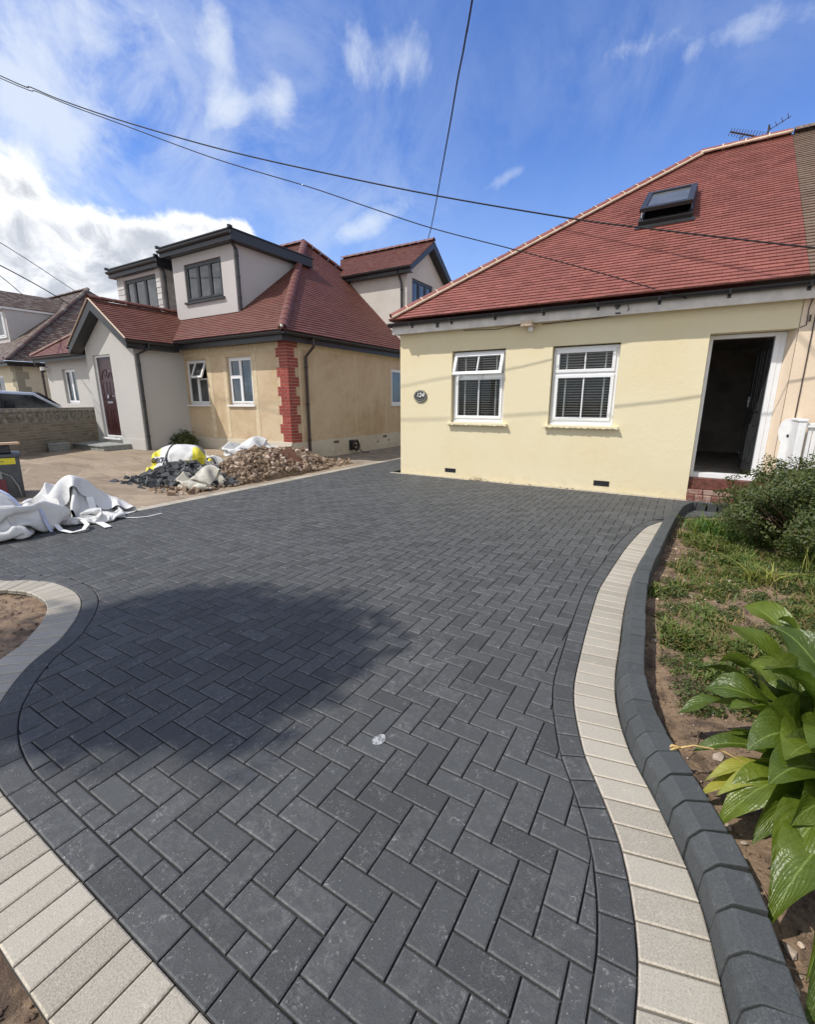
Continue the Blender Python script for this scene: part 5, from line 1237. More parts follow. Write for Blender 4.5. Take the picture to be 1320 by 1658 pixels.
# ================================================================ sacks, rubble, sheets
# creases of three collapsed fabric bags: steps of two millimetres from vertex to vertex, x then y then z
BAGDATA = {1: (19, [[-210,177,-274,240,261,111,-171,118,-559,2,2,2,-2,6,14,11,9,6,5,7,10,15,14,-6,-19,8,11,-14,4,1,13,11,10,2,-4,0,-1,18,21,22,22,22,-9,18,17,15,-5,-14,-8,-3,0,0,-1,-5,6,7,7,6,3,0,2,0,-1,-4,-5,-24,-19,-16,-14,-14,-15,-18,-15,-11,-24,20,11,-1,-13,-17,-22,-18,-10,-20,424,3,-16,-26,-25,-19,-18,-16,-17,-12,-33,-36,-28,-19,-14,-29,-36,-37,-34,193,-29,-23,12,23,28,31,31,31,30,27,29,29,29,28,15,-9,19,21,22,4,11,14,8,3,-3,-11,-10,-6,-4,-11,-17,-27,-28,-12,-8,-14,-14,65,2,5,2,5,10,25,-22,-25,-24,-16,14,-14,-12,1,4,6,-11,-12,140,15,36,35,32,-2,-9,-9,-6,-13,0,7,-1,-20,-19,-10,-3,0,1,21,12,6,3,-3,-23,-21,-1,11,13,12,5,-12,-25,-14,-32,-13,-29,-7,-401,27,14,38,33,18,7,15,18,27,27,26,30,35,13,26,10,2,6,115,-18,-14,-9,-12,-18,-25,-28,-27,-21,-18,-17,-18,-21,-24,-30,-6,-3,-10,-256,3,3,-2,2,7,11,13,11,4,0,6,3,17,8,0,-19,0,12,-46,1,-1,-1,0,6,6,5,13,0,7,3,1,17,10,-7,-16,12,10,-29,-1,-4,-2,-7,-6,3,14,11,4,-4,10,1,15,11,-15,4,4,11,-14,0,-3,-7,-7,-7,-4,14,8,4,-6,10,2,8,4,12,5,6,14,-23,2,0,-5,-11,-4,-6,3,-5,6,9,11,1,2,3,9,7,17,17,-36,8,5,-2,-8,-10,-5,-1,3,10,7,4,1,-2,-1,3,15,15,16,-35,14,8,2,-6,-8,-5,1,4,6,5,3,0,-1,-2,2,7,12,7,-20,12,9,3,-7,-5,-3,-1,2,3,3,5,3,3,1,1,0,1,2,-13,-2,-3,-1,20,-4,-4,0,0,0,3,7,9,8,5,1,-1,-2,0,-3,-9,-17,2,8,3,1,-1,-1,-1,4,9,11,10,7,2,-1,0,1,-12,-16,-6,0,6,-1,4,1,0,1,6,9,12,10,6,2,1,0,2,-32,-1,-4,0,1,1,0,6,4,5,5,10,11,9,6,3,1,1,1,-42,3,0,2,0,-5,5,9,10,7,6,6,6,6,4,6,2,3,0,-44,1,4,4,-9,3,8,11,11,12,6,1,0,1,4,7,5,4,4,-66,9,14,-5,-1,-1,8,16,17,13,5,-3,-5,-3,5,6,6,8,9,-64,0,6,2,2,4,8,14,16,10,6,-3,-6,-4,1,5,6,9,-1,-43,-1,-3,-3,16,9,-13,15,17,11,9,2,-3,-3,-2,3,4,7,1,-55,12,-15,12,7,-17,11,11,13,7,16,12,0,4,-3,0,-1,-3,-15,-40,-1,5,-11,-5,4,16,11,-3,17,20,19,8,13,-9,-8,-17,2,-18,-3,7,-11,-11,-24,-14,-32,-34,-32,-29,-25,-6,-12,-10,-19,-36,-36,-34,-27,410,-9,-18,-16,-14,-17,-31,-32,-32,-29,-25,3,-13,-17,-23,-33,-36,-33,-30,439,-36,-27,-16,-12,-17,-24,-29,-32,-27,-6,-10,-21,-24,-26,-31,-32,-33,-29,439,-43,-27,-10,-12,-14,-20,-26,-29,-19,-16,-15,-29,-31,-27,-27,-28,-27,-25,442,-38,-33,-18,-14,-15,-21,-22,-28,-6,-22,-21,-37,-35,-28,-23,-22,-21,-26,453,-35,-39,-27,-20,-23,-19,-16,-17,0,-22,-36,-40,-39,-30,-20,-18,-19,-23,465,-41,-40,-33,-29,-24,-17,-9,-8,-20,-16,-35,-40,-38,-32,-20,-16,-17,-24,458,-35,-38,-36,-34,-24,-17,4,-17,-13,-28,-33,-37,-35,-33,-21,-17,-19,-26,457,-31,-32,-34,-33,-25,-18,-17,-12,-16,-24,-31,-32,-34,-32,-23,-18,-18,-27,447,-17,-22,-27,-31,-30,-25,-24,-23,-22,-20,-26,-28,-29,-32,-23,-19,-22,-27,437,-18,-4,-20,-28,-30,-31,-32,-30,-26,-18,-25,-27,-29,-29,-20,-16,-20,-27,421,-7,-9,-11,-24,-29,-34,-35,-35,-28,-18,-27,-27,-27,-25,-17,-14,-18,-23,414,0,-13,-18,-22,-26,-34,-37,-34,-21,-24,-29,-29,-28,-23,-14,-13,-7,-19,413,-17,-13,-22,-22,-24,-32,-34,-31,-23,-23,-29,-33,-28,-23,-8,-13,-4,-13,414,-22,-23,-27,-24,-22,-33,-32,-25,-16,-25,-32,-34,-30,-19,-6,-16,-11,-2,405,-23,-27,-28,-26,-24,-35,-34,-26,-19,-7,-30,-31,-28,-17,-9,-16,-16,-15,406,-23,-28,-28,-23,-24,-31,-29,-24,-12,-18,-26,-27,-25,-14,-17,-20,-16,-12,388,-27,-28,-22,-17,-19,-26,-28,-22,-20,-18,-22,-23,-21,-16,-25,-23,-11,-6,358,-25,-19,-12,-12,-18,-26,-28,-27,-21,-18,-19,-20,-19,-20,-30,-20,-2,-7,185,15,12,-5,-13,5,-1,4,5,17,19,23,23,-12,-11,-8,1,-9,-6,-43,15,13,-7,-19,-4,16,3,8,16,17,22,8,4,-10,-8,-7,-8,7,-53,17,-8,10,-19,-4,19,12,14,17,11,4,21,-4,-3,-7,-3,-8,-6,-54,18,2,-19,11,-29,19,17,8,21,27,9,9,7,-16,11,-7,-6,-2,-75,9,7,1,3,-15,-1,7,11,14,26,-8,11,12,10,11,15,-7,-3,-73,9,4,1,-5,-5,2,6,10,6,-5,10,-17,14,10,9,32,23,-16,-72,-12,6,11,3,7,3,5,6,4,-2,-8,-16,-6,12,18,30,22,11,-81,-10,-2,4,15,7,-16,18,7,9,0,-7,-19,-11,1,16,27,18,24,-70,-9,1,-5,16,-12,-6,9,10,15,11,-5,-14,-15,-4,1,23,26,22,-54,-7,-6,-1,3,1,-2,-4,7,14,16,4,-9,-7,-4,0,-9,24,22,-34,8,-3,-1,3,-2,-4,-6,-1,6,10,14,-9,-4,5,7,-8,-15,22,4,5,1,-1,-1,-4,-6,-4,1,6,5,1,0,6,6,5,-4,-16,-18,26,11,-3,-6,-5,14,-7,-1,3,8,6,3,0,-1,5,4,-2,-17,-13,4,13,10,-14,-16,7,20,-1,6,9,8,5,0,-3,-2,-1,2,-11,-13,-19,17,12,-5,-19,-8,20,15,11,10,10,5,0,-4,-4,-4,-5,-6,-7,-42,21,17,3,-23,-18,16,12,9,12,16,18,2,-2,-5,-7,-7,-7,-10,-62,27,27,12,-21,-19,-1,12,8,10,15,15,10,-9,-11,-5,-3,-4,-8,-71,30,32,31,-20,-16,-10,-2,3,10,13,14,14,-14,-14,-7,1,2,-3,-73,25,34,37,7,-15,-9,-1,-6,-5,11,19,0,-17,-18,-9,2,3,0,-599,31,33,28,25,15,17,27,37,39,31,-4,23,27,17,36,27,-15,-2,-373,10,30,27,22,14,15,25,37,41,33,11,27,26,21,37,27,-5,-11,-382,19,20,23,19,15,17,25,32,35,32,28,25,26,29,27,24,4,0,-380,18,16,16,20,16,16,25,32,33,29,26,24,25,33,30,30,10,-5,-375,4,19,19,18,16,15,24,37,36,24,21,18,21,32,40,26,14,8,-378,7,12,17,15,15,21,29,34,39,22,14,13,18,31,43,37,23,8,-392,-2,26,9,16,18,25,23,39,39,24,8,12,16,31,44,40,28,16,-426,16,17,21,18,18,23,21,37,37,21,18,12,19,33,42,37,28,19,-448,19,27,21,16,16,23,30,31,37,27,22,14,23,35,39,33,23,17,-445,28,22,6,16,18,22,21,36,38,30,26,26,28,38,36,27,17,14,-426,9,14,16,15,15,15,23,33,34,32,32,31,33,37,35,27,17,14,-416,13,16,14,17,15,2,17,25,30,33,38,38,39,35,31,27,20,17,-418,19,7,20,21,9,6,15,21,23,32,41,42,38,29,28,28,26,23,-424,19,15,18,14,14,12,16,20,18,32,40,40,33,23,24,28,31,29,-414,6,18,29,17,15,11,18,18,20,29,34,34,27,18,21,28,34,33,-397,6,15,18,26,17,20,14,24,20,27,30,26,22,10,18,27,34,34,-372,2,-4,18,22,21,20,26,29,23,26,28,24,22,13,7,22,29,31,-353,-21,-1,20,19,26,22,32,32,28,25,28,26,22,17,5,12,25,24,-331,-24,-19,18,21,27,26,33,33,29,27,29,28,25,23,5,3,22,20,-454,-8,8,10,-2,-17,-17,-12,-8,-2,-3,-6,-8,-19,-7,-2,0,4,7,70,5,11,-9,-4,-18,-19,-7,-6,-5,-2,-6,-10,-14,0,3,15,13,8,51,-12,2,-4,-10,-17,0,-3,-3,-9,-12,-10,-1,3,8,8,14,13,9,43,-10,-16,-18,-15,4,12,1,-6,-11,-11,-7,2,-3,-1,26,13,14,-1,40,-8,-11,-23,1,3,4,0,-6,-9,-11,-8,-1,2,-22,25,20,14,11,19,-15,-12,8,3,3,-1,-6,1,-10,-8,-7,-3,-18,-25,25,12,9,13,28,-14,2,10,1,11,-3,-10,-5,-17,-14,-10,-9,-11,-1,-10,15,16,22,18,8,1,11,5,2,7,-13,-23,-22,-15,-9,-12,-8,-5,-1,14,21,25,21,8,10,8,9,-2,6,-23,-23,-20,-22,-6,-5,-5,3,3,9,12,24,29,10,9,10,11,-4,-17,-14,-22,-23,-7,-5,-7,4,3,3,7,6,19,39,6,13,9,-17,-13,-13,-12,-16,-4,-5,-4,-13,9,10,1,0,0,-4,76,9,4,-25,-18,-13,-12,-10,-7,-8,-8,-6,11,15,12,6,5,0,-3,74,0,-28,-26,-13,-4,-4,-8,-9,-6,-4,-5,5,16,17,7,15,0,-5,72,-32,-26,-15,1,3,-2,-9,-11,-5,-5,-8,-3,11,20,18,6,0,1,46,-22,-13,-6,1,4,-2,-8,-14,-4,-4,-8,-4,4,12,14,12,12,-5,39,-8,-13,-9,5,3,-4,-15,-1,-1,-5,-9,-4,2,13,15,10,7,-7,38,-16,-8,-4,-6,2,-2,-6,1,-1,0,-5,-1,2,12,14,4,-1,-10,38,-20,-12,-7,0,4,2,-3,2,2,2,0,0,5,9,9,-2,-13,-7,41,-20,-11,-6,1,2,2,-3,5,6,4,4,3,3,5,4,-6,-8,-6],
[-200,-84,518,-103,-224,-41,353,-114,108,-24,-24,-24,-20,-21,-31,-32,-28,-22,-16,-15,-21,-24,-28,-27,-1,-14,-15,-38,-18,-15,16,17,15,20,-18,-21,-22,-13,-12,-9,-5,-3,-15,5,8,3,20,25,22,16,16,12,17,-4,24,24,27,35,37,35,27,21,24,23,12,15,8,1,0,-5,-7,-10,-13,-18,13,11,13,17,15,4,4,13,3,15,20,26,10,25,-6,-7,-7,3,10,3,-10,-14,-12,-6,-4,-5,-7,-3,3,-118,-12,-3,-12,3,6,10,6,0,-4,-5,-2,4,9,9,-1,-14,-2,1,23,17,17,14,20,23,24,19,20,5,8,10,8,-4,-19,-29,-12,-24,-12,-287,25,26,26,20,23,7,24,28,25,16,8,9,19,29,24,20,-11,-11,-127,3,-2,13,-1,-31,-28,-21,-14,-5,2,3,-7,-18,-23,-22,-19,-22,-23,-35,-11,-12,-13,-11,1,1,27,26,19,11,11,4,12,1,15,-12,11,-25,-98,9,30,-6,-6,-6,-6,16,13,-4,-10,9,9,5,35,3,21,-6,0,-82,-28,-25,-18,-10,-14,-28,-28,-20,-9,-4,-5,-14,-26,-24,-7,34,40,37,522,-19,-18,-16,-22,-26,-31,-30,-28,-21,-16,-17,-25,-21,-33,-30,-10,-11,-12,385,-14,-11,-17,-21,-28,-30,-29,-23,-20,-18,-22,-27,-26,-33,-30,-15,1,-11,376,-13,-13,-11,-22,-29,-31,-26,-22,-21,-18,-21,-28,-26,-32,-25,-19,-19,13,368,-16,-13,-20,-25,-20,-30,-27,-22,-21,-14,-19,-24,-27,-31,-23,-25,-20,-1,382,-14,-17,-20,-21,-33,-30,-29,-14,-21,-17,-12,-17,-23,-27,-29,-28,-8,-9,371,-14,-18,-16,-22,-25,-30,-26,-22,-22,-17,-12,-13,-19,-26,-31,-23,-23,-11,378,-19,-16,-20,-21,-23,-23,-23,-21,-21,-20,-16,-16,-18,-22,-26,-28,-22,-24,391,-21,-22,-24,-19,-21,-20,-17,-19,-20,-24,-22,-22,-20,-18,-22,-25,-28,-27,407,-25,-29,-29,-16,-19,-16,-18,-19,-20,-27,-29,-26,-21,-17,-16,-20,-25,-29,404,-29,-29,-27,-8,-21,-21,-20,-19,-21,-28,-31,-28,-21,-14,-14,-16,-24,-28,398,-27,-33,-25,-10,-25,-20,-18,-14,-22,-26,-30,-26,-20,-15,-15,-18,-23,-28,401,-28,-36,-28,-20,-18,-7,-18,-17,-17,-24,-28,-26,-22,-19,-17,-21,-26,-25,394,-24,-34,-27,-21,-6,-22,-15,-11,-14,-18,-27,-26,-26,-22,-21,-22,-27,-20,382,-23,-28,-25,-9,-26,-18,-10,-4,-12,-22,-25,-27,-27,-25,-23,-24,-24,-24,386,-23,-31,-13,-22,-22,-18,-11,-10,-14,-21,-23,-26,-27,-26,-21,-25,-25,-18,390,-19,-34,-40,-22,-15,-5,-16,-14,-17,-19,-20,-24,-26,-25,-21,-20,-25,-8,369,-7,-34,-27,-27,-26,-22,-11,-4,-17,-20,-21,-23,-24,-23,-21,-23,-23,-14,344,16,-20,-32,-33,-24,-20,-2,-8,-19,-23,-23,-26,-19,-23,-21,-24,-22,-9,314,18,4,-30,-34,-30,-5,-7,-14,-15,-25,-27,-29,-18,-23,-19,-20,-26,-11,-27,11,-9,-14,1,-31,-16,-9,-5,4,2,-22,-4,4,6,-3,8,-13,-14,101,-5,-14,-3,6,-26,-13,-13,-8,4,-5,-22,4,0,1,-3,5,-15,-10,115,-18,1,3,-10,-20,-19,-14,-5,-5,7,-25,2,-5,1,-2,3,-10,-20,142,-15,-15,-14,-9,-23,-19,-10,-3,17,-16,-3,-14,-8,1,4,0,-10,-19,134,-16,-13,-11,-15,-20,1,11,0,-9,-10,-22,-11,-5,-2,0,-1,-7,15,112,-32,-14,-10,-11,2,13,11,-7,-21,-20,-12,-9,0,-1,-4,0,9,16,88,-21,-18,-13,-4,12,12,-6,-14,2,-27,-16,-3,2,5,2,3,7,11,83,-18,-15,-12,-6,6,-11,-12,-4,-15,-1,-12,-8,11,7,1,0,2,-3,89,-5,-10,-11,-14,-17,-17,-11,0,-13,-4,4,2,-9,-12,-5,2,8,0,102,-9,-12,-17,-18,-12,-12,-10,0,-8,-8,1,-5,-10,-11,-5,2,7,10,96,-6,-19,-18,-11,-10,-10,-7,-3,-4,-10,0,-1,-5,-14,-10,1,6,4,91,-10,-9,-21,-7,-11,-11,-6,-1,2,11,-6,-8,-20,-22,-10,0,8,8,89,-7,-12,-15,-11,-10,-12,-8,1,9,11,-1,-14,-27,-22,-11,-2,16,15,87,-17,-10,-11,-10,-11,-16,-11,0,15,6,4,-15,-27,-15,-16,-3,17,23,90,-16,-19,-10,-10,-10,-10,-9,-13,9,9,3,-13,-14,-21,-18,-6,16,29,110,-19,-17,-11,-8,-4,-1,-8,-16,-17,-10,6,-3,-16,-22,-20,-4,16,29,138,-18,-11,-7,-6,-6,-14,-25,-25,-18,-8,3,-5,-13,-21,-21,0,22,33,153,-14,-9,-9,-11,-15,-26,-30,-28,-16,-2,4,-2,-23,-23,-19,6,31,41,156,-17,-20,-18,-11,-16,-28,-31,-25,-11,3,-1,-10,-24,-24,-16,16,41,42,536,11,9,-16,-29,-9,-24,-12,-14,-1,-25,-29,-17,-29,-25,-12,-26,-26,-22,298,0,9,-18,-29,-13,-4,-15,-12,-8,-27,-18,-31,-25,-28,-3,-28,-26,-14,311,-6,-20,-15,-30,-14,11,-10,-11,-20,-28,-27,-20,-28,-28,3,-31,-17,-19,319,-7,-26,-28,-22,-8,-14,-8,-18,-16,-12,-23,-22,-24,-7,-18,-33,-18,-20,343,-21,-29,-36,-29,6,-23,-22,-20,-24,-6,-17,-19,-18,-14,-20,-18,-24,-4,349,-27,-33,-37,-11,-14,-23,-21,-23,-26,-28,-14,-12,-16,-12,-18,-6,-15,-14,348,-29,-34,-33,-31,4,-20,-23,-24,-28,-28,-24,-13,-13,-14,-20,-6,-17,-6,345,-20,-31,-29,-24,-22,-14,-12,-23,-27,-29,-27,-21,-14,-17,-20,-10,-13,-5,347,-16,-25,-21,-19,-20,-21,-18,-22,-26,-27,-29,-24,-20,-20,-24,-14,-6,-8,355,-19,-6,-18,-22,-23,-22,-22,-24,-27,-26,-28,-25,-22,-21,-25,-26,-6,-5,366,-19,-7,-5,-22,-24,-24,-25,-30,-31,-29,-24,-24,-20,-19,-23,-29,-28,-3,390,-10,-8,-11,-18,-25,-26,-27,-31,-34,-32,-30,-23,-14,-16,-24,-31,-30,-25,392,-5,-7,-6,-16,-13,-26,-29,-31,-34,-34,-30,-23,-17,-14,-24,-29,-28,-30,369,-5,3,-7,-15,-13,-15,-27,-30,-33,-35,-31,-23,-17,-17,-23,-26,-29,-29,349,-6,3,6,-24,-14,-10,-18,-27,-33,-35,-31,-24,-17,-17,-23,-25,-27,-28,330,-6,4,9,-23,-18,-7,-16,-24,-31,-33,-27,-24,-16,-17,-22,-22,-24,-24,311,-6,2,9,-25,-18,-12,-13,-22,-29,-31,-26,-14,-14,-12,-20,-21,-23,-24,288,-2,2,8,-27,-21,-17,-18,-20,-25,-25,-18,-1,-12,-12,-21,-20,-22,-24,259,3,0,12,-24,-25,-22,-20,-13,-21,-20,4,-4,-14,-17,-21,-19,-22,-24,330,14,13,14,6,5,11,13,11,5,-2,-12,4,8,9,-3,-25,-28,-27,-17,31,13,11,9,9,12,14,11,7,-2,-13,0,8,8,-10,-24,-29,-24,-27,24,22,13,10,5,2,-3,20,24,17,-16,0,3,5,-18,-23,-27,-10,-62,23,24,19,7,-2,-2,9,6,24,25,20,-5,0,8,-25,-10,-23,-22,-92,24,22,16,0,0,5,5,13,24,23,21,12,3,1,-3,-12,-20,-14,-117,22,5,16,-4,4,5,10,22,10,21,19,11,4,1,1,1,0,-8,-155,23,7,11,-2,3,5,14,19,14,16,15,9,4,3,1,3,3,1,-158,18,15,3,-1,-1,6,15,19,14,10,11,9,5,5,3,5,6,4,-158,17,8,7,4,6,2,5,17,12,9,8,9,6,7,8,8,8,5,-166,23,24,24,10,8,0,-1,-4,1,6,5,1,8,11,9,13,11,7,-170,34,32,22,14,12,8,5,-5,1,4,5,1,10,8,3,4,5,4,-159,14,29,25,16,11,6,15,14,5,2,3,3,-5,-5,-3,2,4,3,-122,3,23,22,13,-1,6,17,13,2,6,6,0,-4,-6,-5,-2,2,4,-80,-1,-3,27,2,0,6,16,8,2,5,6,3,1,-7,-7,-5,-2,2,-44,5,-4,3,7,-3,-3,13,1,2,4,11,7,2,-5,-10,-9,-4,2,-11,5,-1,-23,2,-3,0,7,4,-1,8,14,-3,6,-9,-9,-7,-2,3,8,-8,-7,-5,-15,-4,2,4,8,-2,13,8,-2,3,-6,-12,-3,1,3,5,-6,-14,-9,-6,-6,7,2,7,6,-1,9,3,1,-2,-11,-3,4,4,-7,-11,-11,-8,-3,0,9,3,4,1,0,3,3,5,3,-8,-5,4,2,-330,16,14,17,25,29,24,16,13,16,24,31,35,27,32,25,22,18,17,-424,15,17,29,32,29,20,15,12,17,26,29,31,32,34,28,16,14,16,-426,13,23,33,37,29,23,16,15,17,22,24,28,32,34,23,20,14,16,-408,9,20,29,35,34,26,21,13,19,22,20,22,29,34,16,16,13,11,-375,12,18,21,27,36,31,25,18,18,19,16,18,26,15,15,19,18,19,-351,3,13,12,28,34,33,29,26,23,17,11,14,4,10,21,27,27,24,-338,3,9,9,21,25,33,31,32,22,13,7,4,-1,21,29,26,25,21,-337,17,15,3,9,26,29,30,26,17,10,6,6,13,21,29,27,23,18,-330,27,13,12,1,17,24,21,22,17,7,14,16,19,26,24,18,20,16,-325,31,18,10,12,7,12,17,19,14,19,20,21,26,23,26,11,11,16,-325,36,21,9,-1,4,11,16,18,26,21,25,18,30,29,28,25,-20,3,-313,35,23,0,2,3,9,18,25,24,23,26,28,29,31,28,24,-11,5,-335,30,15,6,6,9,14,19,24,24,24,27,30,29,29,29,19,8,10,-363,13,18,17,15,14,16,21,24,24,22,25,29,30,28,26,30,26,5,-408,21,25,24,16,16,20,24,24,25,21,22,23,31,32,30,31,20,17,-423,26,23,20,16,17,22,22,29,23,20,23,22,30,31,30,31,21,18,-418,19,25,20,12,17,21,15,28,22,22,29,32,30,31,26,27,23,16,-411,17,22,18,14,17,20,11,22,21,24,33,36,37,30,25,25,18,16,-403,17,22,17,16,17,17,4,23,22,23,35,39,37,29,23,23,21,15],
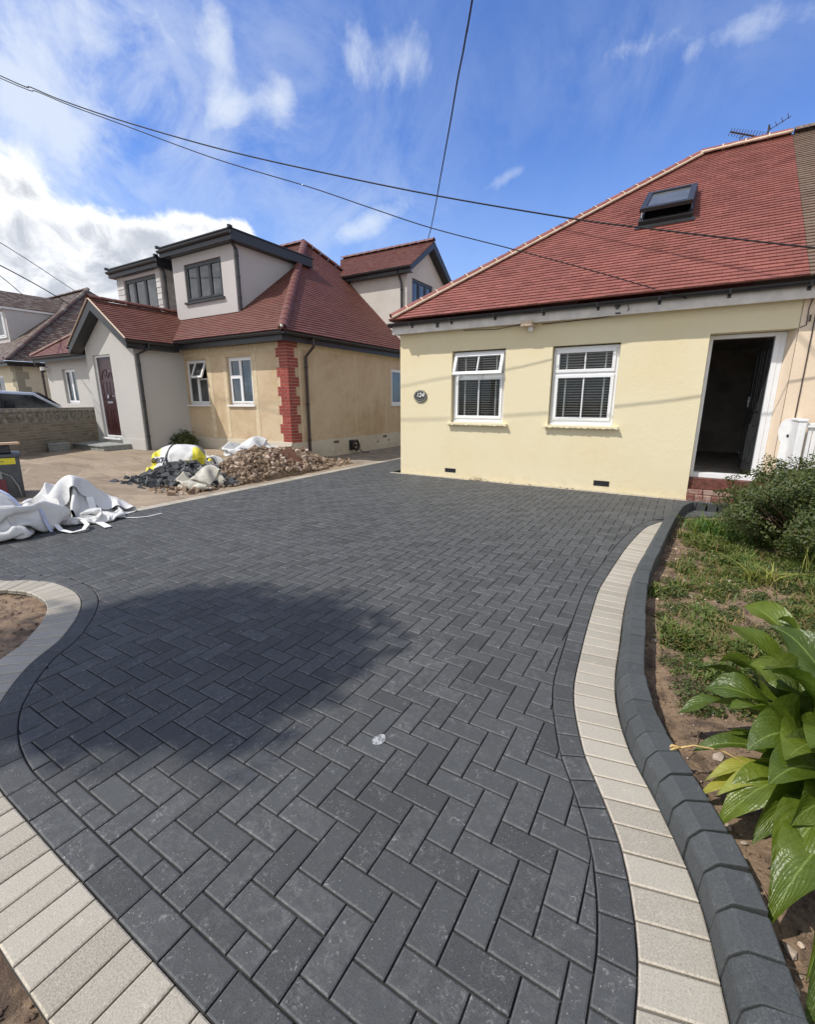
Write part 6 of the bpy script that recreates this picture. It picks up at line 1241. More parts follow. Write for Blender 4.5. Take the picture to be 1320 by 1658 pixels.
[7,82,-62,95,-105,62,-52,64,-74,-7,-2,2,13,-14,-1,5,8,-1,-1,2,0,-8,12,-4,-8,-6,1,16,-15,12,2,9,10,2,7,-11,6,6,3,8,11,14,18,10,1,-9,-32,-6,-1,-8,0,13,9,23,14,15,15,9,5,-2,-4,6,-5,-6,-15,-6,5,-5,2,3,0,-9,-21,-23,-12,7,11,9,2,-15,-15,-18,-26,-3,14,1,-25,-7,26,23,-21,-17,-10,25,-16,-7,-1,9,-9,1,0,-2,3,109,-3,0,-9,11,14,11,5,0,1,3,4,-4,-11,-14,-24,-15,-6,12,6,3,-3,-6,-6,-9,-8,-13,-8,-14,-8,-5,-9,-7,14,17,-31,-1,7,11,11,5,7,8,5,-16,-8,-1,4,4,-1,-11,-13,11,24,-20,-15,2,53,-25,-5,14,-14,-12,4,9,11,11,-18,-15,20,2,3,8,6,0,0,-17,-10,2,0,-15,6,-13,-9,5,5,-2,-7,-10,-1,30,7,-33,14,-1,-16,4,15,14,14,16,19,2,6,0,-1,-11,-3,11,1,-19,-1,-17,-22,48,12,9,2,-6,-8,-1,3,2,-5,-12,-9,-8,-12,-7,22,22,3,0,-83,0,0,12,2,-11,10,-1,4,3,6,0,4,-16,-11,-1,0,14,1,-16,0,8,6,-11,3,8,9,1,8,-1,4,7,-16,-12,4,1,-12,-4,-2,-1,0,14,8,8,4,-4,5,7,11,-1,6,-15,-13,9,-8,2,-2,-26,0,-5,0,12,24,13,-6,11,9,14,0,4,-9,-11,-16,2,7,-11,-32,-12,0,10,19,9,16,14,23,9,6,-3,3,-5,-12,-12,2,-16,-7,-43,-12,3,16,18,22,18,20,17,5,5,4,-2,-5,-8,-6,-16,-10,-13,-64,-4,15,16,18,22,21,17,14,10,4,3,1,-4,-3,-8,-11,-16,-11,-86,12,14,13,21,20,19,16,11,9,5,4,2,-2,-3,-4,-5,-11,-13,-84,13,9,9,16,20,18,11,5,8,10,5,1,0,-5,-4,-6,-8,-10,-88,5,-1,21,29,18,14,10,7,8,7,5,0,-2,-5,-4,-7,-9,-9,-110,6,12,26,29,13,17,14,14,3,9,4,0,-3,-4,-5,-6,-14,-14,-80,-9,4,23,27,22,23,9,3,8,11,5,-2,-3,-4,-2,-10,-12,-20,-62,-12,-6,27,26,27,7,5,7,10,16,7,-2,-5,-5,-3,-12,-9,-22,-49,-7,-18,29,32,11,12,11,13,8,9,4,-1,-4,-8,-8,-8,-10,-9,-82,-2,2,36,27,21,16,10,4,2,5,5,2,-4,-5,-13,-8,-2,-13,-88,17,10,-4,28,27,25,6,2,-4,6,9,5,-3,4,-11,-16,-5,-24,-80,23,-5,28,17,14,6,10,9,-2,3,7,8,9,3,-6,-11,-13,-23,-70,10,18,13,-12,9,12,16,8,-4,0,5,6,15,5,-5,-8,-14,-19,-47,-8,23,0,-10,-2,20,13,4,-3,-3,2,5,18,-2,-6,-4,-9,-14,-10,23,15,10,-15,-3,-7,1,8,6,-3,7,-20,-19,-12,3,-18,13,-5,18,32,2,-8,-17,-8,-8,2,10,5,-1,11,-22,-16,-7,7,-16,12,-13,35,3,1,-7,-16,-11,-6,4,8,10,24,-10,-20,-10,-3,5,-10,1,2,-1,6,2,7,-15,-3,1,9,13,10,14,-28,-12,-2,-2,-2,0,0,12,11,-23,0,0,1,7,14,-3,3,23,-15,-18,3,0,-3,-9,-3,9,8,-17,0,1,3,9,12,5,-1,11,-13,2,-1,-1,-2,0,-2,0,-2,-2,-6,7,2,2,6,-1,5,14,8,-9,0,-5,-12,-7,-1,-1,-1,1,6,-11,9,-1,-1,3,13,14,-14,-4,13,16,-11,-8,-8,5,6,2,-1,0,-22,9,2,4,8,7,-7,-10,-17,14,21,10,-7,-1,-7,-7,-4,-7,7,-16,17,5,2,-2,-7,-9,-6,-11,14,21,10,0,-12,-14,-8,-1,1,-2,0,7,7,-1,-13,-6,-7,-3,-2,14,20,6,-8,-18,-15,-5,1,5,8,0,14,-15,4,-13,-3,-1,0,0,9,17,1,-13,-14,0,0,0,0,15,14,-16,-11,-2,0,0,0,0,0,16,-3,-4,-9,0,0,0,0,8,16,-2,-1,-18,-3,0,-1,3,0,-2,0,11,-11,0,2,12,-10,6,10,17,-17,-8,-4,-2,1,5,11,5,-9,-19,0,0,0,19,3,-13,10,16,21,-21,-7,-3,0,2,2,-4,5,2,-9,-23,0,14,16,-3,-12,15,22,23,-34,-4,-5,-3,0,4,11,6,-3,-17,-16,-3,9,18,-13,-4,22,26,25,-58,0,4,9,4,2,7,1,-8,-10,-12,-5,9,2,-11,1,27,29,16,-55,11,12,6,-1,-5,1,2,-1,-8,-11,-5,1,-8,-9,9,32,17,7,-88,3,14,23,-14,-28,-1,11,4,15,-13,-4,24,11,-7,-20,7,2,-8,-27,11,14,21,-6,-26,-14,3,5,15,9,-18,13,20,-4,-26,-3,0,15,-26,2,7,25,6,-26,1,-4,2,-1,5,12,-4,7,5,-30,8,-18,-1,33,-2,-3,-8,27,-6,-8,6,0,4,8,2,-1,-3,-20,-23,-5,21,0,-17,-4,0,2,22,27,10,2,1,-4,12,-14,2,6,-19,-23,-24,13,21,-34,0,0,1,32,25,9,6,6,7,4,-18,-8,-2,-19,-23,6,-10,-10,15,3,0,-1,3,26,11,2,2,5,8,11,-16,-18,-14,-11,9,-10,-20,2,24,6,0,1,-6,3,1,6,8,10,14,4,-16,-16,-8,4,-18,-4,-7,24,-7,-10,-2,-3,-3,7,9,7,13,15,11,-2,-10,-9,-9,-4,-11,-11,16,-19,-11,-8,-2,0,6,12,9,12,16,12,8,2,-6,-7,-14,-13,4,-2,-15,-18,-6,0,0,0,1,7,11,12,9,6,6,6,0,-3,-20,5,-10,-8,-9,-13,0,4,-4,0,0,0,4,8,13,7,7,8,-5,-10,23,-5,-6,-9,-16,-18,-2,1,-1,0,1,0,0,4,9,7,12,-8,-6,47,-4,-7,-10,-14,-22,-7,-2,0,0,0,1,0,0,0,6,13,5,5,45,-9,-12,-24,1,-21,2,-2,-2,-2,-4,-1,0,-1,1,0,5,6,7,60,-13,-16,-28,-3,-2,-9,4,2,1,1,-3,-2,-4,-1,6,5,7,9,41,-13,-15,-28,2,2,-14,-1,0,1,1,5,14,-6,-9,7,6,3,3,40,-18,-16,-17,-5,5,-1,-6,-6,1,2,13,17,-7,-9,4,5,5,-3,34,-22,-17,6,-23,4,5,-6,14,3,-1,-7,21,-5,-5,5,7,2,-4,-38,6,0,-14,5,-5,0,4,-4,5,4,23,10,3,-25,-13,-8,8,4,11,5,-11,-10,-6,0,4,0,0,-1,10,25,0,6,-24,5,-5,-15,-6,50,-3,-10,-9,-5,4,4,-9,6,1,-7,5,11,3,-15,20,-1,-10,-23,55,-5,-5,-4,-3,0,-2,-3,-20,14,2,-6,-7,1,3,-3,9,-2,4,18,-18,-3,-2,9,-4,-9,14,-11,1,13,-1,0,1,4,-13,-20,-7,12,50,-21,-27,-4,11,-8,-1,12,16,-14,12,0,0,1,2,-1,-13,-16,-16,60,-23,-12,-17,7,-4,8,23,7,-5,-4,12,-1,-2,-3,1,-9,-9,-13,40,-25,-21,-9,3,9,12,25,-10,-9,17,4,-5,-3,1,2,-10,-7,-6,20,-26,-12,6,10,12,10,9,-19,-1,6,5,11,-9,-4,0,-10,-6,-5,14,-6,-1,1,4,4,3,20,-3,-2,6,3,-5,-10,0,-5,-7,-9,-5,24,11,-2,1,4,3,-4,-8,0,5,4,-2,7,-9,5,1,-7,-10,-7,34,-31,13,7,4,1,14,-3,-7,-7,1,1,7,1,4,-4,-7,-8,-9,43,-31,-28,12,9,19,17,5,-10,-15,4,4,3,1,-4,-5,-4,-3,-5,39,-28,-34,-7,26,23,21,9,-13,-19,-5,4,-2,-7,1,-3,-7,-3,1,46,-31,-28,-11,21,26,29,15,-20,-18,-14,-10,-4,-5,0,-1,0,4,8,38,-26,-27,-4,13,27,27,25,-15,-21,-10,-6,-14,1,-10,-4,-1,4,9,31,-25,-24,18,2,24,29,19,-6,-19,-4,-9,-13,-3,-10,-12,-8,5,10,20,-12,-19,7,16,17,27,12,0,-5,-13,-1,-9,-11,-12,-15,-16,7,14,13,-9,-8,4,13,15,22,9,0,-1,1,-4,-8,-12,-14,-21,-19,5,15,-91,3,11,18,-19,-9,1,2,5,6,-4,0,-1,-11,1,6,8,8,8,-30,10,11,-2,-16,-4,5,12,6,-3,-3,-5,-1,8,7,8,5,0,0,-19,6,-13,-9,-1,6,16,12,3,-4,-6,-5,6,10,5,-19,-6,-1,4,5,10,0,-10,-4,9,9,-1,-9,-4,-1,-5,6,-9,-1,12,-17,9,18,-3,7,4,4,-23,2,-5,3,8,-14,-5,-3,-1,0,17,-15,11,13,12,-24,-2,2,19,-12,-4,7,7,-8,-7,-7,-4,3,6,2,2,11,11,14,-44,-6,10,13,12,-14,7,10,-3,-3,-4,-5,-7,-11,12,7,13,14,15,-50,-9,3,13,17,-1,-6,13,0,-10,-8,-11,1,6,9,9,11,13,11,-47,-12,-4,11,18,9,-5,8,-12,-14,-4,10,5,6,2,-15,22,18,7,-46,-13,2,14,11,16,-3,-17,-9,-11,15,11,9,-7,-17,-10,23,22,-5,-30,2,-1,18,12,-6,-3,-13,-14,9,13,9,-18,-6,-6,6,-2,11,23,-41,10,19,6,-10,0,1,-1,0,5,8,5,-11,-12,-7,2,-4,20,21,-45,22,-4,2,14,9,2,-1,-1,3,5,0,-8,-13,-9,3,-13,24,20,-36,-3,10,14,11,2,2,2,2,1,2,2,-3,-10,-9,-4,-3,-2,22,-26,9,8,3,-6,1,1,0,-6,4,5,8,15,-1,-3,-4,-6,-15,12,-2,-6,-7,-3,1,-5,-4,-7,9,11,7,7,18,10,-3,-7,-8,-15,5,-10,-13,-2,-2,-9,-6,-3,22,10,14,6,5,7,17,-5,-12,-11,-3,0,-21,-15,-7,-5,-6,-1,5,23,17,15,10,7,8,5,-6,-6,-6,0,-3,-44,-16,-7,-5,-1,2,10,23,16,13,17,9,5,0,-3,-1,-2,-4,-6]]),
2: (18, [[-263,211,-170,235,-1,225,-138,241,-577,-20,-23,-22,-2,14,17,16,-15,-19,-20,-7,-1,17,19,9,16,0,14,3,7,28,21,15,-16,-20,7,4,22,22,23,25,24,17,7,1,-12,-14,-17,-18,-7,14,10,6,-1,18,20,18,15,11,-18,-12,19,18,0,-25,-28,-20,-18,-12,-12,-10,-11,-13,-9,2,5,-4,-12,-16,-15,-12,294,-28,-24,-21,-21,-20,-16,-13,-2,-3,-6,-7,-14,-19,-21,-25,-27,-21,234,28,16,6,8,17,16,-4,-2,20,27,22,18,25,27,24,22,20,15,-10,-12,-9,-6,-7,-14,-19,-25,-26,-21,-12,-8,-4,-8,-14,-14,-13,-97,5,10,7,13,10,-6,0,12,-3,-1,4,4,6,21,-7,-2,7,260,14,22,23,22,15,-12,-14,-12,-9,-10,-11,-14,-18,-22,-25,-22,-21,-32,-9,-10,-17,-21,-15,-11,-3,5,4,-12,-14,-17,-17,-10,-19,-17,-15,-278,16,24,25,32,31,23,15,6,0,-11,20,24,26,1,3,4,9,219,-30,-33,-30,6,9,-6,-25,-1,0,-28,-24,-20,-14,-12,-11,-13,-16,-193,-21,-23,-15,15,14,7,-7,-13,-20,-21,1,10,13,4,8,16,1,52,-21,-21,-12,-2,0,15,-13,-14,-16,3,4,7,3,3,10,6,9,68,-19,-18,-7,-8,-24,2,-13,-8,5,3,6,1,4,10,9,10,5,71,-13,-16,-9,-24,-27,-13,-4,1,4,6,4,6,11,4,6,7,8,74,-9,-13,-16,-30,-31,-14,-1,1,3,7,9,4,12,11,7,9,9,62,-9,-12,-15,-29,-33,-17,2,2,4,8,11,11,2,6,6,13,14,46,-8,-11,-13,-27,-30,-10,0,5,7,10,8,8,4,0,1,10,17,33,-11,-10,-11,-22,-26,-2,5,9,11,11,6,1,-2,-1,0,11,13,21,-14,-13,-10,-20,-7,1,3,21,12,11,5,0,-6,-6,-2,5,11,13,-16,-13,-13,-11,1,6,6,20,12,8,11,0,-5,-6,-2,1,2,4,-15,-12,-10,1,4,3,10,16,7,9,7,0,-2,-5,-9,-18,-2,24,-12,-10,1,6,4,2,3,-4,16,10,-3,-7,-10,1,7,-17,0,31,-13,-1,7,9,0,-4,-11,-17,11,14,-2,-12,-14,5,17,-8,8,32,-9,5,10,8,-2,-7,-17,-19,-11,13,-6,-12,3,20,-5,9,11,29,-5,10,11,7,-2,-11,-18,-18,-12,-9,-5,1,5,17,5,9,-21,57,-3,8,11,9,1,-6,-18,-16,-12,-9,-6,4,0,4,13,-14,-9,66,-4,6,9,10,5,-1,-13,-16,-14,-9,-6,2,2,1,-10,-6,-1,74,-10,-4,16,13,5,2,-14,-18,-12,-9,-6,1,6,-9,-14,-11,-5,18,-11,-10,-2,-8,-27,-30,-16,-4,-3,-3,-7,-30,-32,-26,-25,-23,-8,278,-2,-12,-8,-15,-33,-26,0,-5,-8,-13,-20,-31,-31,-16,-29,4,-8,271,-3,-5,-16,-28,-21,-27,-3,-10,-16,-14,-21,-31,-20,-18,-10,-3,-16,292,-5,-9,-21,-29,-24,-27,-19,-15,-16,-11,-19,-20,-9,-26,0,-6,-13,268,9,-20,-20,-18,-27,-21,-15,-14,-14,-19,-11,-22,-22,-13,-1,-7,-14,270,-5,-16,-17,-18,-24,-18,-15,-11,-15,-16,-16,-25,-20,-17,-23,-4,-1,276,-13,-12,-16,-19,-16,-17,-14,-22,-26,-14,-15,-22,-26,-29,-18,-7,-4,303,-13,-13,-16,-19,-15,-10,-12,-26,-31,-35,-26,-25,-24,-21,-11,-12,-10,329,-12,-13,-15,-19,-13,-8,-6,-28,-34,-41,-33,-21,-26,-18,-14,-7,-10,319,-9,-12,-18,-21,5,-6,-7,-27,-34,-42,-40,-22,-25,-18,-12,-12,-14,304,-5,-5,-14,-16,10,-3,-21,-12,-34,-41,-38,-30,-17,-17,-14,-14,-15,301,-15,-9,-11,-8,11,-4,-27,-10,-29,-38,-34,-23,-15,-14,-12,-15,-19,288,-17,-13,-12,-6,10,-7,-31,-9,-25,-33,-27,-16,-11,-12,-10,-14,-23,271,-21,-16,-14,-3,7,-10,-33,-9,-22,-28,-23,-11,-2,-9,-9,-13,-25,252,-23,-19,-16,3,2,-13,-34,-8,-19,-26,-20,-6,-2,-5,-6,-11,-24,235,-25,-22,-17,2,5,-16,-32,-7,-16,-26,-19,-5,-7,-6,2,-12,-20,229,-28,-25,-21,1,9,-16,-29,-10,-9,-26,-20,-7,-5,-14,3,-6,-22,233,-29,-30,-25,3,11,-13,-26,-5,-7,-27,-22,-13,-8,-12,-11,-2,-20,137,-5,-3,-5,0,0,-5,-6,4,-2,-13,-2,8,-9,-15,-7,-11,-12,99,-4,-4,1,2,2,-5,-10,-7,7,-11,-3,10,-7,-15,-11,-8,-13,93,-2,-2,2,3,3,-6,-10,-13,-7,9,-6,13,-5,-12,-9,-11,-12,84,1,-2,3,2,1,-5,-12,-15,-14,2,8,15,0,-9,-10,-12,-12,71,12,0,-1,2,-7,-9,-12,-18,-15,10,14,9,4,-13,-15,-13,-15,74,22,7,-3,0,-11,-12,-15,-19,-13,6,18,25,2,-12,-17,-19,-17,62,22,25,-1,-3,-14,-13,-19,-17,-9,11,16,18,8,-13,-18,-19,-18,53,15,23,24,-4,-15,-13,-19,-15,-1,9,14,13,-2,-22,-8,-21,-18,66,5,9,25,18,-14,-12,-17,-10,5,5,6,6,-21,-10,-9,-22,-18,78,11,6,7,24,-6,-10,-13,-2,3,-4,4,-13,-10,-11,-24,-19,-19,100,12,0,11,3,5,-4,-14,-12,14,9,-12,-20,-7,-22,-28,-22,-20,127,12,1,4,2,2,-17,2,-12,9,16,-12,-20,-29,-22,-19,-23,-19,141,12,5,-11,6,-2,-17,8,-8,1,20,-15,-22,-26,-26,-20,-19,-18,139,17,11,-10,-13,2,-14,10,-1,-5,20,-15,-20,-23,-23,-22,-21,-18,131,20,18,0,-19,-15,-7,11,4,-6,14,-11,-17,-20,-21,-22,-23,-14,117,19,20,14,-10,-16,-10,-3,9,-2,-5,2,-16,-19,-20,-23,-24,-15,108,17,21,20,9,-13,-11,-7,-4,2,-6,-4,-14,-18,-20,-23,-25,-17,102,16,20,23,20,1,-13,-11,-8,-3,-8,-10,-14,-16,-21,-24,-23,-20,-448,21,26,24,22,15,13,18,-12,10,16,14,14,16,20,22,23,25,-273,20,21,22,20,13,16,21,-16,17,22,16,13,15,18,22,22,24,-270,18,17,17,20,17,7,25,-16,20,27,20,15,13,19,21,22,22,-268,18,16,3,19,16,7,27,-12,21,29,24,20,18,14,21,22,21,-270,16,11,-5,17,6,25,7,21,12,28,28,24,21,14,19,19,19,-279,15,11,-6,8,13,21,26,21,9,28,22,30,23,17,17,17,15,-291,16,15,-1,8,17,28,28,14,14,24,17,29,25,20,17,14,11,-307,20,17,18,6,19,35,26,18,15,13,17,25,26,21,16,15,11,-312,7,21,21,21,22,39,30,21,11,9,14,21,23,21,17,16,16,-314,8,7,24,22,33,41,35,17,12,10,13,17,20,21,16,18,22,-320,8,8,19,25,35,43,36,22,13,9,9,13,17,18,18,21,26,-325,12,10,17,23,35,40,34,25,15,10,10,11,14,17,19,23,27,-329,15,15,16,21,32,35,30,24,17,15,12,12,15,15,19,23,28,-331,19,17,15,21,27,28,25,21,20,19,18,17,14,13,10,22,30,-317,22,19,13,20,20,23,21,18,19,19,18,17,10,15,17,24,30,-302,23,14,20,20,7,22,17,8,24,19,19,17,15,15,20,26,29,-291,16,23,22,5,11,19,11,1,23,21,22,21,19,18,22,25,24,-290,25,26,9,5,14,18,4,-4,20,25,24,22,23,23,24,22,19,-551,-19,-18,-12,-18,8,1,6,20,17,-13,-16,-17,-7,21,24,22,18,-22,-5,-26,-16,-3,15,4,3,18,-10,-18,-17,-14,19,22,22,23,19,-27,-13,-18,-20,11,18,6,-17,-5,-6,-18,-16,14,20,21,23,22,19,-16,-18,-16,-25,18,-3,-16,-6,-14,-4,-17,11,18,20,21,21,21,19,-14,-14,-20,-26,0,-18,-13,0,-8,-14,12,14,16,17,20,20,17,18,-9,-15,-33,-29,-9,-13,-12,-5,-3,16,14,9,12,14,19,20,16,14,-19,-9,-33,-31,-11,-11,-11,-1,7,21,18,8,9,8,17,9,13,18,-37,11,-30,-28,-14,-4,-14,2,8,19,21,14,9,6,7,-2,16,18,-32,16,-26,-25,-14,-13,-14,3,10,21,22,18,14,8,-18,1,11,15,-10,13,-22,-23,-19,-21,-14,5,12,21,24,21,15,14,-14,-13,14,14,-10,11,-20,-22,-22,-25,-13,5,11,21,24,21,19,16,-10,-15,11,12,1,-3,-20,-23,-22,-25,-6,2,12,19,22,21,19,18,-5,-19,10,10,8,-13,-22,-21,-25,-8,-2,2,6,20,17,18,18,16,-3,-20,9,10,19,-22,-26,-28,-25,-6,1,18,11,17,11,16,16,14,-5,-19,9,10,16,-22,-24,-30,-23,-8,16,18,15,13,9,14,16,12,-15,-12,9,12,18,-24,-26,-29,-23,-4,13,19,14,10,17,14,17,12,-17,-13,10,14,0,-17,-24,-26,-22,0,15,16,9,14,13,20,17,11,-18,-12,11,15,-19,-16,-19,-23,-16,7,15,9,4,13,21,19,16,10,-17,-13,16,18],
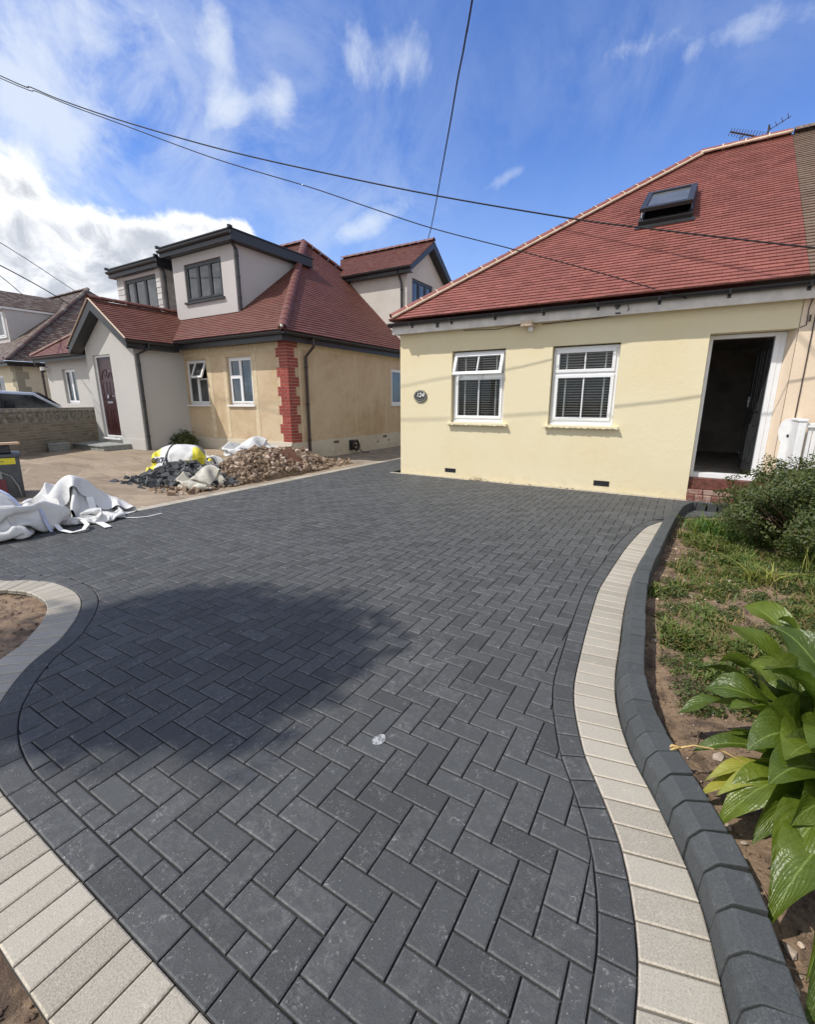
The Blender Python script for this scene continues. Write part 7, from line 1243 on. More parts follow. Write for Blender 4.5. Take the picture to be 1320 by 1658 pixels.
[-25,-286,432,-289,295,-251,542,-375,83,3,3,4,-6,-9,-9,-9,-9,-15,-17,-21,-20,-22,-21,-16,-5,11,-2,-20,-5,-16,-16,-15,-5,-7,-19,-26,-23,-27,-24,-21,-16,-11,-4,-5,-26,-8,-10,-11,3,22,27,28,24,22,13,8,8,12,-15,-13,17,14,17,13,23,26,16,11,8,11,17,27,27,18,9,8,6,8,12,19,303,-18,-11,-7,-9,-7,-9,-14,-18,-19,-29,-38,-29,-18,-5,7,-2,-20,-279,27,-7,-11,-8,4,22,27,28,18,9,9,11,9,12,13,8,-2,5,9,14,23,28,30,27,28,26,23,20,20,17,17,19,22,20,17,-259,22,4,12,17,10,-12,-5,13,13,18,21,23,24,14,24,26,22,-341,11,6,3,9,8,-21,-24,-28,-28,-21,-13,-7,-5,-6,-15,-19,-16,16,29,28,21,13,16,16,15,13,23,25,0,-12,11,26,-7,-2,3,-144,-4,-1,18,16,15,9,5,7,12,12,14,24,32,37,-29,-23,5,-267,-12,-12,-13,-16,-12,-10,5,23,19,-16,-21,-21,-18,-14,-11,-12,-15,451,2,2,-4,-17,-11,-9,-7,-8,-11,-13,-25,-26,-25,-20,-17,2,11,196,2,2,-6,-20,-17,-1,-2,-2,-9,-23,-27,-28,-27,-23,-16,5,1,197,8,1,-20,-7,6,-2,-3,-4,-15,-20,-26,-27,-29,-27,-20,-9,-5,194,13,13,-13,7,2,-1,-6,-10,-13,-17,-21,-26,-30,-28,-20,-13,-10,176,11,11,8,11,3,-2,-11,-11,-12,-15,-19,-23,-27,-26,-21,-16,-16,178,15,12,7,9,4,-3,-14,-16,-13,-15,-17,-22,-21,-28,-23,-16,-18,193,14,11,5,5,4,-15,-27,-3,-15,-14,-12,-20,-25,-28,-26,-21,-19,222,12,7,1,2,0,-30,-29,-2,-16,-11,-15,-20,-25,-28,-27,-19,-19,249,8,3,-1,0,-20,-30,-13,-18,-17,-12,-13,-18,-25,-30,-28,-21,-15,266,6,0,2,-12,-26,-32,-11,-23,-17,-13,-4,-14,-24,-29,-28,-18,-11,268,4,-1,-5,-26,-29,-13,-24,-25,-16,-4,-8,-15,-20,-25,-21,-10,-15,262,7,-3,-21,-28,-35,-11,-29,-13,-4,-8,-12,-13,-16,-17,-16,-6,-17,252,9,-14,-28,-32,-29,-26,-16,8,-13,-6,-12,-13,-13,-9,-6,-8,-18,238,4,-23,-30,-35,-21,-27,-6,4,1,-8,-14,-13,-16,-7,13,-11,-18,218,-5,-25,-29,-36,-19,-19,-2,3,0,-3,-15,-19,-2,-8,8,-5,-16,202,-8,-23,-28,-31,-21,-21,1,-1,-3,-7,-14,-19,14,-1,-2,-21,-29,223,-11,-22,-25,-27,-25,-17,-12,-7,-4,-4,-18,6,7,1,-20,-26,-32,227,-16,-18,-15,-20,-24,-22,-7,-8,-15,-19,-12,6,15,-14,-19,-13,-30,-22,3,6,27,-35,-30,-21,-21,-13,-8,-7,-15,3,-18,-26,2,-5,-10,158,17,0,22,-31,-23,-28,-25,-16,-11,-6,2,-3,-25,-33,-10,12,-13,188,-13,21,1,-17,-33,-27,-27,-16,1,1,0,-10,-35,-33,3,-9,-6,196,2,-6,-8,-10,-30,-24,-21,-11,-6,10,2,-23,-37,-7,-20,-25,0,187,4,-10,-8,-5,-24,-25,-20,-12,-5,5,13,-22,-6,-22,-32,-29,-6,203,-18,-4,-3,-16,-22,-21,-17,-9,-6,14,3,-5,-14,-27,-27,-30,-20,222,-10,-11,-21,-20,-21,-17,-13,-10,-2,3,0,-4,-12,-14,-29,-28,-18,216,-11,-16,-21,-22,-21,-15,-4,-10,-10,0,8,0,-12,-22,-29,-23,-10,192,-8,-14,-19,-23,-23,-14,6,-9,-10,-8,2,4,-15,-24,-26,-15,-9,182,-8,-13,-17,-22,-23,-16,8,-1,-13,-10,-7,4,-12,-23,-26,-20,-8,196,-14,-17,-19,-23,-19,-17,0,17,-9,-8,-19,-11,-6,-21,-21,-16,-13,195,-15,-18,-19,-21,-17,-19,-2,20,7,-9,-14,-21,-21,-21,-17,-16,-13,196,-20,-18,-16,-18,-16,-20,0,21,12,-5,-14,-26,-25,-20,-17,-16,-17,196,-24,-18,-15,-15,-15,-19,3,23,13,-3,-19,-24,-20,-19,-21,-16,-22,190,-24,-18,-13,-13,-15,-19,6,23,14,-4,-16,-20,-20,-18,-22,-19,-23,178,-22,-17,-14,-12,-14,-17,8,23,16,-6,-14,-19,-20,-17,-20,-21,-25,167,-19,-16,-15,-13,-13,-13,11,22,18,-10,-16,-19,-19,-15,-18,-21,-20,152,-15,-15,-15,-15,-11,-11,11,24,16,-13,-19,-20,-19,-14,-12,-19,-14,668,-22,-20,-26,-28,-27,-26,-20,-11,-15,-17,1,14,-5,-12,0,-9,-24,239,-19,-24,-27,-34,-30,-26,-20,-11,-7,-20,-6,12,-4,-9,-1,4,-15,224,-16,-26,-29,-37,-29,-23,-14,-12,-13,-12,-19,9,-6,-7,5,5,-3,211,-13,-27,-30,-35,-29,-18,2,-14,-16,-22,-23,0,-7,-5,5,6,-2,210,-5,-28,-32,-30,-19,-14,-14,6,-16,-23,-27,-27,-10,-11,3,11,5,212,0,-22,-32,-26,-16,-16,-11,4,-15,-24,-26,-21,-29,-1,-1,4,4,207,-2,-6,-28,-28,-20,-13,-1,-9,-17,-14,-24,-26,-16,0,-6,11,2,174,-6,-6,-9,-29,-24,-6,-8,-14,-1,-15,-20,-23,-5,3,-13,11,-3,160,-16,-16,-6,-18,-26,-8,-9,-13,12,-10,-14,-22,4,-5,-11,-13,-9,158,4,-19,-25,-12,-27,-8,-6,2,0,-16,13,-11,-9,-16,-16,-17,-14,154,10,-12,-18,-27,-22,-3,-16,-10,4,4,-5,-9,-8,-15,-9,-13,-13,136,17,-1,-22,-22,-21,-7,-18,-17,-3,4,-7,-7,-5,-10,-13,-8,-11,125,21,11,-23,-17,-19,-9,-16,-24,-13,0,-11,-9,-5,-5,-10,-7,-8,115,24,21,-9,-18,-17,-12,-16,-26,-24,-6,-15,-11,-5,-4,-8,-4,-4,105,24,28,6,-15,-16,-19,-17,-26,-29,-12,-16,-10,-3,-3,-9,-3,1,95,23,24,18,-6,-18,-20,-24,-23,-28,-24,-7,-7,-1,-2,-9,-6,-2,96,18,17,17,11,-16,-22,-25,-29,-25,-23,-9,-3,1,-2,-10,-11,-10,112,14,11,9,14,-3,-23,-26,-28,-27,-21,-13,-3,1,-3,-13,-16,-14,208,23,9,-4,3,21,32,35,25,15,14,10,8,11,12,10,14,19,-277,24,14,4,-2,23,31,32,21,14,10,5,7,12,16,14,16,20,-275,23,16,10,-3,18,31,30,19,14,6,4,6,15,15,16,17,20,-268,22,16,9,-2,18,30,25,19,23,6,-1,6,12,11,16,18,19,-256,20,15,8,4,22,16,24,20,24,11,-3,3,10,11,15,18,19,-247,19,13,6,13,17,5,19,28,25,12,-7,6,11,13,16,17,18,-243,16,11,9,12,16,5,20,29,22,8,-4,10,12,14,16,15,16,-237,11,10,10,12,14,8,24,24,14,6,6,12,15,16,13,13,12,-247,25,9,9,12,13,13,21,13,12,11,13,16,17,16,10,9,10,-253,28,19,10,12,11,12,15,6,13,16,18,18,18,15,7,5,8,-247,29,21,16,11,10,9,9,12,11,16,17,16,15,14,6,4,5,-233,26,22,18,14,8,6,8,13,15,14,13,12,14,14,7,3,1,-222,23,21,18,16,8,6,9,14,17,13,7,6,13,16,12,3,1,-219,18,18,18,17,10,8,11,16,18,10,4,3,7,16,14,7,-3,-211,15,18,20,16,3,11,15,19,18,11,3,1,8,15,13,7,-4,-211,22,24,14,11,-6,14,20,24,16,11,5,4,7,15,11,4,-6,-201,32,18,7,-8,-1,18,25,26,17,12,6,5,8,14,11,2,-6,-190,30,11,-9,-9,2,22,27,28,18,11,7,8,8,13,12,3,-6,-104,-2,-10,20,25,33,22,20,11,8,5,6,8,6,7,9,-4,-8,-173,-6,-4,22,36,32,25,11,-1,3,3,7,9,8,9,9,0,-6,-165,-22,16,22,37,31,21,-7,1,-3,3,10,14,12,14,7,-1,-4,-169,-5,29,1,31,29,14,-2,-6,-5,7,15,19,20,12,2,0,-5,-170,21,23,-21,30,24,9,-7,-8,-3,14,22,27,25,20,1,-12,-7,-146,17,0,-14,25,13,2,-8,-12,6,19,27,33,30,18,6,-13,-14,-143,16,-9,-6,15,6,-1,-9,-6,11,23,27,33,31,18,1,-13,-10,-137,5,-9,-3,10,8,-6,-6,0,17,22,25,28,27,10,1,-5,-8,-139,4,-9,-1,12,4,-6,0,6,21,28,23,17,21,-9,2,0,3,-139,-1,-9,2,12,4,-1,6,11,22,27,22,16,16,-10,-15,4,6,-142,0,-7,5,12,6,4,10,11,19,24,22,16,12,-11,-14,7,10,-147,-6,-3,7,11,5,12,9,10,17,20,20,18,14,-8,-12,10,12,-163,-5,4,11,6,17,14,10,-3,16,16,18,20,19,-4,-11,14,13,-176,6,8,0,6,14,11,13,3,17,10,16,20,23,-2,-8,18,13,-194,11,7,2,8,13,17,12,12,14,7,13,19,23,-6,-4,18,14,-180,-6,4,0,8,18,21,16,16,15,10,9,13,19,-11,-5,16,14,-169,-4,-4,-3,5,21,26,24,19,16,10,7,9,14,-14,-8,13,10,-150,-8,-8,-7,3,23,28,27,23,19,11,5,8,11,-15,-11,13,12],
[9,23,141,-101,-57,-7,15,22,109,-17,-16,-15,-21,-11,2,-3,-11,-8,-8,-15,-20,-2,3,17,9,-14,-5,20,-31,0,1,-1,4,6,7,5,-5,-5,-8,-4,0,5,11,13,-11,-5,0,10,25,6,-9,-14,-20,2,6,-6,-6,7,4,23,10,7,29,19,8,2,-3,-6,0,5,4,1,-13,-18,-17,-11,11,18,25,27,-96,-2,4,5,2,-4,-3,9,17,20,23,4,5,6,6,5,5,8,-89,16,29,22,18,11,-8,-21,-20,-14,-13,-22,-24,-14,-3,3,8,9,7,8,2,2,0,-1,-5,2,4,2,0,-5,-6,-8,-9,-4,-3,-4,4,19,-26,-20,1,13,16,20,12,-22,-20,-15,-5,0,0,0,0,8,18,-10,0,7,6,-19,-10,0,0,0,0,0,0,0,0,0,2,1,10,13,8,0,2,13,16,20,21,16,-15,-30,-20,-18,-3,20,-20,-17,-13,3,-1,-8,6,9,13,8,10,12,8,5,0,-2,8,-24,-18,-18,-15,-2,0,5,18,18,21,-8,-20,-24,-10,0,3,8,10,7,4,-1,102,-19,-19,-23,-2,-11,-13,-13,-10,-6,-5,-11,-1,-1,18,15,2,-14,105,-23,-23,-25,-17,-13,-9,-5,-1,-6,-3,0,0,13,16,9,-12,-13,108,-23,-27,-21,-27,6,-18,-3,-6,-4,3,0,13,14,4,-2,-4,-10,101,-21,-25,-26,-22,13,-18,-13,-6,2,2,10,12,-2,-10,-5,-5,-3,112,-22,-25,-25,-12,12,-23,-15,6,3,4,5,-12,-4,-3,-1,0,2,109,-17,-21,-21,-12,4,-23,-17,-4,0,0,2,4,18,2,-2,-6,-3,95,-14,-16,-19,-7,-7,-25,-3,-19,0,0,11,7,8,8,4,-2,-4,73,-11,-13,-17,-10,-14,-4,-9,-25,-3,4,-3,1,8,11,7,11,3,50,-5,-11,-15,-10,-17,11,-30,-14,0,-1,1,0,1,6,8,10,7,44,-2,-10,-12,-18,11,-8,-33,6,4,0,-8,-2,-1,-1,8,15,15,24,1,-11,-17,-1,12,-31,-15,-1,6,11,-5,0,1,3,14,8,11,-1,6,-14,-11,12,-5,-32,-4,19,-6,2,6,1,-1,13,15,6,9,-21,0,-15,-1,13,-20,-18,14,8,1,-4,5,1,3,19,8,13,4,-26,-17,-11,6,8,-28,4,14,-5,13,-4,3,5,13,-1,13,12,9,-42,-22,0,11,2,-26,12,10,-4,12,13,5,6,-22,-11,17,18,-4,-23,-22,11,9,2,-19,-5,9,9,13,12,11,-10,-20,-23,16,2,1,0,-21,13,8,3,-5,-13,9,9,14,17,10,-23,-23,-23,-4,9,10,12,-14,-16,15,11,-6,-1,16,14,13,6,-16,-22,-16,-16,6,24,10,-12,18,25,21,-8,2,3,-3,-13,-16,-13,-12,-8,-6,-5,18,2,-9,23,12,25,22,-3,3,4,-13,-11,-14,-13,-13,-8,-3,-3,8,-20,8,31,19,17,28,5,-3,7,-10,-9,-13,-18,-14,-9,-5,1,-33,-23,1,57,24,28,24,14,1,8,-3,-8,-13,-19,-18,-13,-17,-27,-31,-8,13,46,26,24,27,27,11,-1,-7,-11,-17,-17,-21,-13,-32,-26,-19,-5,11,59,22,29,30,20,7,1,-7,-17,-22,-18,-24,-21,-27,-16,-5,-4,-9,86,22,27,19,13,6,3,-10,-6,-16,-30,-30,-26,-21,-7,-6,-7,-10,105,18,16,13,10,3,-1,-12,-7,-12,-18,-27,-25,-20,-9,-7,-8,-15,112,12,10,11,9,3,-3,-15,-9,-15,-17,-27,-31,-15,-4,1,-18,-14,106,12,9,5,7,12,4,-17,-16,-15,-16,-21,-33,-21,-2,1,0,-5,72,9,7,6,11,14,10,-14,-26,-15,-17,-16,-24,-29,-5,-3,-2,2,80,-3,3,6,15,16,15,-11,-29,-21,-16,-20,-21,-18,0,-1,0,1,73,-5,-3,3,15,20,20,-13,-30,-21,-17,-19,-13,-8,-3,0,3,-3,64,-5,-8,0,17,23,23,-16,-30,-21,-16,1,-7,-13,-10,-3,11,-4,52,-8,-11,-2,19,25,24,-17,-31,-20,-11,-1,7,-8,-15,-10,15,-14,48,-10,-11,0,19,25,25,-17,-29,-23,-7,0,7,3,-13,-15,10,-12,34,-10,-8,3,18,24,25,-16,-27,-24,-5,0,8,5,-3,-12,-7,4,9,-7,-4,5,18,21,24,-14,-23,-25,-6,0,6,8,8,-5,-5,4,-16,-7,16,7,-11,-10,-2,13,22,20,-5,-21,-13,-16,3,21,19,-1,-33,-9,7,15,-4,-11,-3,-1,18,23,6,-21,-12,-17,6,15,17,10,-35,-12,3,16,0,-11,-1,-8,8,19,21,-15,-15,-18,11,13,11,13,-28,-16,-2,15,5,-6,-6,-11,5,8,18,13,-22,-21,16,12,9,10,-19,-20,-8,7,13,-15,-5,2,8,6,11,8,-9,-25,13,6,1,5,6,-15,-17,1,14,-15,2,8,7,4,-9,3,6,-7,21,9,1,2,-12,-16,-11,-8,9,-9,12,12,4,-3,-18,-7,0,24,25,15,2,5,-31,-18,-6,-9,-7,7,21,11,0,-20,-14,-5,0,27,22,26,12,12,-48,-12,-11,-3,-16,5,22,15,-15,-16,-15,-4,2,18,32,30,17,14,-63,-13,0,1,-12,-8,23,19,-22,-20,-3,-7,-9,24,28,19,18,13,-54,-9,-16,13,2,-12,22,8,-15,-17,-14,-9,-2,27,20,11,15,10,-35,-7,-23,12,10,-9,10,12,-9,-22,-10,-11,10,-2,19,17,9,9,-8,-10,-25,-4,15,8,-5,12,0,-23,-12,-10,0,2,8,12,12,8,8,-1,-21,-24,9,12,-1,11,7,-15,-18,-9,0,0,2,6,8,8,22,2,-9,-28,-11,4,6,11,10,3,-21,-13,0,0,0,2,4,17,19,-4,5,-17,-23,-3,0,2,15,11,-9,-18,-1,0,0,0,1,19,18,-9,5,3,-22,-15,0,0,2,17,2,-14,-5,-2,0,0,0,18,15,-11,-2,8,0,-25,-3,0,0,12,0,1,-4,-7,-2,0,0,13,114,-10,-7,-4,-2,-4,-4,5,-27,-21,-10,-5,-2,0,0,0,0,5,60,-9,-6,-2,2,-4,2,12,-29,-20,0,-5,-3,2,4,-5,-8,5,41,-5,-2,-3,3,9,11,3,-28,-19,1,1,1,7,-6,-11,-10,-2,35,0,2,16,4,8,10,-9,-30,0,2,1,0,-4,-20,-9,-3,-4,33,4,11,17,9,6,7,-26,-22,14,5,-4,-6,-12,-20,-11,-2,0,38,2,9,17,16,10,-20,-13,-2,12,-1,-20,-5,-15,-18,-8,-3,6,45,-3,2,18,20,16,-13,-6,4,3,-14,-26,-11,-18,-13,-7,-3,12,57,-7,-1,7,23,25,-5,5,1,-14,-22,-25,-18,-15,-12,-6,-4,14,58,9,-3,5,15,30,5,4,-17,-17,-22,-21,-19,-15,-12,-8,-2,9,61,9,17,4,15,22,7,-8,-26,-15,-17,-16,-17,-15,-13,-10,-3,5,64,15,19,11,12,17,3,-11,-18,-18,-15,-16,-15,-15,-15,-9,-5,-2,68,19,20,13,12,11,0,-11,-13,-16,-15,-14,-13,-12,-13,-10,-8,-7,69,22,16,13,12,5,-2,-9,-12,-12,-15,-16,-13,-6,-8,-9,-10,-10,67,21,16,12,9,2,-4,-9,-11,-13,-14,-14,-12,-11,-12,-17,-14,-5,79,17,10,1,12,18,-7,-6,-13,-15,-19,-18,-15,-15,-10,-14,-13,-4,83,7,1,8,14,25,-1,-11,-17,-11,-21,-21,-18,-14,-11,-11,-8,1,67,1,7,13,23,23,-2,-14,-19,-11,-21,-22,-20,-15,-10,-6,0,6,39,8,17,23,20,17,-4,-18,-19,-13,-19,-22,-22,-14,-7,0,5,9,-39,0,9,-15,9,2,19,16,-4,11,12,0,3,18,5,-3,13,17,-93,-20,-5,15,12,-5,15,16,-6,15,1,2,11,8,-3,-9,4,14,-90,0,21,17,4,-7,12,-4,13,15,-3,6,12,-11,-8,-7,-1,8,-67,21,12,24,-16,17,-8,13,-2,14,2,11,2,-7,-16,-10,-7,4,-42,21,20,-10,19,-2,-12,12,10,8,9,0,-3,-6,-6,-9,-6,-6,-31,29,18,-7,12,-15,-11,11,13,9,6,-13,-3,-2,5,-1,-5,-7,-25,31,10,1,-15,-12,-10,16,19,5,4,-18,-8,-4,8,16,-6,-1,-31,29,1,-7,-17,-14,0,19,25,15,-15,-14,-10,-6,20,19,5,-1,-46,21,-5,-12,-17,-13,7,23,28,15,-5,-10,-12,-4,9,20,14,10,-76,17,-3,-15,-17,-8,15,24,26,15,-3,-4,-5,-2,11,5,10,7,-77,14,-4,-15,-15,-3,18,23,23,15,-6,-12,-7,1,13,6,14,5,-80,15,-3,-14,-13,4,20,21,21,13,-14,-15,-9,0,20,9,15,8,-80,12,-8,-15,-8,15,17,19,23,6,-19,-17,-10,0,24,15,16,10,-82,-5,-6,-6,10,19,18,5,21,-3,-22,-15,-10,0,28,22,16,12,-90,11,-17,-2,17,22,5,9,16,-15,-21,-15,-6,2,24,29,18,13,-79,-3,-14,3,19,23,10,10,-16,-16,-13,-15,0,7,19,28,20,12,-69,-13,-8,5,21,23,9,-7,-19,-13,-16,-1,1,9,11,27,22,16,-74,-9,-3,8,23,19,-1,-14,-20,-13,3,-4,-1,10,5,24,19,12]]),
3: (15, [[-257,262,-219,218,-46,283,-286,268,-415,-10,-13,-19,-16,-10,13,0,-8,-2,-5,-7,-8,-5,8,26,5,21,22,21,18,1,15,18,17,18,18,19,17,22,28,6,4,2,3,5,6,2,4,7,7,-5,-15,-20,-17,-7,-18,-3,-10,-15,-17,-17,-16,-17,-20,-17,-11,-4,-9,-15,166,13,-18,-2,-4,-15,-22,-23,-22,-22,1,-27,-18,-13,-7,211,-4,11,9,15,28,33,31,25,17,12,7,5,6,8,5,-10,-2,-4,-9,-12,-13,-20,-22,-25,-25,-24,-24,-20,-21,-3,0,4,4,3,9,-7,-8,1,-2,-14,-5,-9,-12,7,285,16,16,2,1,0,-2,-3,-3,0,2,2,0,-6,-8,-22,-8,-13,-19,-23,-26,-27,-25,-18,-19,-15,-14,-14,-13,-16,-234,18,21,16,33,31,29,15,6,19,23,-17,-16,22,18,262,-25,-23,-26,-24,-20,-20,-25,-23,-21,-21,-25,10,7,10,-193,17,-20,-19,-19,-18,-10,-6,-3,15,12,-11,6,-6,6,60,17,-14,-24,-19,-24,1,-3,1,10,14,3,3,3,-3,44,12,-23,-19,-23,10,2,-4,0,10,13,8,4,-19,-20,73,-20,-20,-21,13,11,5,-2,0,5,4,17,0,-20,-9,30,-19,-10,7,11,10,6,0,-13,3,17,-2,9,0,-11,2,-5,-2,5,7,2,-1,1,0,-5,2,17,15,3,-8,-3,-4,-4,1,-7,6,6,3,-2,-16,9,16,15,8,-3,-5,-5,-11,3,-8,-6,9,-8,-14,14,-9,9,22,-5,4,25,-6,-15,-1,-14,1,-17,-7,0,14,8,-4,13,17,4,29,-12,-13,-6,-12,-9,-14,-2,6,-1,9,12,16,13,4,16,-14,-4,-24,-1,3,-8,-11,11,7,12,8,14,4,8,4,6,-20,0,-8,-11,0,-9,4,12,14,-14,-10,4,15,49,-32,14,4,-7,-13,-8,0,8,9,-14,-6,-7,-9,-3,62,-16,-9,-1,-11,-3,6,-15,6,13,19,-9,-11,-17,5,16,-15,-8,12,12,6,-7,8,9,2,-8,4,-17,-6,4,24,-24,-19,8,17,-21,-14,-14,-22,-26,-30,-26,-12,-21,-18,225,-12,-20,3,15,-24,-24,-19,-4,-27,-27,-23,-12,-20,-18,226,-26,-12,6,11,-28,-27,-15,-1,-25,-22,-24,-15,-23,-8,213,-21,-9,6,3,-27,-18,-6,-18,-19,-18,-25,-18,-24,-2,208,-20,-8,1,-9,-9,-14,-13,-13,-12,-24,-27,-27,-22,-11,225,-19,-10,-3,-6,-7,-9,-11,-10,-24,-21,-31,-29,-23,-13,236,-19,-7,-4,-8,-9,-10,0,-22,-25,-19,-34,-31,-24,-12,246,-16,-6,-7,-12,-8,-7,-10,-19,-20,-25,-37,-32,-25,-9,259,-17,-5,-13,-13,-8,-6,-10,-19,-24,-34,-35,-32,-25,-2,270,-17,-9,-20,-13,-10,-6,-11,-20,-30,-34,-36,-31,-21,9,275,-18,-32,-10,-12,-12,-9,-12,-22,-29,-34,-36,-30,-4,8,272,-29,-20,-16,-18,-13,-12,-16,-22,-27,-33,-34,-17,1,5,268,-28,-19,-22,-22,-17,-14,-21,-23,-23,-30,-32,-1,1,5,259,-27,-15,-26,-25,-22,-16,-24,-25,-23,-25,-25,5,4,6,252,-27,-23,-19,-25,-24,-20,-25,-25,-22,-22,-20,8,6,7,-11,-10,3,10,8,12,-1,3,0,6,5,-3,-10,-12,-7,14,-7,-1,6,15,7,-4,3,4,2,0,5,-9,-12,-8,22,-7,-1,4,2,7,6,5,0,-3,1,-1,-6,-10,-7,35,-7,-3,4,7,7,5,-1,-4,-3,-4,-5,-7,-8,-6,51,-7,-3,5,9,3,9,-6,-9,-8,-5,-7,-7,-7,-4,63,-6,-3,5,9,5,7,-5,-12,-12,-8,-8,-7,-7,-2,70,-5,-4,5,8,8,-2,-9,-11,-7,-7,-8,-5,-7,-2,71,-5,-4,4,7,6,-1,-10,-15,-5,-5,-4,-7,-5,-2,70,-5,-4,2,4,2,-2,-11,-13,-10,5,-3,3,-6,-7,68,-3,-4,-1,-3,-1,-6,-10,-12,-3,3,8,7,-4,-8,54,3,-5,-5,-8,-6,-10,-10,-6,3,9,12,7,-2,-8,34,11,-4,-7,-9,-10,-11,-9,-2,6,12,12,9,-1,-8,14,16,2,-7,-9,-9,-10,-8,-1,7,11,12,7,-1,-6,0,15,9,-3,-7,-7,-8,-6,-1,6,9,9,5,-1,-6,-7,15,12,1,-3,-3,-5,-5,-2,3,7,6,3,-4,-7,-433,9,12,15,26,1,20,23,22,20,6,19,-2,9,2,-166,8,10,15,25,6,23,23,19,19,1,19,2,0,5,-164,10,-6,26,28,10,25,22,19,17,-6,22,7,2,1,-176,16,-3,18,31,19,25,23,17,10,-4,19,20,5,3,-196,7,7,17,20,30,29,25,12,1,11,20,21,18,3,-217,11,-6,18,33,20,32,24,16,8,14,23,26,21,6,-231,-3,4,17,16,28,30,22,15,18,26,25,30,22,8,-240,-20,15,18,11,32,27,24,18,21,27,30,30,20,9,-245,-22,5,29,9,32,25,23,19,29,30,31,27,19,7,-244,-20,-6,22,23,28,28,23,21,28,36,27,27,15,6,-238,-18,-6,18,21,28,29,25,24,31,29,29,21,12,6,-235,-12,-2,12,21,29,29,26,29,30,24,22,17,11,-1,-218,-9,4,6,19,28,31,28,28,27,22,16,13,8,-4,-201,-7,7,6,17,26,33,30,24,26,18,9,12,2,-1,-189,-6,10,6,16,28,32,32,25,20,14,6,3,7,5,-459,0,5,7,5,6,1,6,-14,-6,14,17,20,16,-5,-48,-2,7,5,-1,5,5,-18,4,-2,12,17,17,19,-6,-41,-2,7,8,-3,7,-13,-1,6,0,5,12,20,7,-1,-29,-4,9,2,0,2,1,0,0,5,7,3,16,7,-17,-10,-5,6,5,2,4,2,-1,6,7,3,3,-5,-4,0,-3,-9,6,6,4,4,4,5,7,5,6,0,-9,-10,-2,-9,-2,6,7,5,1,9,8,8,6,6,0,-15,-10,-3,-17,5,6,7,2,4,9,7,7,7,8,-1,-14,-20,1,-9,5,-6,3,7,11,8,7,7,7,9,1,-16,-17,-3,-9,0,3,1,8,10,9,7,6,7,8,6,-15,-15,-6,-12,0,-2,7,9,10,8,7,7,7,8,8,-13,-14,-8,-19,-4,6,8,9,11,8,6,5,10,8,8,-11,-12,-11,-26,5,6,6,9,10,10,5,3,9,8,9,-11,-16,-23,-3,6,5,2,8,9,9,5,3,8,8,3,-9,-18,-23,9,6,0,4,6,8,8,4,3,8,7,1,-13,-21,-19],
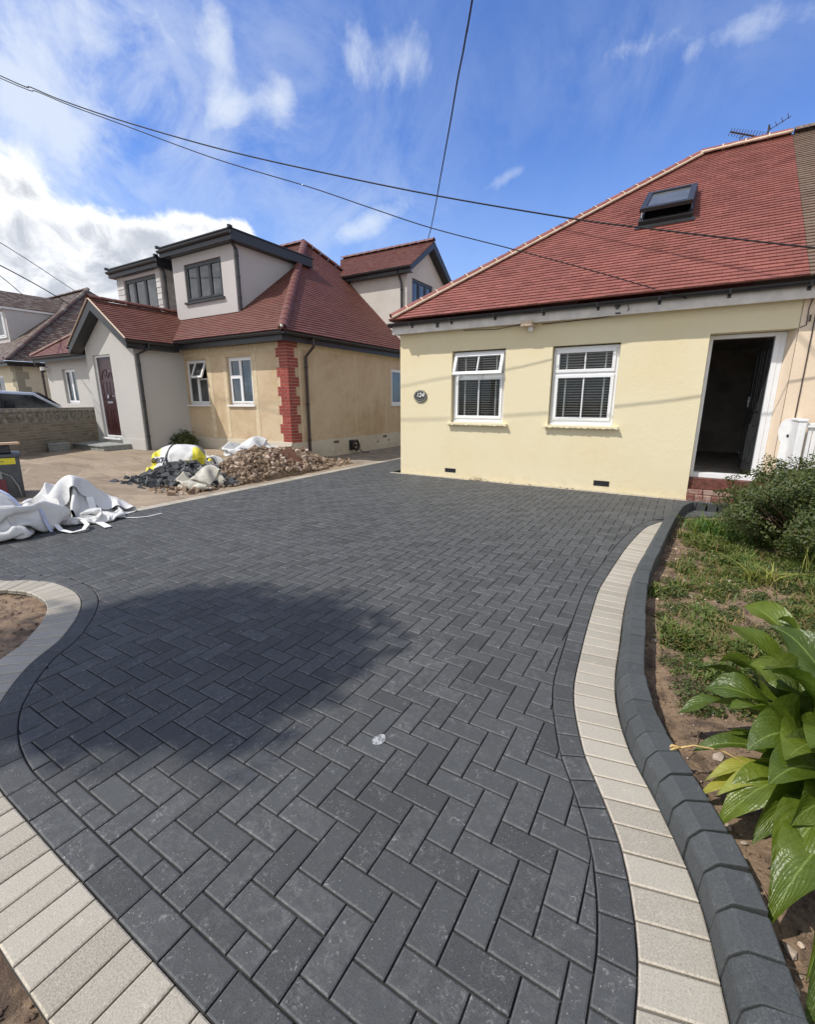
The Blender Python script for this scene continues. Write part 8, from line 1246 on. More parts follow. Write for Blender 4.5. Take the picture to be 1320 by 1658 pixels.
[-166,-95,316,25,-139,-56,355,-71,-129,-6,-17,-7,-2,4,3,-4,-24,-18,-33,-33,-29,-23,-14,-2,-23,-6,-8,-8,-11,-19,-13,-8,-7,6,8,9,2,-8,6,16,17,15,16,18,21,29,32,34,32,27,23,16,18,5,-6,-16,-15,-21,-17,-13,-10,-3,7,16,20,20,13,3,181,-20,-17,-27,-17,15,3,-3,-11,-20,-14,-17,-9,-9,-13,35,0,-20,-17,13,-6,-12,-20,-27,-9,20,25,28,30,30,32,9,4,7,9,13,18,13,6,-1,-3,-4,-2,-5,0,-278,25,19,20,9,17,17,21,21,23,20,21,16,15,15,-43,7,19,-23,-27,-32,-32,-30,-30,-30,-28,-22,-18,-15,-14,-5,-8,-3,1,0,2,4,6,3,16,14,9,3,3,0,-93,16,16,9,2,3,2,15,-10,-4,-3,-9,-4,13,17,-60,-23,-26,-26,-27,-23,-22,-9,-13,-19,-17,-2,25,22,21,334,-16,-9,-7,10,10,-9,-16,-22,-25,-31,-34,-29,-20,-11,223,-16,-12,6,0,4,-20,-18,-19,-26,-29,-20,-26,-25,-6,215,-18,2,3,6,-23,-21,-18,-17,-20,-23,-19,-21,-4,-9,192,-5,6,2,-22,-20,-18,-16,-17,-15,-16,-19,-23,3,-22,218,-4,1,-23,-22,-20,-15,-16,-7,-17,-19,-22,-22,-17,-8,238,-1,-14,-22,-24,-19,-17,-17,-19,-5,-26,-23,-24,-14,-5,247,-2,-13,-22,-22,-24,-24,-21,-20,-17,-9,-21,-21,-14,-14,253,-1,-16,-20,-27,-30,-26,-21,-15,-18,-19,-19,-1,-17,-18,245,-4,-14,-24,-28,-25,-19,-21,-19,-15,-16,-13,-13,-5,-21,238,-11,-19,-26,-28,-23,-8,-18,-16,-5,-16,-18,-15,-13,-24,218,4,-29,1,-26,-24,-17,-6,-12,-19,-14,-11,-17,-26,-26,247,-27,5,-33,-25,-12,-13,-8,-17,4,-17,-24,-31,-31,-28,263,3,-34,-34,-26,-6,-6,-12,-12,-11,2,-29,-34,-32,-33,291,-16,-32,-32,-24,-20,-12,1,-12,-6,-9,-26,-29,-25,-33,279,-18,-23,-19,-24,-15,-12,-16,-16,-2,-16,-23,-22,-26,-31,-36,-25,-13,-3,21,-5,10,4,-5,13,-3,-25,-9,-18,-18,75,-30,-13,-8,20,-11,10,9,22,-5,-17,-25,-8,-18,-18,90,-25,-26,-5,17,12,7,-15,19,-8,-16,4,-27,-9,-27,98,-29,-25,5,24,13,-21,-9,-1,-2,12,-14,-20,-7,-18,85,-22,-26,20,27,-11,-24,-18,2,14,-7,-8,-11,-18,-21,90,-18,-10,27,9,-17,-22,-20,4,-6,-2,-5,-7,-18,-24,99,-22,8,26,-3,-17,-12,-24,-16,-10,1,-4,-4,-17,-24,115,-25,16,21,-14,-11,-16,-15,-22,-18,-6,-3,-4,-17,-19,126,-23,25,1,-12,-14,-13,-16,-23,-21,-9,-7,-5,-15,-8,134,-21,22,-13,-12,-13,-14,-15,-20,-18,-16,-13,-6,-10,23,121,-20,2,-11,-12,-13,-12,-16,-19,-21,-17,-13,-8,25,18,119,-4,-27,-18,-15,-14,-10,-14,-18,-23,-19,-15,17,24,20,121,-19,-28,-22,-19,-15,-9,-12,-17,-23,-20,-10,30,21,21,129,-30,-33,-26,-21,-16,-9,-11,-15,-22,-22,-1,28,23,22,125,-24,-28,-32,-26,-20,-10,-11,-15,-20,-21,8,25,20,22,490,-14,-21,-13,-25,-22,-21,-23,-15,-8,-20,-21,-15,-17,-26,267,-20,-22,-24,-16,-28,-23,-22,-17,-11,-5,-18,-18,-16,-29,270,-19,-22,-26,-27,-30,-28,-18,-10,-1,-11,-16,-16,-19,-28,272,-18,-23,-28,-31,-32,-28,-5,-12,-11,-12,-14,-16,-19,-27,278,-19,-23,-28,-32,-29,-27,-19,-11,-11,-11,-15,-16,-19,-25,286,-21,-22,-27,-30,-29,-22,-20,-14,-16,-17,-18,-19,-19,-23,297,-24,-22,-26,-27,-27,-23,-18,-16,-18,-22,-23,-23,-19,-20,305,-26,-22,-23,-24,-25,-22,-17,-18,-21,-25,-27,-23,-20,-19,309,-27,-22,-22,-22,-23,-21,-18,-19,-25,-25,-29,-26,-16,-18,313,-27,-22,-21,-21,-23,-23,-20,-19,-27,-31,-29,-24,-16,-17,319,-21,-22,-21,-21,-25,-25,-23,-23,-29,-30,-26,-23,-20,-14,313,-2,-22,-22,-25,-27,-28,-26,-27,-29,-29,-26,-21,-18,-14,303,10,-11,-24,-27,-31,-32,-28,-29,-30,-28,-23,-19,-18,-13,293,11,4,-24,-29,-33,-34,-31,-29,-31,-27,-21,-18,-17,-13,282,12,12,-22,-29,-32,-34,-31,-30,-31,-27,-21,-18,-16,-13,168,20,0,4,17,9,16,9,2,-5,14,14,21,8,26,-159,23,11,-15,14,8,14,8,5,0,20,11,26,20,2,-153,19,5,9,-8,24,0,10,5,13,23,9,25,23,12,-189,21,8,18,6,12,7,-3,10,18,26,18,17,24,15,-210,14,8,19,10,11,8,3,15,24,27,22,20,18,18,-237,15,7,24,11,27,4,6,15,18,27,26,20,14,24,-250,6,10,23,28,23,16,13,14,15,11,28,20,12,25,-240,18,-12,15,36,14,19,9,16,20,21,14,22,19,15,-215,21,-5,-8,22,14,20,13,16,14,23,21,16,19,17,-190,23,4,-7,-23,15,17,15,18,23,15,22,20,20,18,-165,24,5,-20,-21,-7,17,17,14,23,22,21,21,21,17,-132,19,0,-19,-16,-9,-17,15,19,20,23,24,25,21,18,-105,16,-14,-8,-14,-7,-14,-22,18,21,24,28,26,24,19,-82,10,-19,-5,-11,-5,-11,-22,-14,21,25,29,28,26,22,-65,5,-20,-13,3,-6,-10,-20,-28,9,25,29,27,28,26,-327,17,23,29,31,28,21,24,1,-3,-1,2,7,19,-2,-194,15,22,27,22,26,25,14,7,16,-2,-3,16,9,-1,-199,18,23,23,26,15,19,23,10,20,16,1,-9,0,21,-212,17,23,25,13,23,19,17,18,20,20,20,-8,-10,-4,-203,15,26,22,15,20,15,17,22,19,25,28,-27,-10,1,-202,13,27,25,15,19,18,18,23,23,23,30,-22,-20,-4,-209,17,29,28,19,25,15,20,22,23,25,29,-27,-15,-9,-221,23,30,31,30,22,16,21,20,25,25,22,-18,-3,-13,-238,23,29,32,30,26,18,22,21,22,23,24,-8,-17,5,-247,24,27,28,23,25,21,24,23,20,25,28,-17,-12,18,-251,21,22,24,19,22,24,25,26,22,25,26,-19,-4,25,-251,17,22,16,16,18,24,27,26,27,25,26,-19,1,21,-243,17,17,12,13,18,21,28,29,29,29,20,-7,14,19,-259,16,16,11,12,17,19,30,30,33,30,9,18,17,16,-279,16,17,12,14,15,21,30,32,34,31,17,22,14,19],
[8,11,84,2,-97,22,10,-10,64,-23,13,-6,-8,-13,-11,-18,-6,25,0,-1,1,-4,-16,3,12,15,7,-7,-9,13,7,6,-2,-4,-11,-14,-18,1,-7,-1,4,2,6,11,15,2,-4,5,7,15,5,-2,3,21,1,16,17,0,0,-2,-1,-4,-7,-6,-3,-2,-6,-6,-39,15,-7,5,-18,6,2,-3,-5,-7,-30,12,22,17,14,17,-25,-11,-6,-10,-3,3,4,-6,-27,-8,2,3,2,2,19,-2,-8,-6,4,5,-2,-5,-8,-3,0,3,4,6,2,-18,11,12,12,-22,-12,13,0,-10,-11,8,-9,12,-5,12,0,5,-1,-12,-7,-4,-1,0,0,0,0,1,7,9,8,-3,-12,-10,0,0,0,0,8,18,-5,-4,-4,-4,-5,-4,0,0,5,30,-20,-15,0,11,19,12,1,-12,-18,-8,25,-17,-13,0,0,3,0,-3,0,0,3,17,22,-14,-12,-4,57,-5,-8,-10,-3,-3,-12,-7,-6,5,3,-8,13,14,-17,30,-3,-12,-8,-17,-7,-8,0,-1,1,0,28,19,-4,-24,19,-5,0,-19,-14,0,0,0,0,0,10,23,19,-15,-12,-5,-8,6,-15,-3,0,0,0,0,11,20,11,-14,-14,-2,2,5,-18,-2,1,2,7,4,10,12,-2,-20,-13,15,-15,36,-15,-15,-4,0,14,14,6,2,-21,-10,-7,0,14,-14,42,-12,-15,-10,11,12,5,2,-2,-1,-22,-8,1,12,-8,42,-10,-6,-17,-8,3,6,-1,6,2,-3,-7,6,7,0,24,-11,6,-17,-7,-20,10,-5,-2,1,10,16,10,-7,-1,15,4,5,-15,-13,-14,-16,-1,6,19,13,9,-10,12,-2,1,-16,7,-23,-12,-3,2,10,-4,3,17,24,-19,-3,5,19,-10,-26,1,5,7,-3,7,5,-18,13,-13,-7,3,-1,38,-8,-5,-5,3,11,5,-2,-13,-14,-20,-7,0,0,3,41,-21,-8,-3,5,1,3,-4,-10,-7,2,-2,5,6,-5,40,-15,-15,-16,-1,16,-14,-2,0,18,11,-8,3,6,0,-12,1,-13,23,-1,15,-18,-18,8,-1,16,2,-30,-1,0,0,14,-14,23,14,4,-11,-11,10,5,4,-10,-28,5,7,-13,3,-2,23,22,3,1,-12,12,-1,-11,-21,-6,12,0,-10,-1,-11,24,15,14,3,-20,13,-15,-17,-9,13,-12,24,-12,-21,10,18,6,24,-2,-8,-19,-15,-8,-6,5,-2,21,-4,-20,23,-2,22,13,-6,-10,-23,2,-19,0,0,1,19,-7,-13,27,3,20,-4,-14,2,-6,-4,-24,0,0,0,21,-21,2,23,14,6,-10,-8,-16,-3,14,-20,-2,0,0,29,-29,8,14,23,-9,-6,-9,-14,4,7,-6,-12,0,6,34,-40,15,19,12,-11,-9,-9,-10,-7,0,-1,6,-5,16,20,-36,21,3,25,-15,-10,-12,-7,-1,-5,1,0,5,7,20,-19,23,-10,21,-11,-13,-17,-5,-1,2,-2,0,20,-8,13,-1,20,-15,13,-7,-12,-21,-2,5,-5,0,14,9,-13,6,20,-7,7,1,-4,-11,-22,0,3,5,-5,24,-11,-8,-1,19,-12,1,6,2,-4,-19,0,0,0,13,27,-16,-14,-1,8,-14,-3,13,2,-5,14,-3,-14,18,4,7,14,-8,-12,-21,-6,4,-3,16,2,-14,-2,8,13,18,-2,6,-10,-3,-30,-4,6,5,-13,0,0,14,14,14,8,2,-8,-4,0,-36,-4,0,0,0,0,8,23,12,5,-1,0,-1,-5,1,-38,-3,-1,0,1,16,-6,12,10,8,10,-3,-2,-5,1,-40,-1,4,4,5,-9,15,7,9,7,7,-2,-2,-2,-3,-41,0,-1,1,0,7,-7,6,11,15,10,2,-2,-4,-5,-33,0,-1,5,-4,0,0,3,1,16,11,3,-10,-4,0,-20,0,0,4,-4,4,-1,-3,0,4,13,-3,7,-12,-6,0,-3,0,1,6,-7,0,0,6,-6,0,4,8,-12,4,11,-15,0,6,-6,6,1,1,-8,0,0,8,-8,0,4,22,-20,-6,0,0,0,1,1,-3,4,-3,0,4,-4,4,28,-12,-20,0,0,0,-1,0,2,1,-2,1,-1,0,0,36,-6,-21,-9,0,0,0,0,0,0,0,0,0,1,2,32,-1,-18,-12,-4,0,0,0,0,0,0,0,3,6,4,65,-11,-19,-22,0,27,11,3,1,-11,17,-11,17,-22,-5,27,-9,-19,-18,1,26,-3,5,-9,11,-6,15,8,-14,-26,49,-17,-24,-4,-6,10,11,-8,6,-3,-8,16,12,-7,-24,45,-15,-26,13,-7,-19,12,8,-4,-8,-6,17,14,-3,-22,66,-30,-27,16,-24,-5,3,4,-9,-5,-4,13,11,9,-21,83,-31,-30,-10,2,4,0,2,-8,-19,-11,6,9,12,-10,96,-36,-31,-13,18,4,-1,-2,-11,-17,-22,-9,6,13,3,99,-27,-27,-22,-4,13,-7,3,-1,-8,-17,-24,-5,6,17,100,-20,-31,-8,-28,10,-10,-1,0,6,-10,-17,-17,5,14,104,-15,-31,-19,-10,-14,-3,-4,-4,-2,7,-18,-8,2,6,104,-8,-28,0,-8,-17,-3,-5,-14,-8,-15,8,-12,1,1,113,-17,-27,-13,-4,11,-6,-12,-11,-17,-19,7,-2,-3,7,101,-20,-21,-20,-6,10,3,-5,-21,-22,-10,2,2,5,8,85,-22,-15,-20,-9,8,7,2,-30,-20,3,2,-3,9,9,72,-25,-11,-14,-13,4,6,4,-15,-29,-3,2,12,7,-3,13,12,3,-1,-2,-15,-22,3,13,17,9,8,7,-4,25,-44,16,-1,-1,-21,-13,-11,6,17,-5,11,9,6,14,24,-37,-12,-2,9,-3,-20,6,0,-17,3,8,18,6,23,7,-36,-14,3,-1,20,-3,-8,-13,11,-6,-10,12,17,23,9,-45,-17,-1,10,19,-6,-12,12,1,-12,3,1,7,23,22,-51,-19,-1,10,20,-13,9,-7,1,10,-12,-4,20,19,22,-54,-19,-4,9,22,2,-13,1,5,12,-9,-12,15,25,24,-61,-11,-6,6,11,16,-14,0,12,-5,7,-23,25,25,24,-62,-9,5,6,7,5,-16,2,11,-12,8,-17,27,21,27,-52,-5,-7,-11,17,8,-13,1,7,-14,0,0,21,23,22,-54,-8,-13,2,15,11,-3,-6,3,-14,8,-1,18,24,12,-62,-11,-1,8,10,10,5,0,-13,-4,9,3,15,24,19,-94,3,8,8,4,6,9,1,-14,6,-7,16,22,16,-3,-71,5,4,-5,7,5,13,3,-12,3,-1,27,15,3,-8,-64,3,-4,0,7,12,13,2,-9,4,5,22,7,-4,0]])}
def bag_mesh(k):
    N, data = BAGDATA[k]; cols = []
    for dl in data:
        a = 0; col = []
        for q in dl: a += q; col.append(a*0.002)
        cols.append(col)
    bm = bmesh.new(); bmesh.ops.create_cube(bm, size=1.0)
    bmesh.ops.delete(bm, geom=[f for f in bm.faces if f.normal.z > .9], context='FACES_ONLY'); bmesh.ops.subdivide_edges(bm, edges=bm.edges[:], cuts=N, use_grid_fill=True)
    bm.verts.index_update(); rest = [v.co.copy() for v in bm.verts]; fs = [tuple(v.index for v in f.verts) for f in bm.faces]; bm.free()
    return list(zip(*cols)), fs, rest
BAGM = {k: bag_mesh(k) for k in BAGDATA}
def cloth(name, k, loc, rotz, sc, mats, parent=None, mi=None, **kw):
    co, fs, rest = BAGM[k]; Rz = Matrix.Rotation(rotz, 3, 'Z'); mb = MB(); vs = []
    for c in co: q = Rz @ Vector((c[0]*sc[0], c[1]*sc[1], (c[2]-.012)*sc[2])); vs.append((loc[0]+q.x, loc[1]+q.y, loc[2]+q.z+.003))
    mb.add(vs, fs)
    if mi:
        for i, f in enumerate(fs): mb.mi[i] = mi(sum((Vector(co[j]) for j in f), Vector())/len(f))
    o = mb.build(name, mats, parent, smooth=True, recalc=False, **kw)
    md = o.modifiers.new('smooth', 'SUBSURF'); md.levels = 1; md.render_levels = 2
    return o
def tri(x): x -= math.floor(x); return abs(2*x-1)
def lump(mb, c, rad, rotz=0, seed=0, amp=.22, sub=5, fold=1.0, mi=None, power=2.2, zmin=.004, skirt=.0):
    """crumpled cloth: warped triangle waves along random directions give flat facets and sharp creases"""
    bm = bmesh.new(); bmesh.ops.create_icosphere(bm, subdivisions=sub, radius=1.0); c = Vector(c); Rz = Matrix.Rotation(rotz, 3, 'Z'); o = Vector((seed*13.7, seed*5.1, seed*2.3)); vs = []
    rg = random.Random(seed*7+1); waves = []
    for k in range(8):
        d = Vector((rg.gauss(0, 1), rg.gauss(0, 1), rg.gauss(0, .5))).normalized(); f = (1.0*1.36**k)*fold*rg.uniform(.9, 1.1); waves.append((d*f, rg.random(), 1/(1+.62*k)))
    tot = sum(w[2] for w in waves)
    for v in bm.verts:
        d = v.co.normalized(); k = (abs(d.x)**power+abs(d.y)**power+abs(d.z)**power)**(-1/power); p = d*k
        q = Vector((p.x*rad[0], p.y*rad[1], p.z*rad[2])); wv = Vector((noise.noise(q*2.0+o), noise.noise(q*2.0+o+Vector((9, 0, 0))), noise.noise(q*2.0+o+Vector((0, 9, 0)))))*.22
        h = sum(a_*(tri((q+wv).dot(dk)+ph)-.5) for dk, ph, a_ in waves)/tot
        h = amp*2.3*h+amp*.9*noise.noise(q*1.5+o)+amp*.16*(1-2*abs(noise.noise(q*15+wv*9+o)))
        low = max(0, -d.z)
        q = q+Vector((d.x, d.y, d.z*.8))*h; q.z += rad[2]*.70
        if q.z < .0: q.x *= 1+skirt*min(1, -q.z/rad[2]); q.y *= 1+skirt*min(1, -q.z/rad[2]); q.z = .0+abs(h)*.10
        q = Rz @ q; vs.append((c.x+q.x, c.y+q.y, c.z+max(zmin, q.z+zmin)))
    b0 = len(mb.f)
    mb.add(vs, [[v.index for v in f.verts] for f in bm.faces])
    if mi:
        Rt = Rz.transposed()
        for i, f in enumerate(bm.faces): mb.mi[b0+i] = mi(f.calc_center_median(), Rt)
    bm.free()
def ribbon3(mb, pts, w, up=(0, 0, 1), th=.003):
    pts = [Vector(p) for p in pts]; vs = []
    for i, p in enumerate(pts):
        t = (pts[min(i+1, len(pts)-1)]-pts[max(i-1, 0)]).normalized(); s_ = t.cross(Vector(up)).normalized()*w/2; n_ = s_.cross(t).normalized()*th
        vs += [p-s_, p+s_, p+s_+n_, p-s_+n_]
    n = len(pts); fs = []
    for i in range(n-1):
        for k in range(4): fs.append((i*4+k, i*4+(k+1) % 4, (i+1)*4+(k+1) % 4, (i+1)*4+k))
    fs += [(0, 1, 2, 3), ((n-1)*4, (n-1)*4+1, (n-1)*4+2, (n-1)*4+3)]; mb.add(vs, fs)
M_bluew = plain('bluish webbing', (.50, .55, .72), .6, .1, 20)
BG1 = thing('bulk_bag', (-6.6, 1.7, 0), 'collapsed white woven bulk bag at the left edge, in front of the grey bin', 'bulk bag')
bag1 = cloth('sack', 1, (-6.46, 1.74, 0), R(150), (.90, .88, 1.7), M_bag, BG1)
from mathutils.bvhtree import BVHTree
def snap(pts, o, lift=.012):
    tv = BVHTree.FromPolygons([tuple(v.co) for v in o.data.vertices], [tuple(p.vertices) for p in o.data.polygons]); out = []
    n = len(pts)
    for i in range((n-1)*6+1):
        j = min(i//6, n-2); t = i/6-j; x = pts[j][0]*(1-t)+pts[j+1][0]*t; y = pts[j][1]*(1-t)+pts[j+1][1]*t
        h = tv.ray_cast(Vector((x, y, 3)), Vector((0, 0, -1))); out.append(Vector((x, y, (h[0].z if h[0] is not None else 0)+lift)))
    return [out[0]]+[(out[i-1]+out[i]*2+out[i+1])/4+Vector((0, 0, .004)) for i in range(1, len(out)-1)]+[out[-1]]
mb = MB(); ribbon3(mb, snap([(-6.75, 1.65), (-6.45, 1.80), (-6.2, 2.0), (-6.0, 2.12)], bag1), .045); mb.build('strap', M_bluew, BG1)
BG2 = thing('bulk_bag', (-6.3, 2.7, 0), 'crumpled empty white bulk bag with loose straps lying on the drive', 'bulk bag')
bag2 = cloth('sack', 2, (-6.66, 2.60, 0), R(40), (.82, .84, 1.35), M_bag, BG2)
cloth('liner', 3, (-6.22, 2.62, 0), R(200), (.62, .62, .62), M_bag, BG2)
mb = MB(); ribbon3(mb, snap([(-6.45, 2.75), (-6.2, 2.68), (-5.98, 2.60), (-5.84, 2.58), (-5.66, 2.55)], bag2), .075); mb.build('strap', M_wht, BG2)
mb = MB(); ribbon3(mb, [(-6.1, 2.2, .08), (-5.92, 2.18, .03), (-5.76, 2.22, .015), (-5.72, 2.32, .03), (-5.80, 2.40, .06), (-5.95, 2.42, .09)], .05, (0, 0, 1)); mb.build('strap', M_wht, BG2)
mb = MB(); ribbon3(mb, [tuple(G(*q, z)) for q, z in (((196, 836), .02), ((206, 838), .012), ((222, 838), .008), ((240, 836), .008), ((262, 831), .008))], .022, (0, 0, 1), .002); tag(mb.build('loose_strap', M_wht), 'thin white strap trailing along the drive from the crumpled bag', 'strap')

from mathutils.bvhtree import BVHTree
def drape(txt, size, at_, look, m_, parent, target, shear=0, off=.004):
    """lettering laid on to a curved cloth"""
    look = Vector(look).normalized(); xa_ = look.cross(Vector((0, 0, 1))).normalized(); ya_ = xa_.cross(look).normalized()
    Mx = Matrix((( xa_.x, ya_.x, -look.x, at_[0]), (xa_.y, ya_.y, -look.y, at_[1]), (xa_.z, ya_.z, -look.z, at_[2]), (0, 0, 0, 1)))
    o = text_mesh(txt, size, Mx, m_, 'lettering', parent, .0, shear, .004)
    bm = bmesh.new(); bm.from_mesh(o.data); bmesh.ops.triangulate(bm, faces=bm.faces)
    for _ in range(2): bmesh.ops.subdivide_edges(bm, edges=[e for e in bm.edges if e.calc_length() > size*.12], cuts=1)
    bmesh.ops.triangulate(bm, faces=bm.faces)
    tv = BVHTree.FromPolygons([tuple(v.co) for v in target.data.vertices], [tuple(p.vertices) for p in target.data.polygons])
    for v in bm.verts:
        h = tv.ray_cast(v.co-look*1.5, look)
        if h[0] is not None: v.co = h[0]-look*off
    bm.to_mesh(o.data); bm.free(); return o
M_ylab = plain('yellow printed label', (.66, .60, .05), .5, .08, 10)
M_ink = plain('printing ink', (.06, .06, .08), .6, .1, 10)
YB = thing('bulk_bag', (-8.6, 5.5, 0), 'white bulk bag with yellow printed panels and black numbers, slumped behind the charcoal rubble', 'bulk bag')
ybr = R(31)
def ymi(c, Rt):
    x = c.x; return 1 if (x < -.50 and c.z > -.7 and c.z < .70) or (.22 < x < .86 and -.25 < c.z < .5 and c.y < 0) else 0
def ymi(c): return 1 if (c.x < -.30 and c.z > .02 and c.y < .22) or (.26 < c.x < .56 and c.y < .05 and c.z > .07) else 0
ys_o = cloth('sack', 1, (-8.66, 5.44, .0), R(31), (1.14, .82, 1.95), [M_bag, M_ylab], YB, ymi)
vd = (Vector((-8.9, 5.0, .3))-Vector((0, 0, 1.45))).normalized()
rgt = Vector((-vd.y, vd.x, 0)).normalized()*-1; rgt = rgt if rgt.y > 0 else -rgt
cen = []
for sg in (0, 1):
    pp = [p for p in ys_o.data.polygons if p.material_index == 1 and p.normal.dot(vd) < -.15 and ((p.center.x+8.62)*math.cos(R(31))+(p.center.y-5.45)*math.sin(R(31)) > 0) == bool(sg)]
    cen.append(sum((p.center for p in pp), Vector())/max(1, len(pp)))
drape('0874', .14, cen[0]+rgt*.08+Vector((0, 0, .09)), vd, M_ink, YB, ys_o, .2); drape('0147', .15, cen[1]+Vector((0, 0, .0)), vd, M_ink, YB, ys_o, .2)
for dz in (-.07, -.12): drape('_'*3, .11, cen[0]+rgt*.02+Vector((0, 0, dz-.03)), vd, M_ink, YB, ys_o)
# rubble heaps
def heap(name, cx, cy, rx, ry, h, n, smin, smax, m_, label, boxy, seed, rot=0):
    rr = random.Random(seed); mb = MB(); cr, sr_ = math.cos(rot), math.sin(rot)
    for i in range(n):
        a = rr.random()*2*math.pi; q = math.sqrt(rr.random())*(1.08 if rr.random() < .8 else 1.42); x, y = math.cos(a)*q*rx, math.sin(a)*q*ry
        t = max(0, 1-q*q)*(1+.35*noise.noise(Vector((x*2.5, y*2.5, seed)))); z = h*t*(.35+.65*math.sqrt(rr.random())) if rr.random() < .3 else h*t
        X, Y = cx+x*cr-y*sr_, cy+x*sr_+y*cr
        if X > XS-.42: X = XS-.42-rr.random()*.2
        s_ = smin+(smax-smin)*rr.random()**3.4; 
        if boxy or i % 3:
            T = Matrix.Translation((X, Y, z+s_*.3+.01)) @ Euler((rr.gauss(0, .6), rr.gauss(0, .6), rr.random()*6)).to_matrix().to_4x4()
            a_, b_2, c_2 = s_*rr.uniform(.6, 1.1), s_*rr.uniform(.45, .8), s_*(rr.uniform(.22, .4) if boxy else rr.uniform(.2, .7))
            vs = [T @ Vector((sx*a_*rr.uniform(.75, 1), sy*b_2*rr.uniform(.75, 1), sz*c_2)) for sz in (-1, 1) for sx, sy in ((-1, -1), (1, -1), (1, 1), (-1, 1))]
            mb.add(vs, [(3, 2, 1, 0), (4, 5, 6, 7), (0, 1, 5, 4), (1, 2, 6, 5), (2, 3, 7, 6), (3, 0, 4, 7)])
        else: clod(mb, X, Y, z+s_*.4, s_, rr, 1.0)
    # core
    n2 = 18; vs = []; 
    for r_ in range(7):
        for k in range(n2):
            q = r_/6*1.02; a = 2*math.pi*k/n2; x, y = math.cos(a)*q*rx, math.sin(a)*q*ry; vs.append((min(cx+x*cr-y*sr_, XS-.40), cy+x*sr_+y*cr, h*max(0, 1-q*q)*(1+.35*noise.noise(Vector((x*2.5, y*2.5, seed))))-.01))
    mb.add(vs, [(r_*n2+k, r_*n2+(k+1) % n2, (r_+1)*n2+(k+1) % n2, (r_+1)*n2+k) for r_ in range(6) for k in range(n2)])
    return mb.build(name, m_, label=label, cat='rubble', kind='stuff', recalc=True)
def _rub(a, b_, c3, nm):
    def fn(n, b, out):
        r = isl(n); k = n.noise(pos(n), 25, 5, .7); c = n.mix(r, a, b_); c = n.mix(n.ramp(n.m('FRACT', n.m('MULTIPLY', r, 9.3)), .80, .86), c, c3); c = n.mix(n.ramp(k, .45, .75, 0, .5), c, tuple(x*.55 for x in a))
        n.put(b.inputs['Base Color'], c); b.inputs['Roughness'].default_value = .9; bump(n, b, k, .006)
    return mat(nm, fn)
heap('rubble_heap', -7.62, 4.86, .92, .50, .29, 750, .03, .13, _rub((.040, .043, .048), (.075, .08, .085), (.16, .165, .16), 'broken charcoal pavers'), 'heap of broken charcoal paving blocks beside the yellow panelled bag', True, 5, R(28))
heap('rubble_heap', -7.35, 6.6, .80, 1.85, .43, 8500, .005, .068, _rub((.17, .115, .075), (.31, .225, .155), (.50, .40, .33), 'brown hardcore rubble'), 'heap of brown stones, brick bits and earth beside the buff drive edging', False, 6, R(6))
cloth('plastic_sheet', 2, (-6.98, 4.85, .0), R(75), (.80, .58, .95), M_sheet, label='crumpled dirty plastic sheet in front of the charcoal rubble', cat='plastic sheet')
cloth('plastic_sheet', 3, (-6.98, 5.65, 0), R(20), (.50, .80, .45), M_sheet, label='flat trodden plastic sheet at the foot of the brown rubble', cat='plastic sheet')
cloth('bulk_bag', 2, (-7.98, 6.75, .33), R(85), (1.15, .62, .95), M_bag, label='white empty bulk bag flung on top of the brown rubble heap', cat='bulk bag')
mb = MB(); T = Matrix.Translation((-6.86, 6.62, .26)) @ Euler((R(8), R(48), R(12))).to_matrix().to_4x4(); mb.box(-.26, .26, -.36, .36, -.012, .012, M=T); mb.box(-.10, .04, -.14, .05, .012, .022, M=T)
tag(mb.build('board', plain('rusty brown board', (.17, .075, .045), .8, .3, 8, .004), bevel=.003), 'rust brown board leaning on the brown rubble heap', 'board')
# ---------------------------------------------------------------- grey bin with stickers and a plank
C0 = Vector((-8.35, 2.73, 0)); rv = Vector((.31, .95, 0)).normalized(); dv = Vector((-.95, .31, 0)).normalized()
BN = thing('grey_bin', tuple(C0-rv*.35), 'grey plastic bin with yellow and maroon stickers at the left edge', 'bin')
def BX(u, d, z): p = C0+rv*u+dv*d; return (p.x, p.y, z)
mb = MB(); 
def tbox(mb, u0, u1, d0, d1, z0, z1, t=.02):
    vs = [BX(u, d, z) for z, k in ((z0, t), (z1, 0)) for u, d in ((u0+k, d0+k), (u1-k, d0+k), (u1-k, d1-k), (u0+k, d1-k))]
    mb.add(vs, [(3, 2, 1, 0), (4, 5, 6, 7), (0, 1, 5, 4), (1, 2, 6, 5), (2, 3, 7, 6), (3, 0, 4, 7)])
tbox(mb, -.75, 0, 0, .55, .0, .66, .015); mb.build('body', M_bin, BN, bevel=.02)
mb = MB(); tbox(mb, -.77, .02, -.02, .57, .655, .70, 0); mb.build('rim', M_bin, BN, bevel=.012)
mb = MB(); tbox(mb, -.55, -.05, -.006, .004, .555, .645, 0); st_ = mb.build('sticker', M_yelst, BN, label='yellow sticker')
mb = MB(); 
for z_, a, b in ((.625, -.5, -.22), (.600, -.5, -.18), (.580, -.5, -.25)): tbox(mb, a, b, -.0075, -.005, z_-.006, z_+.004, 0)
mb.build('print', M_ink, st_)
mb = MB(); tbox(mb, -.6, -.20, -.007, .001, .10, .34, 0); mb.build('sticker', M_mar, BN, label='maroon sticker')
mb = MB(); tbox(mb, -.6, -.23, -.008, .001, .35, .45, 0); mb.build('sticker', M_slate, BN, label='pale grey sticker')
mb = MB(); mb.tube([BX(-.5, -.012, .52), BX(-.25, -.014, .46), BX(-.13, -.016, .38), BX(-.07, -.016, .22), BX(-.05, -.012, .05)], .009, 6); mb.build('moulded_line', M_slate, BN, smooth=True)
mb = MB()
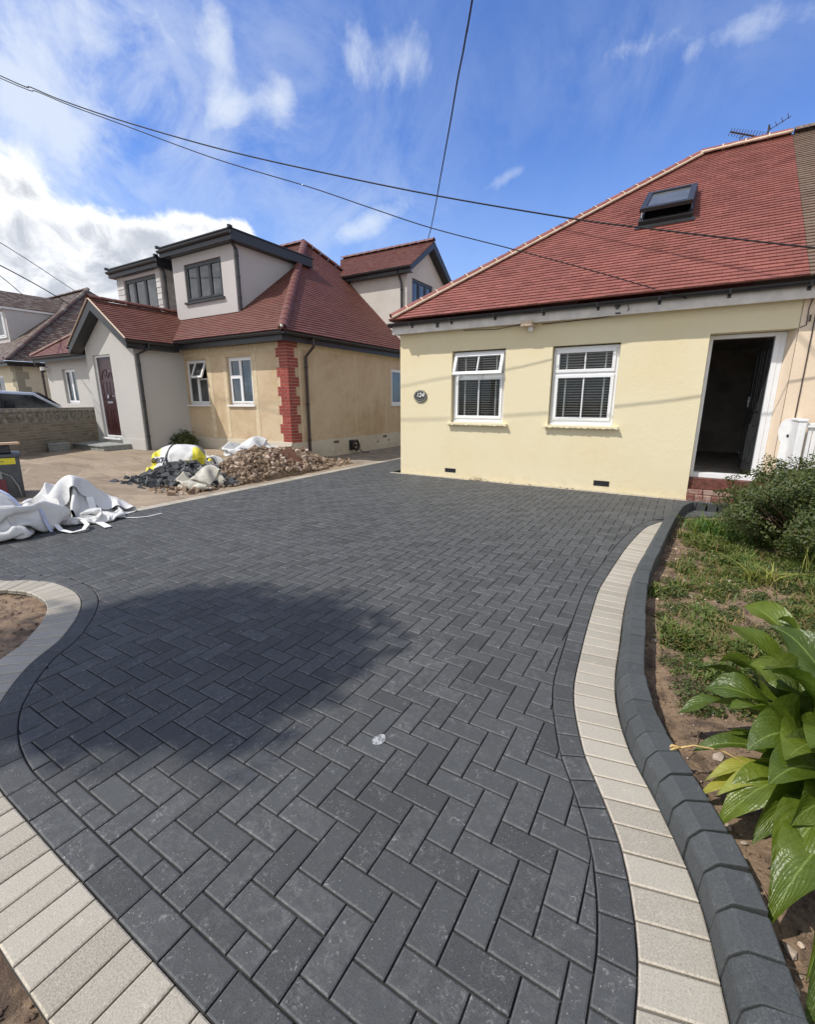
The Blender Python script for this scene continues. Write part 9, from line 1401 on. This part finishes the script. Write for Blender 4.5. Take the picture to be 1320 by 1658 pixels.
vs = [BX(u, d, z) for z in (.835, .865) for u, d in ((-.9, -.05), (.04, .02), (.02, .17), (-.92, .10))]; mb.add(vs, [(3, 2, 1, 0), (4, 5, 6, 7), (0, 1, 5, 4), (1, 2, 6, 5), (2, 3, 7, 6), (3, 0, 4, 7)])
tag(mb.build('timber_plank', M_wood, bevel=.003), 'raw timber plank laid over the grey bin at the left edge', 'plank')
mb = MB(); tbox(mb, -.6, -.08, .06, .42, .70, .834, -.0); tag(mb.build('tool_tray', M_gut, bevel=.02), 'black tray between the plank and the grey bin', 'tray')

# ================================================================ planting
def leafcloud(mb, pts, size, rnd, up=.35, jit=1.0, aspect=.55):
    for (x, y, z, nx, ny, nz) in pts:
        n_ = Vector((nx+rnd.gauss(0, .5)*jit, ny+rnd.gauss(0, .5)*jit, nz+up+rnd.gauss(0, .5)*jit)).normalized(); a = n_.cross(Vector((rnd.random()-.5, rnd.random()-.5, rnd.random()-.5))).normalized(); b = n_.cross(a)
        s_ = size*rnd.uniform(.6, 1.25); c = Vector((x, y, z))
        mb.add([c-a*s_*.5, c+b*s_*aspect*.5-a*s_*.05+n_*s_*.06, c+a*s_*.5-n_*s_*.08, c-b*s_*aspect*.5-a*s_*.05+n_*s_*.06], [(0, 1, 2, 3)])
def shrub(name, c, rad, n, size, m_, label, cat, seed, twigs=30, parent=None, holes=.45):
    rr = random.Random(seed); pts = []; c = Vector(c)
    while len(pts) < n:
        d = Vector((rr.gauss(0, 1), rr.gauss(0, 1), rr.gauss(0, 1))).normalized(); q = rr.random()**.35
        lumpf = 1+.34*noise.noise(d*2.3+Vector((seed, 0, 0)))+.18*noise.noise(d*5.5+Vector((seed, 3, 0)))
        p = Vector((d.x*rad[0], d.y*rad[1], d.z*rad[2]))*q*lumpf
        if noise.noise((c+p)*(2.6/max(rad))+Vector((0, 0, seed))) < -holes*.55: continue
        z = c.z+p.z
        if z < .01: continue
        pts.append((c.x+p.x, c.y+p.y, z, d.x, d.y, d.z))
    root = thing(name, (c.x, c.y, 0), label, cat)
    mb = MB(); leafcloud(mb, pts, size, rr); mb.build('foliage', m_, root, recalc=False)
    mb = MB()
    for i in range(twigs):
        d = Vector((rr.gauss(0, 1), rr.gauss(0, 1), rr.uniform(.3, 1.6))).normalized(); e = Vector((c.x+d.x*rad[0]*.95, c.y+d.y*rad[1]*.95, max(.05, c.z+d.z*rad[2]*.9-.05))); b = Vector((c.x+rr.gauss(0, .05), c.y+rr.gauss(0, .05), -.03)); m2 = b.lerp(e, .5)+Vector((rr.gauss(0, .04), rr.gauss(0, .04), .05))
        mb.tube([b, m2, e], [.009, .006, .002], 5, cap=False)
    mb.build('stems', M_twig, root)
    return root
shrub('shrub', (1.20, 5.85, .38), (.80, .95, .48), 34000, .036, M_bush, 'dark green leafy shrub spilling over by the front doorstep', 'shrub', 3, 60, holes=.22)
shrub('shrub', (-11.75, 7.55, .38), (.42, .32, .30), 1500, .07, M_bush, 'small dark shrub in the corner beside the grey porch', 'shrub', 9, 12)
def blades(mb, c, n, L, w, rnd, spread=.3, lean=.6, arch=.5, seg=5, dirbias=(0, 0)):
    for _ in range(n):
        b = Vector((c[0]+rnd.gauss(0, spread*.3), c[1]+rnd.gauss(0, spread*.3), c[2])); a = rnd.random()*2*math.pi; d = Vector((math.cos(a)+dirbias[0], math.sin(a)+dirbias[1], 0)); l = L*rnd.uniform(.6, 1.15); le_ = lean*rnd.uniform(.3, 1.2)
        side = Vector((-d.y, d.x, 0)).normalized(); vs = []
        for i in range(seg+1):
            t = i/seg; p = b+d*(le_*l*t*t)+Vector((0, 0, l*(t-arch*t*t))); ww = w*(1-t)**.6*(.6+.4*min(1, t*6)); vs += [p-side*ww/2, p+side*ww/2]
        mb.add(vs, [(2*i, 2*i+1, 2*i+3, 2*i+2) for i in range(seg)])
rr = random.Random(12)
mb = MB(); blades(mb, (.42, 5.95, 0), 150, .34, .013, rr, .42, .75, .45, dirbias=(-.25, -.15)); blades(mb, (.58, 5.75, 0), 70, .28, .012, rr, .3, .75, .45)
tag(mb.build('strap_leaved_plant', M_strap, recalc=False), 'clump of green strap leaves between the kerb and the dark shrub', 'plant')
mb = MB(); blades(mb, (.70, 4.45, 0), 26, .34, .013, rr, .18, 1.1, .5); tag(mb.build('yellowing_plant', M_ystrap, recalc=False), 'sparse yellowing strap leaves in the middle of the bed', 'plant')
# low weeds: ground cover in patches
mb = MB(); pts = []; tries = 0
def kerbx(y):
    best = None
    for p in ke:
        if best is None or abs(p[1]-y) < abs(best[1]-y): best = p
    return best[0]
kx = {round(y*.1, 1): kerbx(y*.1) for y in range(0, 75)}
while len(pts) < 60000 and tries < 420000:
    tries += 1; y = rr.uniform(2.0, 6.6); k0 = kx[round(y, 1)]; x = k0+rr.random()*2.3+.02
    if x > k0+.0 and x < .0+y*.36+1.1:
        dens = .22+1.9*noise.noise(Vector((x*2.3, y*1.7, 2)))+1.1*noise.noise(Vector((x*7, y*7, 8)))
        dens += .28*max(0, min(1, y-4.2)) + .75*math.exp(-((x-.45)**2/.06+(y-5.15)**2/.25)) + .6*math.exp(-((x-.28)**2/.05+(y-3.05)**2/.12)) - .8*math.exp(-((x-k0-.03)**2/.008)) - .7*math.exp(-((x-.2)**2/.03+(y-4.1)**2/.25)) + .35*min(1, max(0, x-.5)*2) - .8*math.exp(-((y-2.2)**2/.10))
        if rr.random() < dens+.12: pts.append((x, y))
for (x, y) in pts:
    hgt = .022+.10*max(0, noise.noise(Vector((x*4, y*4, 7)))+.25); n_leaf = 1; z0 = soilz(x, y)
    a = rr.random()*2*math.pi; l = hgt*rr.uniform(.5, 1.5); d = Vector((math.cos(a), math.sin(a), 0)); w = rr.uniform(.003, .008); s_ = Vector((-d.y, d.x, 0))*w; b = Vector((x, y, z0-.005)); m2 = b+d*l*.3+Vector((0, 0, l*.7)); e = b+d*l*rr.uniform(.5, 1.0)+Vector((0, 0, l*rr.uniform(.5, 1.1)))
    mb.add([b-s_*.4, b+s_*.4, m2+s_, m2-s_, e], [(0, 1, 2, 3), (3, 2, 4)])
mb.build('ground_cover', M_weed, label='low green and straw coloured weeds spreading over the planting bed', cat='weeds', kind='stuff', recalc=False)
mb = MB()
for _ in range(150):
    y = rr.uniform(1.2, 6); k0 = kx[round(y, 1)]; x = k0+.08+rr.random()**1.3*.9; z = soilz(x, y)+.01; a = rr.random()*6.3; d = Vector((math.cos(a), math.sin(a), rr.uniform(0, .3))); l = rr.uniform(.03, .13); mb.tube([(x, y, z), Vector((x, y, z+.012))+d*l*.5, Vector((x, y, z))+d*l], .0016, 4, cap=False)
mb.build('dry_twigs', M_twig, label='thin dry stalks lying on the bed soil', cat='twigs', kind='stuff')
mb = MB(); lp = []; rq = random.Random(91)
for _ in range(130):
    y = rq.uniform(2.3, 5.5); k0 = kx[round(y, 1)]; x = k0+.10+rq.random()**.8*(.35+y*.27); rad = rq.uniform(.03, .11); hh = rad*rq.uniform(.5, 1.0)
    for _ in range(int(60+rad*2600)):
        d = Vector((rq.gauss(0, 1), rq.gauss(0, 1), abs(rq.gauss(0, .8)))).normalized()*rq.random()**.4; lp.append((x+d.x*rad, y+d.y*rad, soilz(x, y)+d.z*hh+.006, d.x, d.y, d.z))
leafcloud(mb, lp, .017, rq, aspect=.6)
mb.build('leafy_weeds', leaf_mat('small weed leaf', (.050, .085, .022), (.115, .15, .035), (.24, .17, .07), .55), label='small leafy weed tufts dotted across the planting bed', cat='weeds', kind='stuff', recalc=False)
# tall thin stems at the right edge
mb = MB(); blades(mb, (1.22, 4.9, 0), 40, .5, .008, rr, .35, .35, .15); tag(mb.build('tall_weed', M_ystrap, recalc=False), 'thin upright yellow green weed stems at the right edge before the shrub', 'plant')
# broad leaved plant at the right
def broad(mb, uvs, base, tip, w, lift, roll=0.0, wav=.5, seed=0, fold=.35, nU=16, nV=8):
    base, tip = Vector(base), Vector(tip); c = (base*.45+tip*.55)+Vector((0, 0, lift)); o = seed*3.1
    d = tip-base; side0 = Vector((-d.y, d.x, 0)).normalized(); b0 = len(mb.v); vs = []; uv = []
    for i in range(nU+1):
        t = i/nU; p = base*(1-t)**2+c*2*t*(1-t)+tip*t*t; tg = ((c-base)*2*(1-t)+(tip-c)*2*t).normalized()
        side = (side0-tg*side0.dot(tg)).normalized(); nn = side.cross(tg).normalized()
        if nn.z < 0 and abs(tg.z) < .8: nn = -nn
        ang = roll*t; side, nn = side*math.cos(ang)+nn*math.sin(ang), nn*math.cos(ang)-side*math.sin(ang)
        u = max(0, (t-.16)/.84); wd = w*(math.sin(math.pi*min(1, u**.72))**.85 if u > 0 else 0)*.5+.005*(1-t)
        for k in range(nV+1):
            s_ = -1+2*k/nV; e = abs(s_)
            h = fold*wd*e**1.4*(1-.4*t)+wav*wd*e*e*.45*math.sin(t*9+o+s_*1.3)+.004*noise.noise(Vector((t*4, s_*2, o)))
            q = p+side*(s_*wd*(1-.12*fold*e))+nn*h; vs.append(q); uv.append((t, k/nV))
    fs = [(i*(nV+1)+k, i*(nV+1)+k+1, (i+1)*(nV+1)+k+1, (i+1)*(nV+1)+k) for i in range(nU) for k in range(nV)]
    mb.add(vs, fs); uvs += uv
def build_broad(name, lst, m_, parent):
    mb = MB(); uvs = []
    for L in lst: broad(mb, uvs, *L[0], **L[1])
    o = mb.build(name, m_, parent, smooth=True, recalc=False); uvl = o.data.uv_layers.new(name='UVMap')
    for lp in o.data.loops: uvl.data[lp.index].uv = uvs[lp.vertex_index]
    return o
BP = thing('broad_leaved_plant', (.66, 2.1, 0), 'plant with broad glossy wavy green leaves leaning over the kerb at the right edge', 'plant')
B = lambda x=0, y=0: (.64+x, 2.05+y, 0.0)
green = []
gl = [((.05, .25), (.27, 2.66, .34), .19, .24, .5), ((.1, .3), (.40, 2.90, .36), .16, .3, -.4), ((0, .1), (.13, 2.06, .13), .17, .30, .35), ((0, -.02), (.19, 1.88, .10), .12, .22, -.3),
  ((0, .15), (.27, 2.30, .30), .20, .26, .5), ((.02, 0), (.33, 1.76, .26), .21, .30, -.5), ((0, -.1), (.25, 1.60, .00), .15, .36, .3), ((.05, -.15), (.38, 1.40, .04), .16, .44, .5),
  ((.08, -.2), (.45, 1.26, -.02), .16, .50, -.6), ((.1, 0), (.46, 1.66, .40), .22, .30, .6), ((.1, .1), (.38, 2.04, .44), .22, .24, .2), ((.15, .2), (.44, 2.44, .46), .20, .25, -.5),
  ((.1, -.1), (.30, 1.94, .20), .17, .18, .7), ((0, -.12), (.34, 1.50, .12), .14, .30, -.7), ((.05, .35), (.54, 2.98, .22), .14, .3, .2), ((.1, -.05), (.50, 1.84, .50), .20, .22, -.3),
  ((.1, -.25), (.50, 1.42, .26), .17, .3, .4), ((.12, -.3), (.56, 1.30, .18), .16, .3, -.3), ((.05, .05), (.40, 1.62, .36), .20, .24, .3), ((.05, .2), (.36, 2.18, .38), .20, .2, -.6),
  ((.08, .0), (.42, 1.80, .34), .19, .14, .9), ((.04, -.2), (.42, 1.52, .22), .17, .22, -.9), ((.1, .3), (.52, 2.70, .40), .18, .24, .6), ((.02, -.05), (.30, 1.70, .06), .13, .26, .8),
  ((.0, -.3), (.36, 1.30, .03), .15, .36, .5), ((.05, -.4), (.42, 1.12, .0), .14, .4, -.4), ((0, .05), (.22, 2.16, .22), .18, .26, -.2), ((0, .1), (.20, 2.42, .18), .15, .24, .4), ((.0, .0), (.28, 1.90, .32), .20, .22, .2), ((.02, -.12), (.36, 1.56, .30), .19, .26, -.4), ((.2, 0), (1.1, 2.3, .3), .19, .3, 0), ((.2, .2), (1.0, 2.8, .3), .19, .3, .3), ((.15, -.2), (.9, 1.5, .3), .19, .3, .3), ((.2, .1), (.8, 1.9, .55), .2, .2, .3), ((.15, .3), (.7, 2.5, .5), .2, .2, -.3)]
for i, (b, t, w, l, r_) in enumerate(gl): green.append(((B(*b), t, w, l), dict(roll=r_, seed=i*1.7+1, wav=1.25 if i % 3 else .7, fold=.55 if i % 2 else .3)))
yel = [((B(-.05, -.05), (.23, 1.78, .06), .09, .20), dict(roll=.4, seed=31)), ((B(-.03, -.08), (.26, 1.68, .10), .09, .22), dict(roll=-.3, seed=32)), ((B(-.05, 0), (.21, 1.73, .02), .07, .15), dict(roll=.2, seed=33))]
build_broad('leaves', green, M_big, BP); build_broad('yellowed_leaves', yel, M_bigy, BP)
mb = MB()
for L in green+yel:
    b, t = Vector(L[0][0]), Vector(L[0][1]); c = (b*.45+t*.55)+Vector((0, 0, L[0][3])); pts = [b*(1-q)**2+c*2*q*(1-q)+t*q*q for q in (0, .06, .12, .2)]; mb.tube([b+Vector((0, 0, -.05))]+pts, [.008, .008, .007, .006, .004], 6, cap=False)
mb.build('stalks', M_strap, BP, smooth=True)
mb = MB(); fp = [(.42, 1.86, .12), (.28, 1.88, .145), (.19, 1.87, .135), (.14, 1.85, .115)]; mb.tube(fp, [.0025, .0025, .003, .004], 6)
for i in range(7):
    a = rr.uniform(-.7, .7); mb.tube([(.15, 1.855, .118), (.125-.01*i*.3, 1.845+a*.03, .118+rr.uniform(-.02, .01)), (.10-.008*rr.random(), 1.84+a*.05, .095+rr.uniform(-.02, .02))], [.003, .005, .0015], 5)
mb.build('withered_flower', plain('straw yellow petals', (.50, .34, .13), .7, .2, 30), BP, smooth=True)
# dead leaves at the foot of the wall
mb = MB(); pl_ = []
for _ in range(34): x = -3.18+rr.gauss(0, .10); pl_.append((x, 7.88-abs(rr.gauss(0, .04)), abs(rr.gauss(.02, .02))+.006, 0, 0, 1))
for _ in range(14): x = rr.uniform(-3.9, -1.2); pl_.append((x, 7.90-abs(rr.gauss(0, .03)), .012, 0, 0, 1))
leafcloud(mb, pl_, .05, rr); mb.build('dead_leaves', plain('dead leaf', (.22, .15, .09), .8, .3, 20), label='dead brown leaves gathered at the foot of the cream wall', cat='leaves', kind='stuff', recalc=False)

# ================================================================ overhead wires
M_wire = plain('black cable', (.02, .02, .024), .8, .1, 4)
def vplane(A, Bp): d = Vector((Bp[0]-A[0], Bp[1]-A[1], 0)).normalized(); return Vector((-d.y, d.x, 0))
def wire(pix, A, Bp, r, label, group=None):
    n_ = vplane(A, Bp); pts = [on_plane(px, py, Vector(A), n_) for px, py in pix]
    a, b = pts[0], pts[1]; e = (a-b).normalized(); pts = [a+e*6+Vector((0, 0, .35))]+pts
    out = []; P_ = [pts[0]]+pts+[pts[-1]]
    for i in range(1, len(P_)-2):
        for k in range(6):
            t = k/6; p0, p1, p2, p3 = P_[i-1], P_[i], P_[i+1], P_[i+2]; out.append(.5*((2*p1)+(p2-p0)*t+(2*p0-5*p1+4*p2-p3)*t*t+(3*p1-p0-3*p2+p3)*t**3))
    out.append(pts[-1]); mb = MB(); mb.tube(out, r, 6); return tag(mb.build('overhead_cable', M_wire, smooth=True), label, 'cable', group)
def atz(px, py, z): return G(px, py, z)
pole = atz(-160, 70, 8.2)
br = Vector((-1.06, 7.50, 2.80))
wire([(0, 127), (60, 149), (110, 170), (200, 203), (350, 258), (500, 303), (600, 337), (700, 370), (835, 405), (950, 436), (1070, 471), (1112, 484)], br, pole, .0075, 'lower of the two black cables crossing the sky, ending on the cream bungalow fascia')
e1 = Vector((2.3, 8.6, 4.15)); 
wire([(0, 123), (50, 142), (100, 163), (200, 197), (350, 240), (500, 275), (705, 317), (930, 355), (1030, 368), (1180, 386), (1330, 403)], on_plane(1330, 403, Vector((0, 7.2, 0)), Vector((0, 1, 0))), pole, .0095, 'upper black cable sweeping across the sky and over the bright red roof')
g_ = Vector((SX+.3, gm, gzA-.1)); top3 = atz(765, -5, 7.6)
wire([(765, 0), (757, 45), (750, 85), (741, 130), (731, 190), (722, 240), (713, 290), (705, 335), (698, 370), (692, 393), (686, 425), (680, 455), (676, 484)], g_, top3, .016, 'near vertical black cable dropping from the top of the photo to the side dormer')
for pix, nm in (([(-60, 358), (0, 393), (60, 431), (125, 474)], 'topmost thin cable over the far left rooftops'), ([(-60, 402), (0, 430), (60, 462), (111, 492)], 'thicker middle cable over the far left rooftops'), ([(-60, 400), (0, 447), (20, 463), (37, 478)], 'lowest cable over the far left rooftops')):
    wire(pix, (-25, 11, 6), (-12, -3, 8), .02 if 'thicker' in nm else .013, nm)
# cable bracket and looped lead on the fascia
BK = thing('cable_bracket', (-1.06, 7.8, 2.7), 'small black cable bracket with a looped lead on the cream bungalow fascia', 'bracket')
mb = MB(); mb.prism([(-1.11, YW-.135, 2.83), (-1.01, YW-.135, 2.83), (-1.06, YW-.135, 2.775)], (0, -.03, 0)); mb.box(-1.08, -1.01, YW-.15, YW-.132, 2.715, 2.735); mb.build('hook', M_gut, BK)
mb = MB(); mb.tube([(-1.06, YW-.15, 2.80), (-.99, YW-.2, 2.86), (-.92, YW-.18, 2.84), (-.90, YW-.14, 2.76), (-.95, YW-.11, 2.72), (-1.3, YW-.012, 2.70), (-2.2, YW-.01, 2.68)], .006, 6); mb.tube([(-3.6, YW-.01, 2.69), (-3.0, YW-.01, 2.66), (-2.5, YW-.01, 2.71)], .005, 6); mb.build('lead', M_pipe, BK, smooth=True)

# ================================================================ street tree behind the photographer, its crown shades the drive
TR = thing('street_tree', (-7.7, -4.2, 0), 'round crowned street tree standing behind the photographer to the left', 'tree')
mb = MB(); hC = 7.0; cc = Vector((-2.45-.5*hC, 1.42-.57*hC, hC))
mb.tube([(-7.7, -4.2, -.1), (-7.5, -3.9, 2.5), (-7.0, -3.4, 4.8), (cc.x-.3, cc.y-.3, 6.2), (cc.x, cc.y, 7.3)], [.17, .14, .11, .08, .03], 10)
for k in range(9):
    a = k*2.4; mb.tube([(cc.x-.2, cc.y-.2, 6.1), (cc.x+math.cos(a)*.5, cc.y+math.sin(a)*.5, 6.7), (cc.x+math.cos(a)*1.0, cc.y+math.sin(a)*1.0, 7.0+.3*math.sin(k))], [.05, .03, .012], 6)
mb.build('trunk', M_twig, TR, smooth=True)
rr = random.Random(77); mb = MB(); pts = []
while len(pts) < 9000:
    d = Vector((rr.gauss(0, 1), rr.gauss(0, 1), rr.gauss(0, 1))).normalized(); q = rr.random()**.45; f = 1+.3*noise.noise(d*1.8)+.15*noise.noise(d*4.5)
    # long axis lies along the kerb line to the left
    p = Vector((d.x*1.28, d.y*.92, d.z*.55))*q*f; p = Matrix.Rotation(R(24), 3, 'Z') @ p
    if rr.random() < 1.15-q*.55: pts.append((cc.x+p.x, cc.y+p.y, cc.z+p.z, d.x, d.y, d.z))
leafcloud(mb, pts, .11, rr, aspect=.7); mb.build('crown', M_bush, TR, recalc=False)
# scrambling brown and straw stems over the weeds
mb = MB(); rr = random.Random(55); pts = []
for _ in range(2600):
    y = rr.uniform(2.4, 5.6); k0 = kx[round(y, 1)]; x = k0+.12+rr.random()*(.35+y*.22)
    if noise.noise(Vector((x*2.4, y*1.7, 31))) < -.05: continue
    z = soilz(x, y)+.02+rr.random()*.05; a = rr.random()*6.3; l = rr.uniform(.03, .09); d = Vector((math.cos(a), math.sin(a), rr.uniform(.1, .9))); p0 = Vector((x, y, z)); sd = Vector((-d.y, d.x, 0)).normalized()*rr.uniform(.0012, .003)
    mb.add([p0-sd, p0+sd, p0+d*l*.6+sd+Vector((0, 0, .006)), p0+d*l*.6-sd+Vector((0, 0, .006)), p0+d*l], [(0, 1, 2, 3), (3, 2, 4)])
mb.build('dry_weeds', leaf_mat('dry weed stalk', (.20, .13, .05), (.34, .26, .10), (.16, .17, .04), .7), label='straw brown dried weeds tangled through the green ground cover', cat='weeds', kind='stuff', recalc=False)

# small splash of pale mortar on one paver
mb = MB(); c0 = G(614, 1198)
mb.prism([(c0.x+.026*math.cos(t)*(1+.3*noise.noise(Vector((t, 1, 1)))), c0.y+.036*math.sin(t)*(1+.3*noise.noise(Vector((t, 2, 4)))), .0012) for t in [2*math.pi*k/16 for k in range(16)]], (0, 0, .0015))
def _spl(n, b, out):
    n.put(b.inputs['Base Color'], n.mix(n.ramp(n.noise(pos(n), 130, 5, .7), .42, .6), (.12, .12, .12), (.46, .47, .49))); b.inputs['Roughness'].default_value = .9
tag(mb.build('mortar_splash', mat('dried mortar', _spl)), 'small dried whitish mortar splash on a charcoal paver', 'splash')
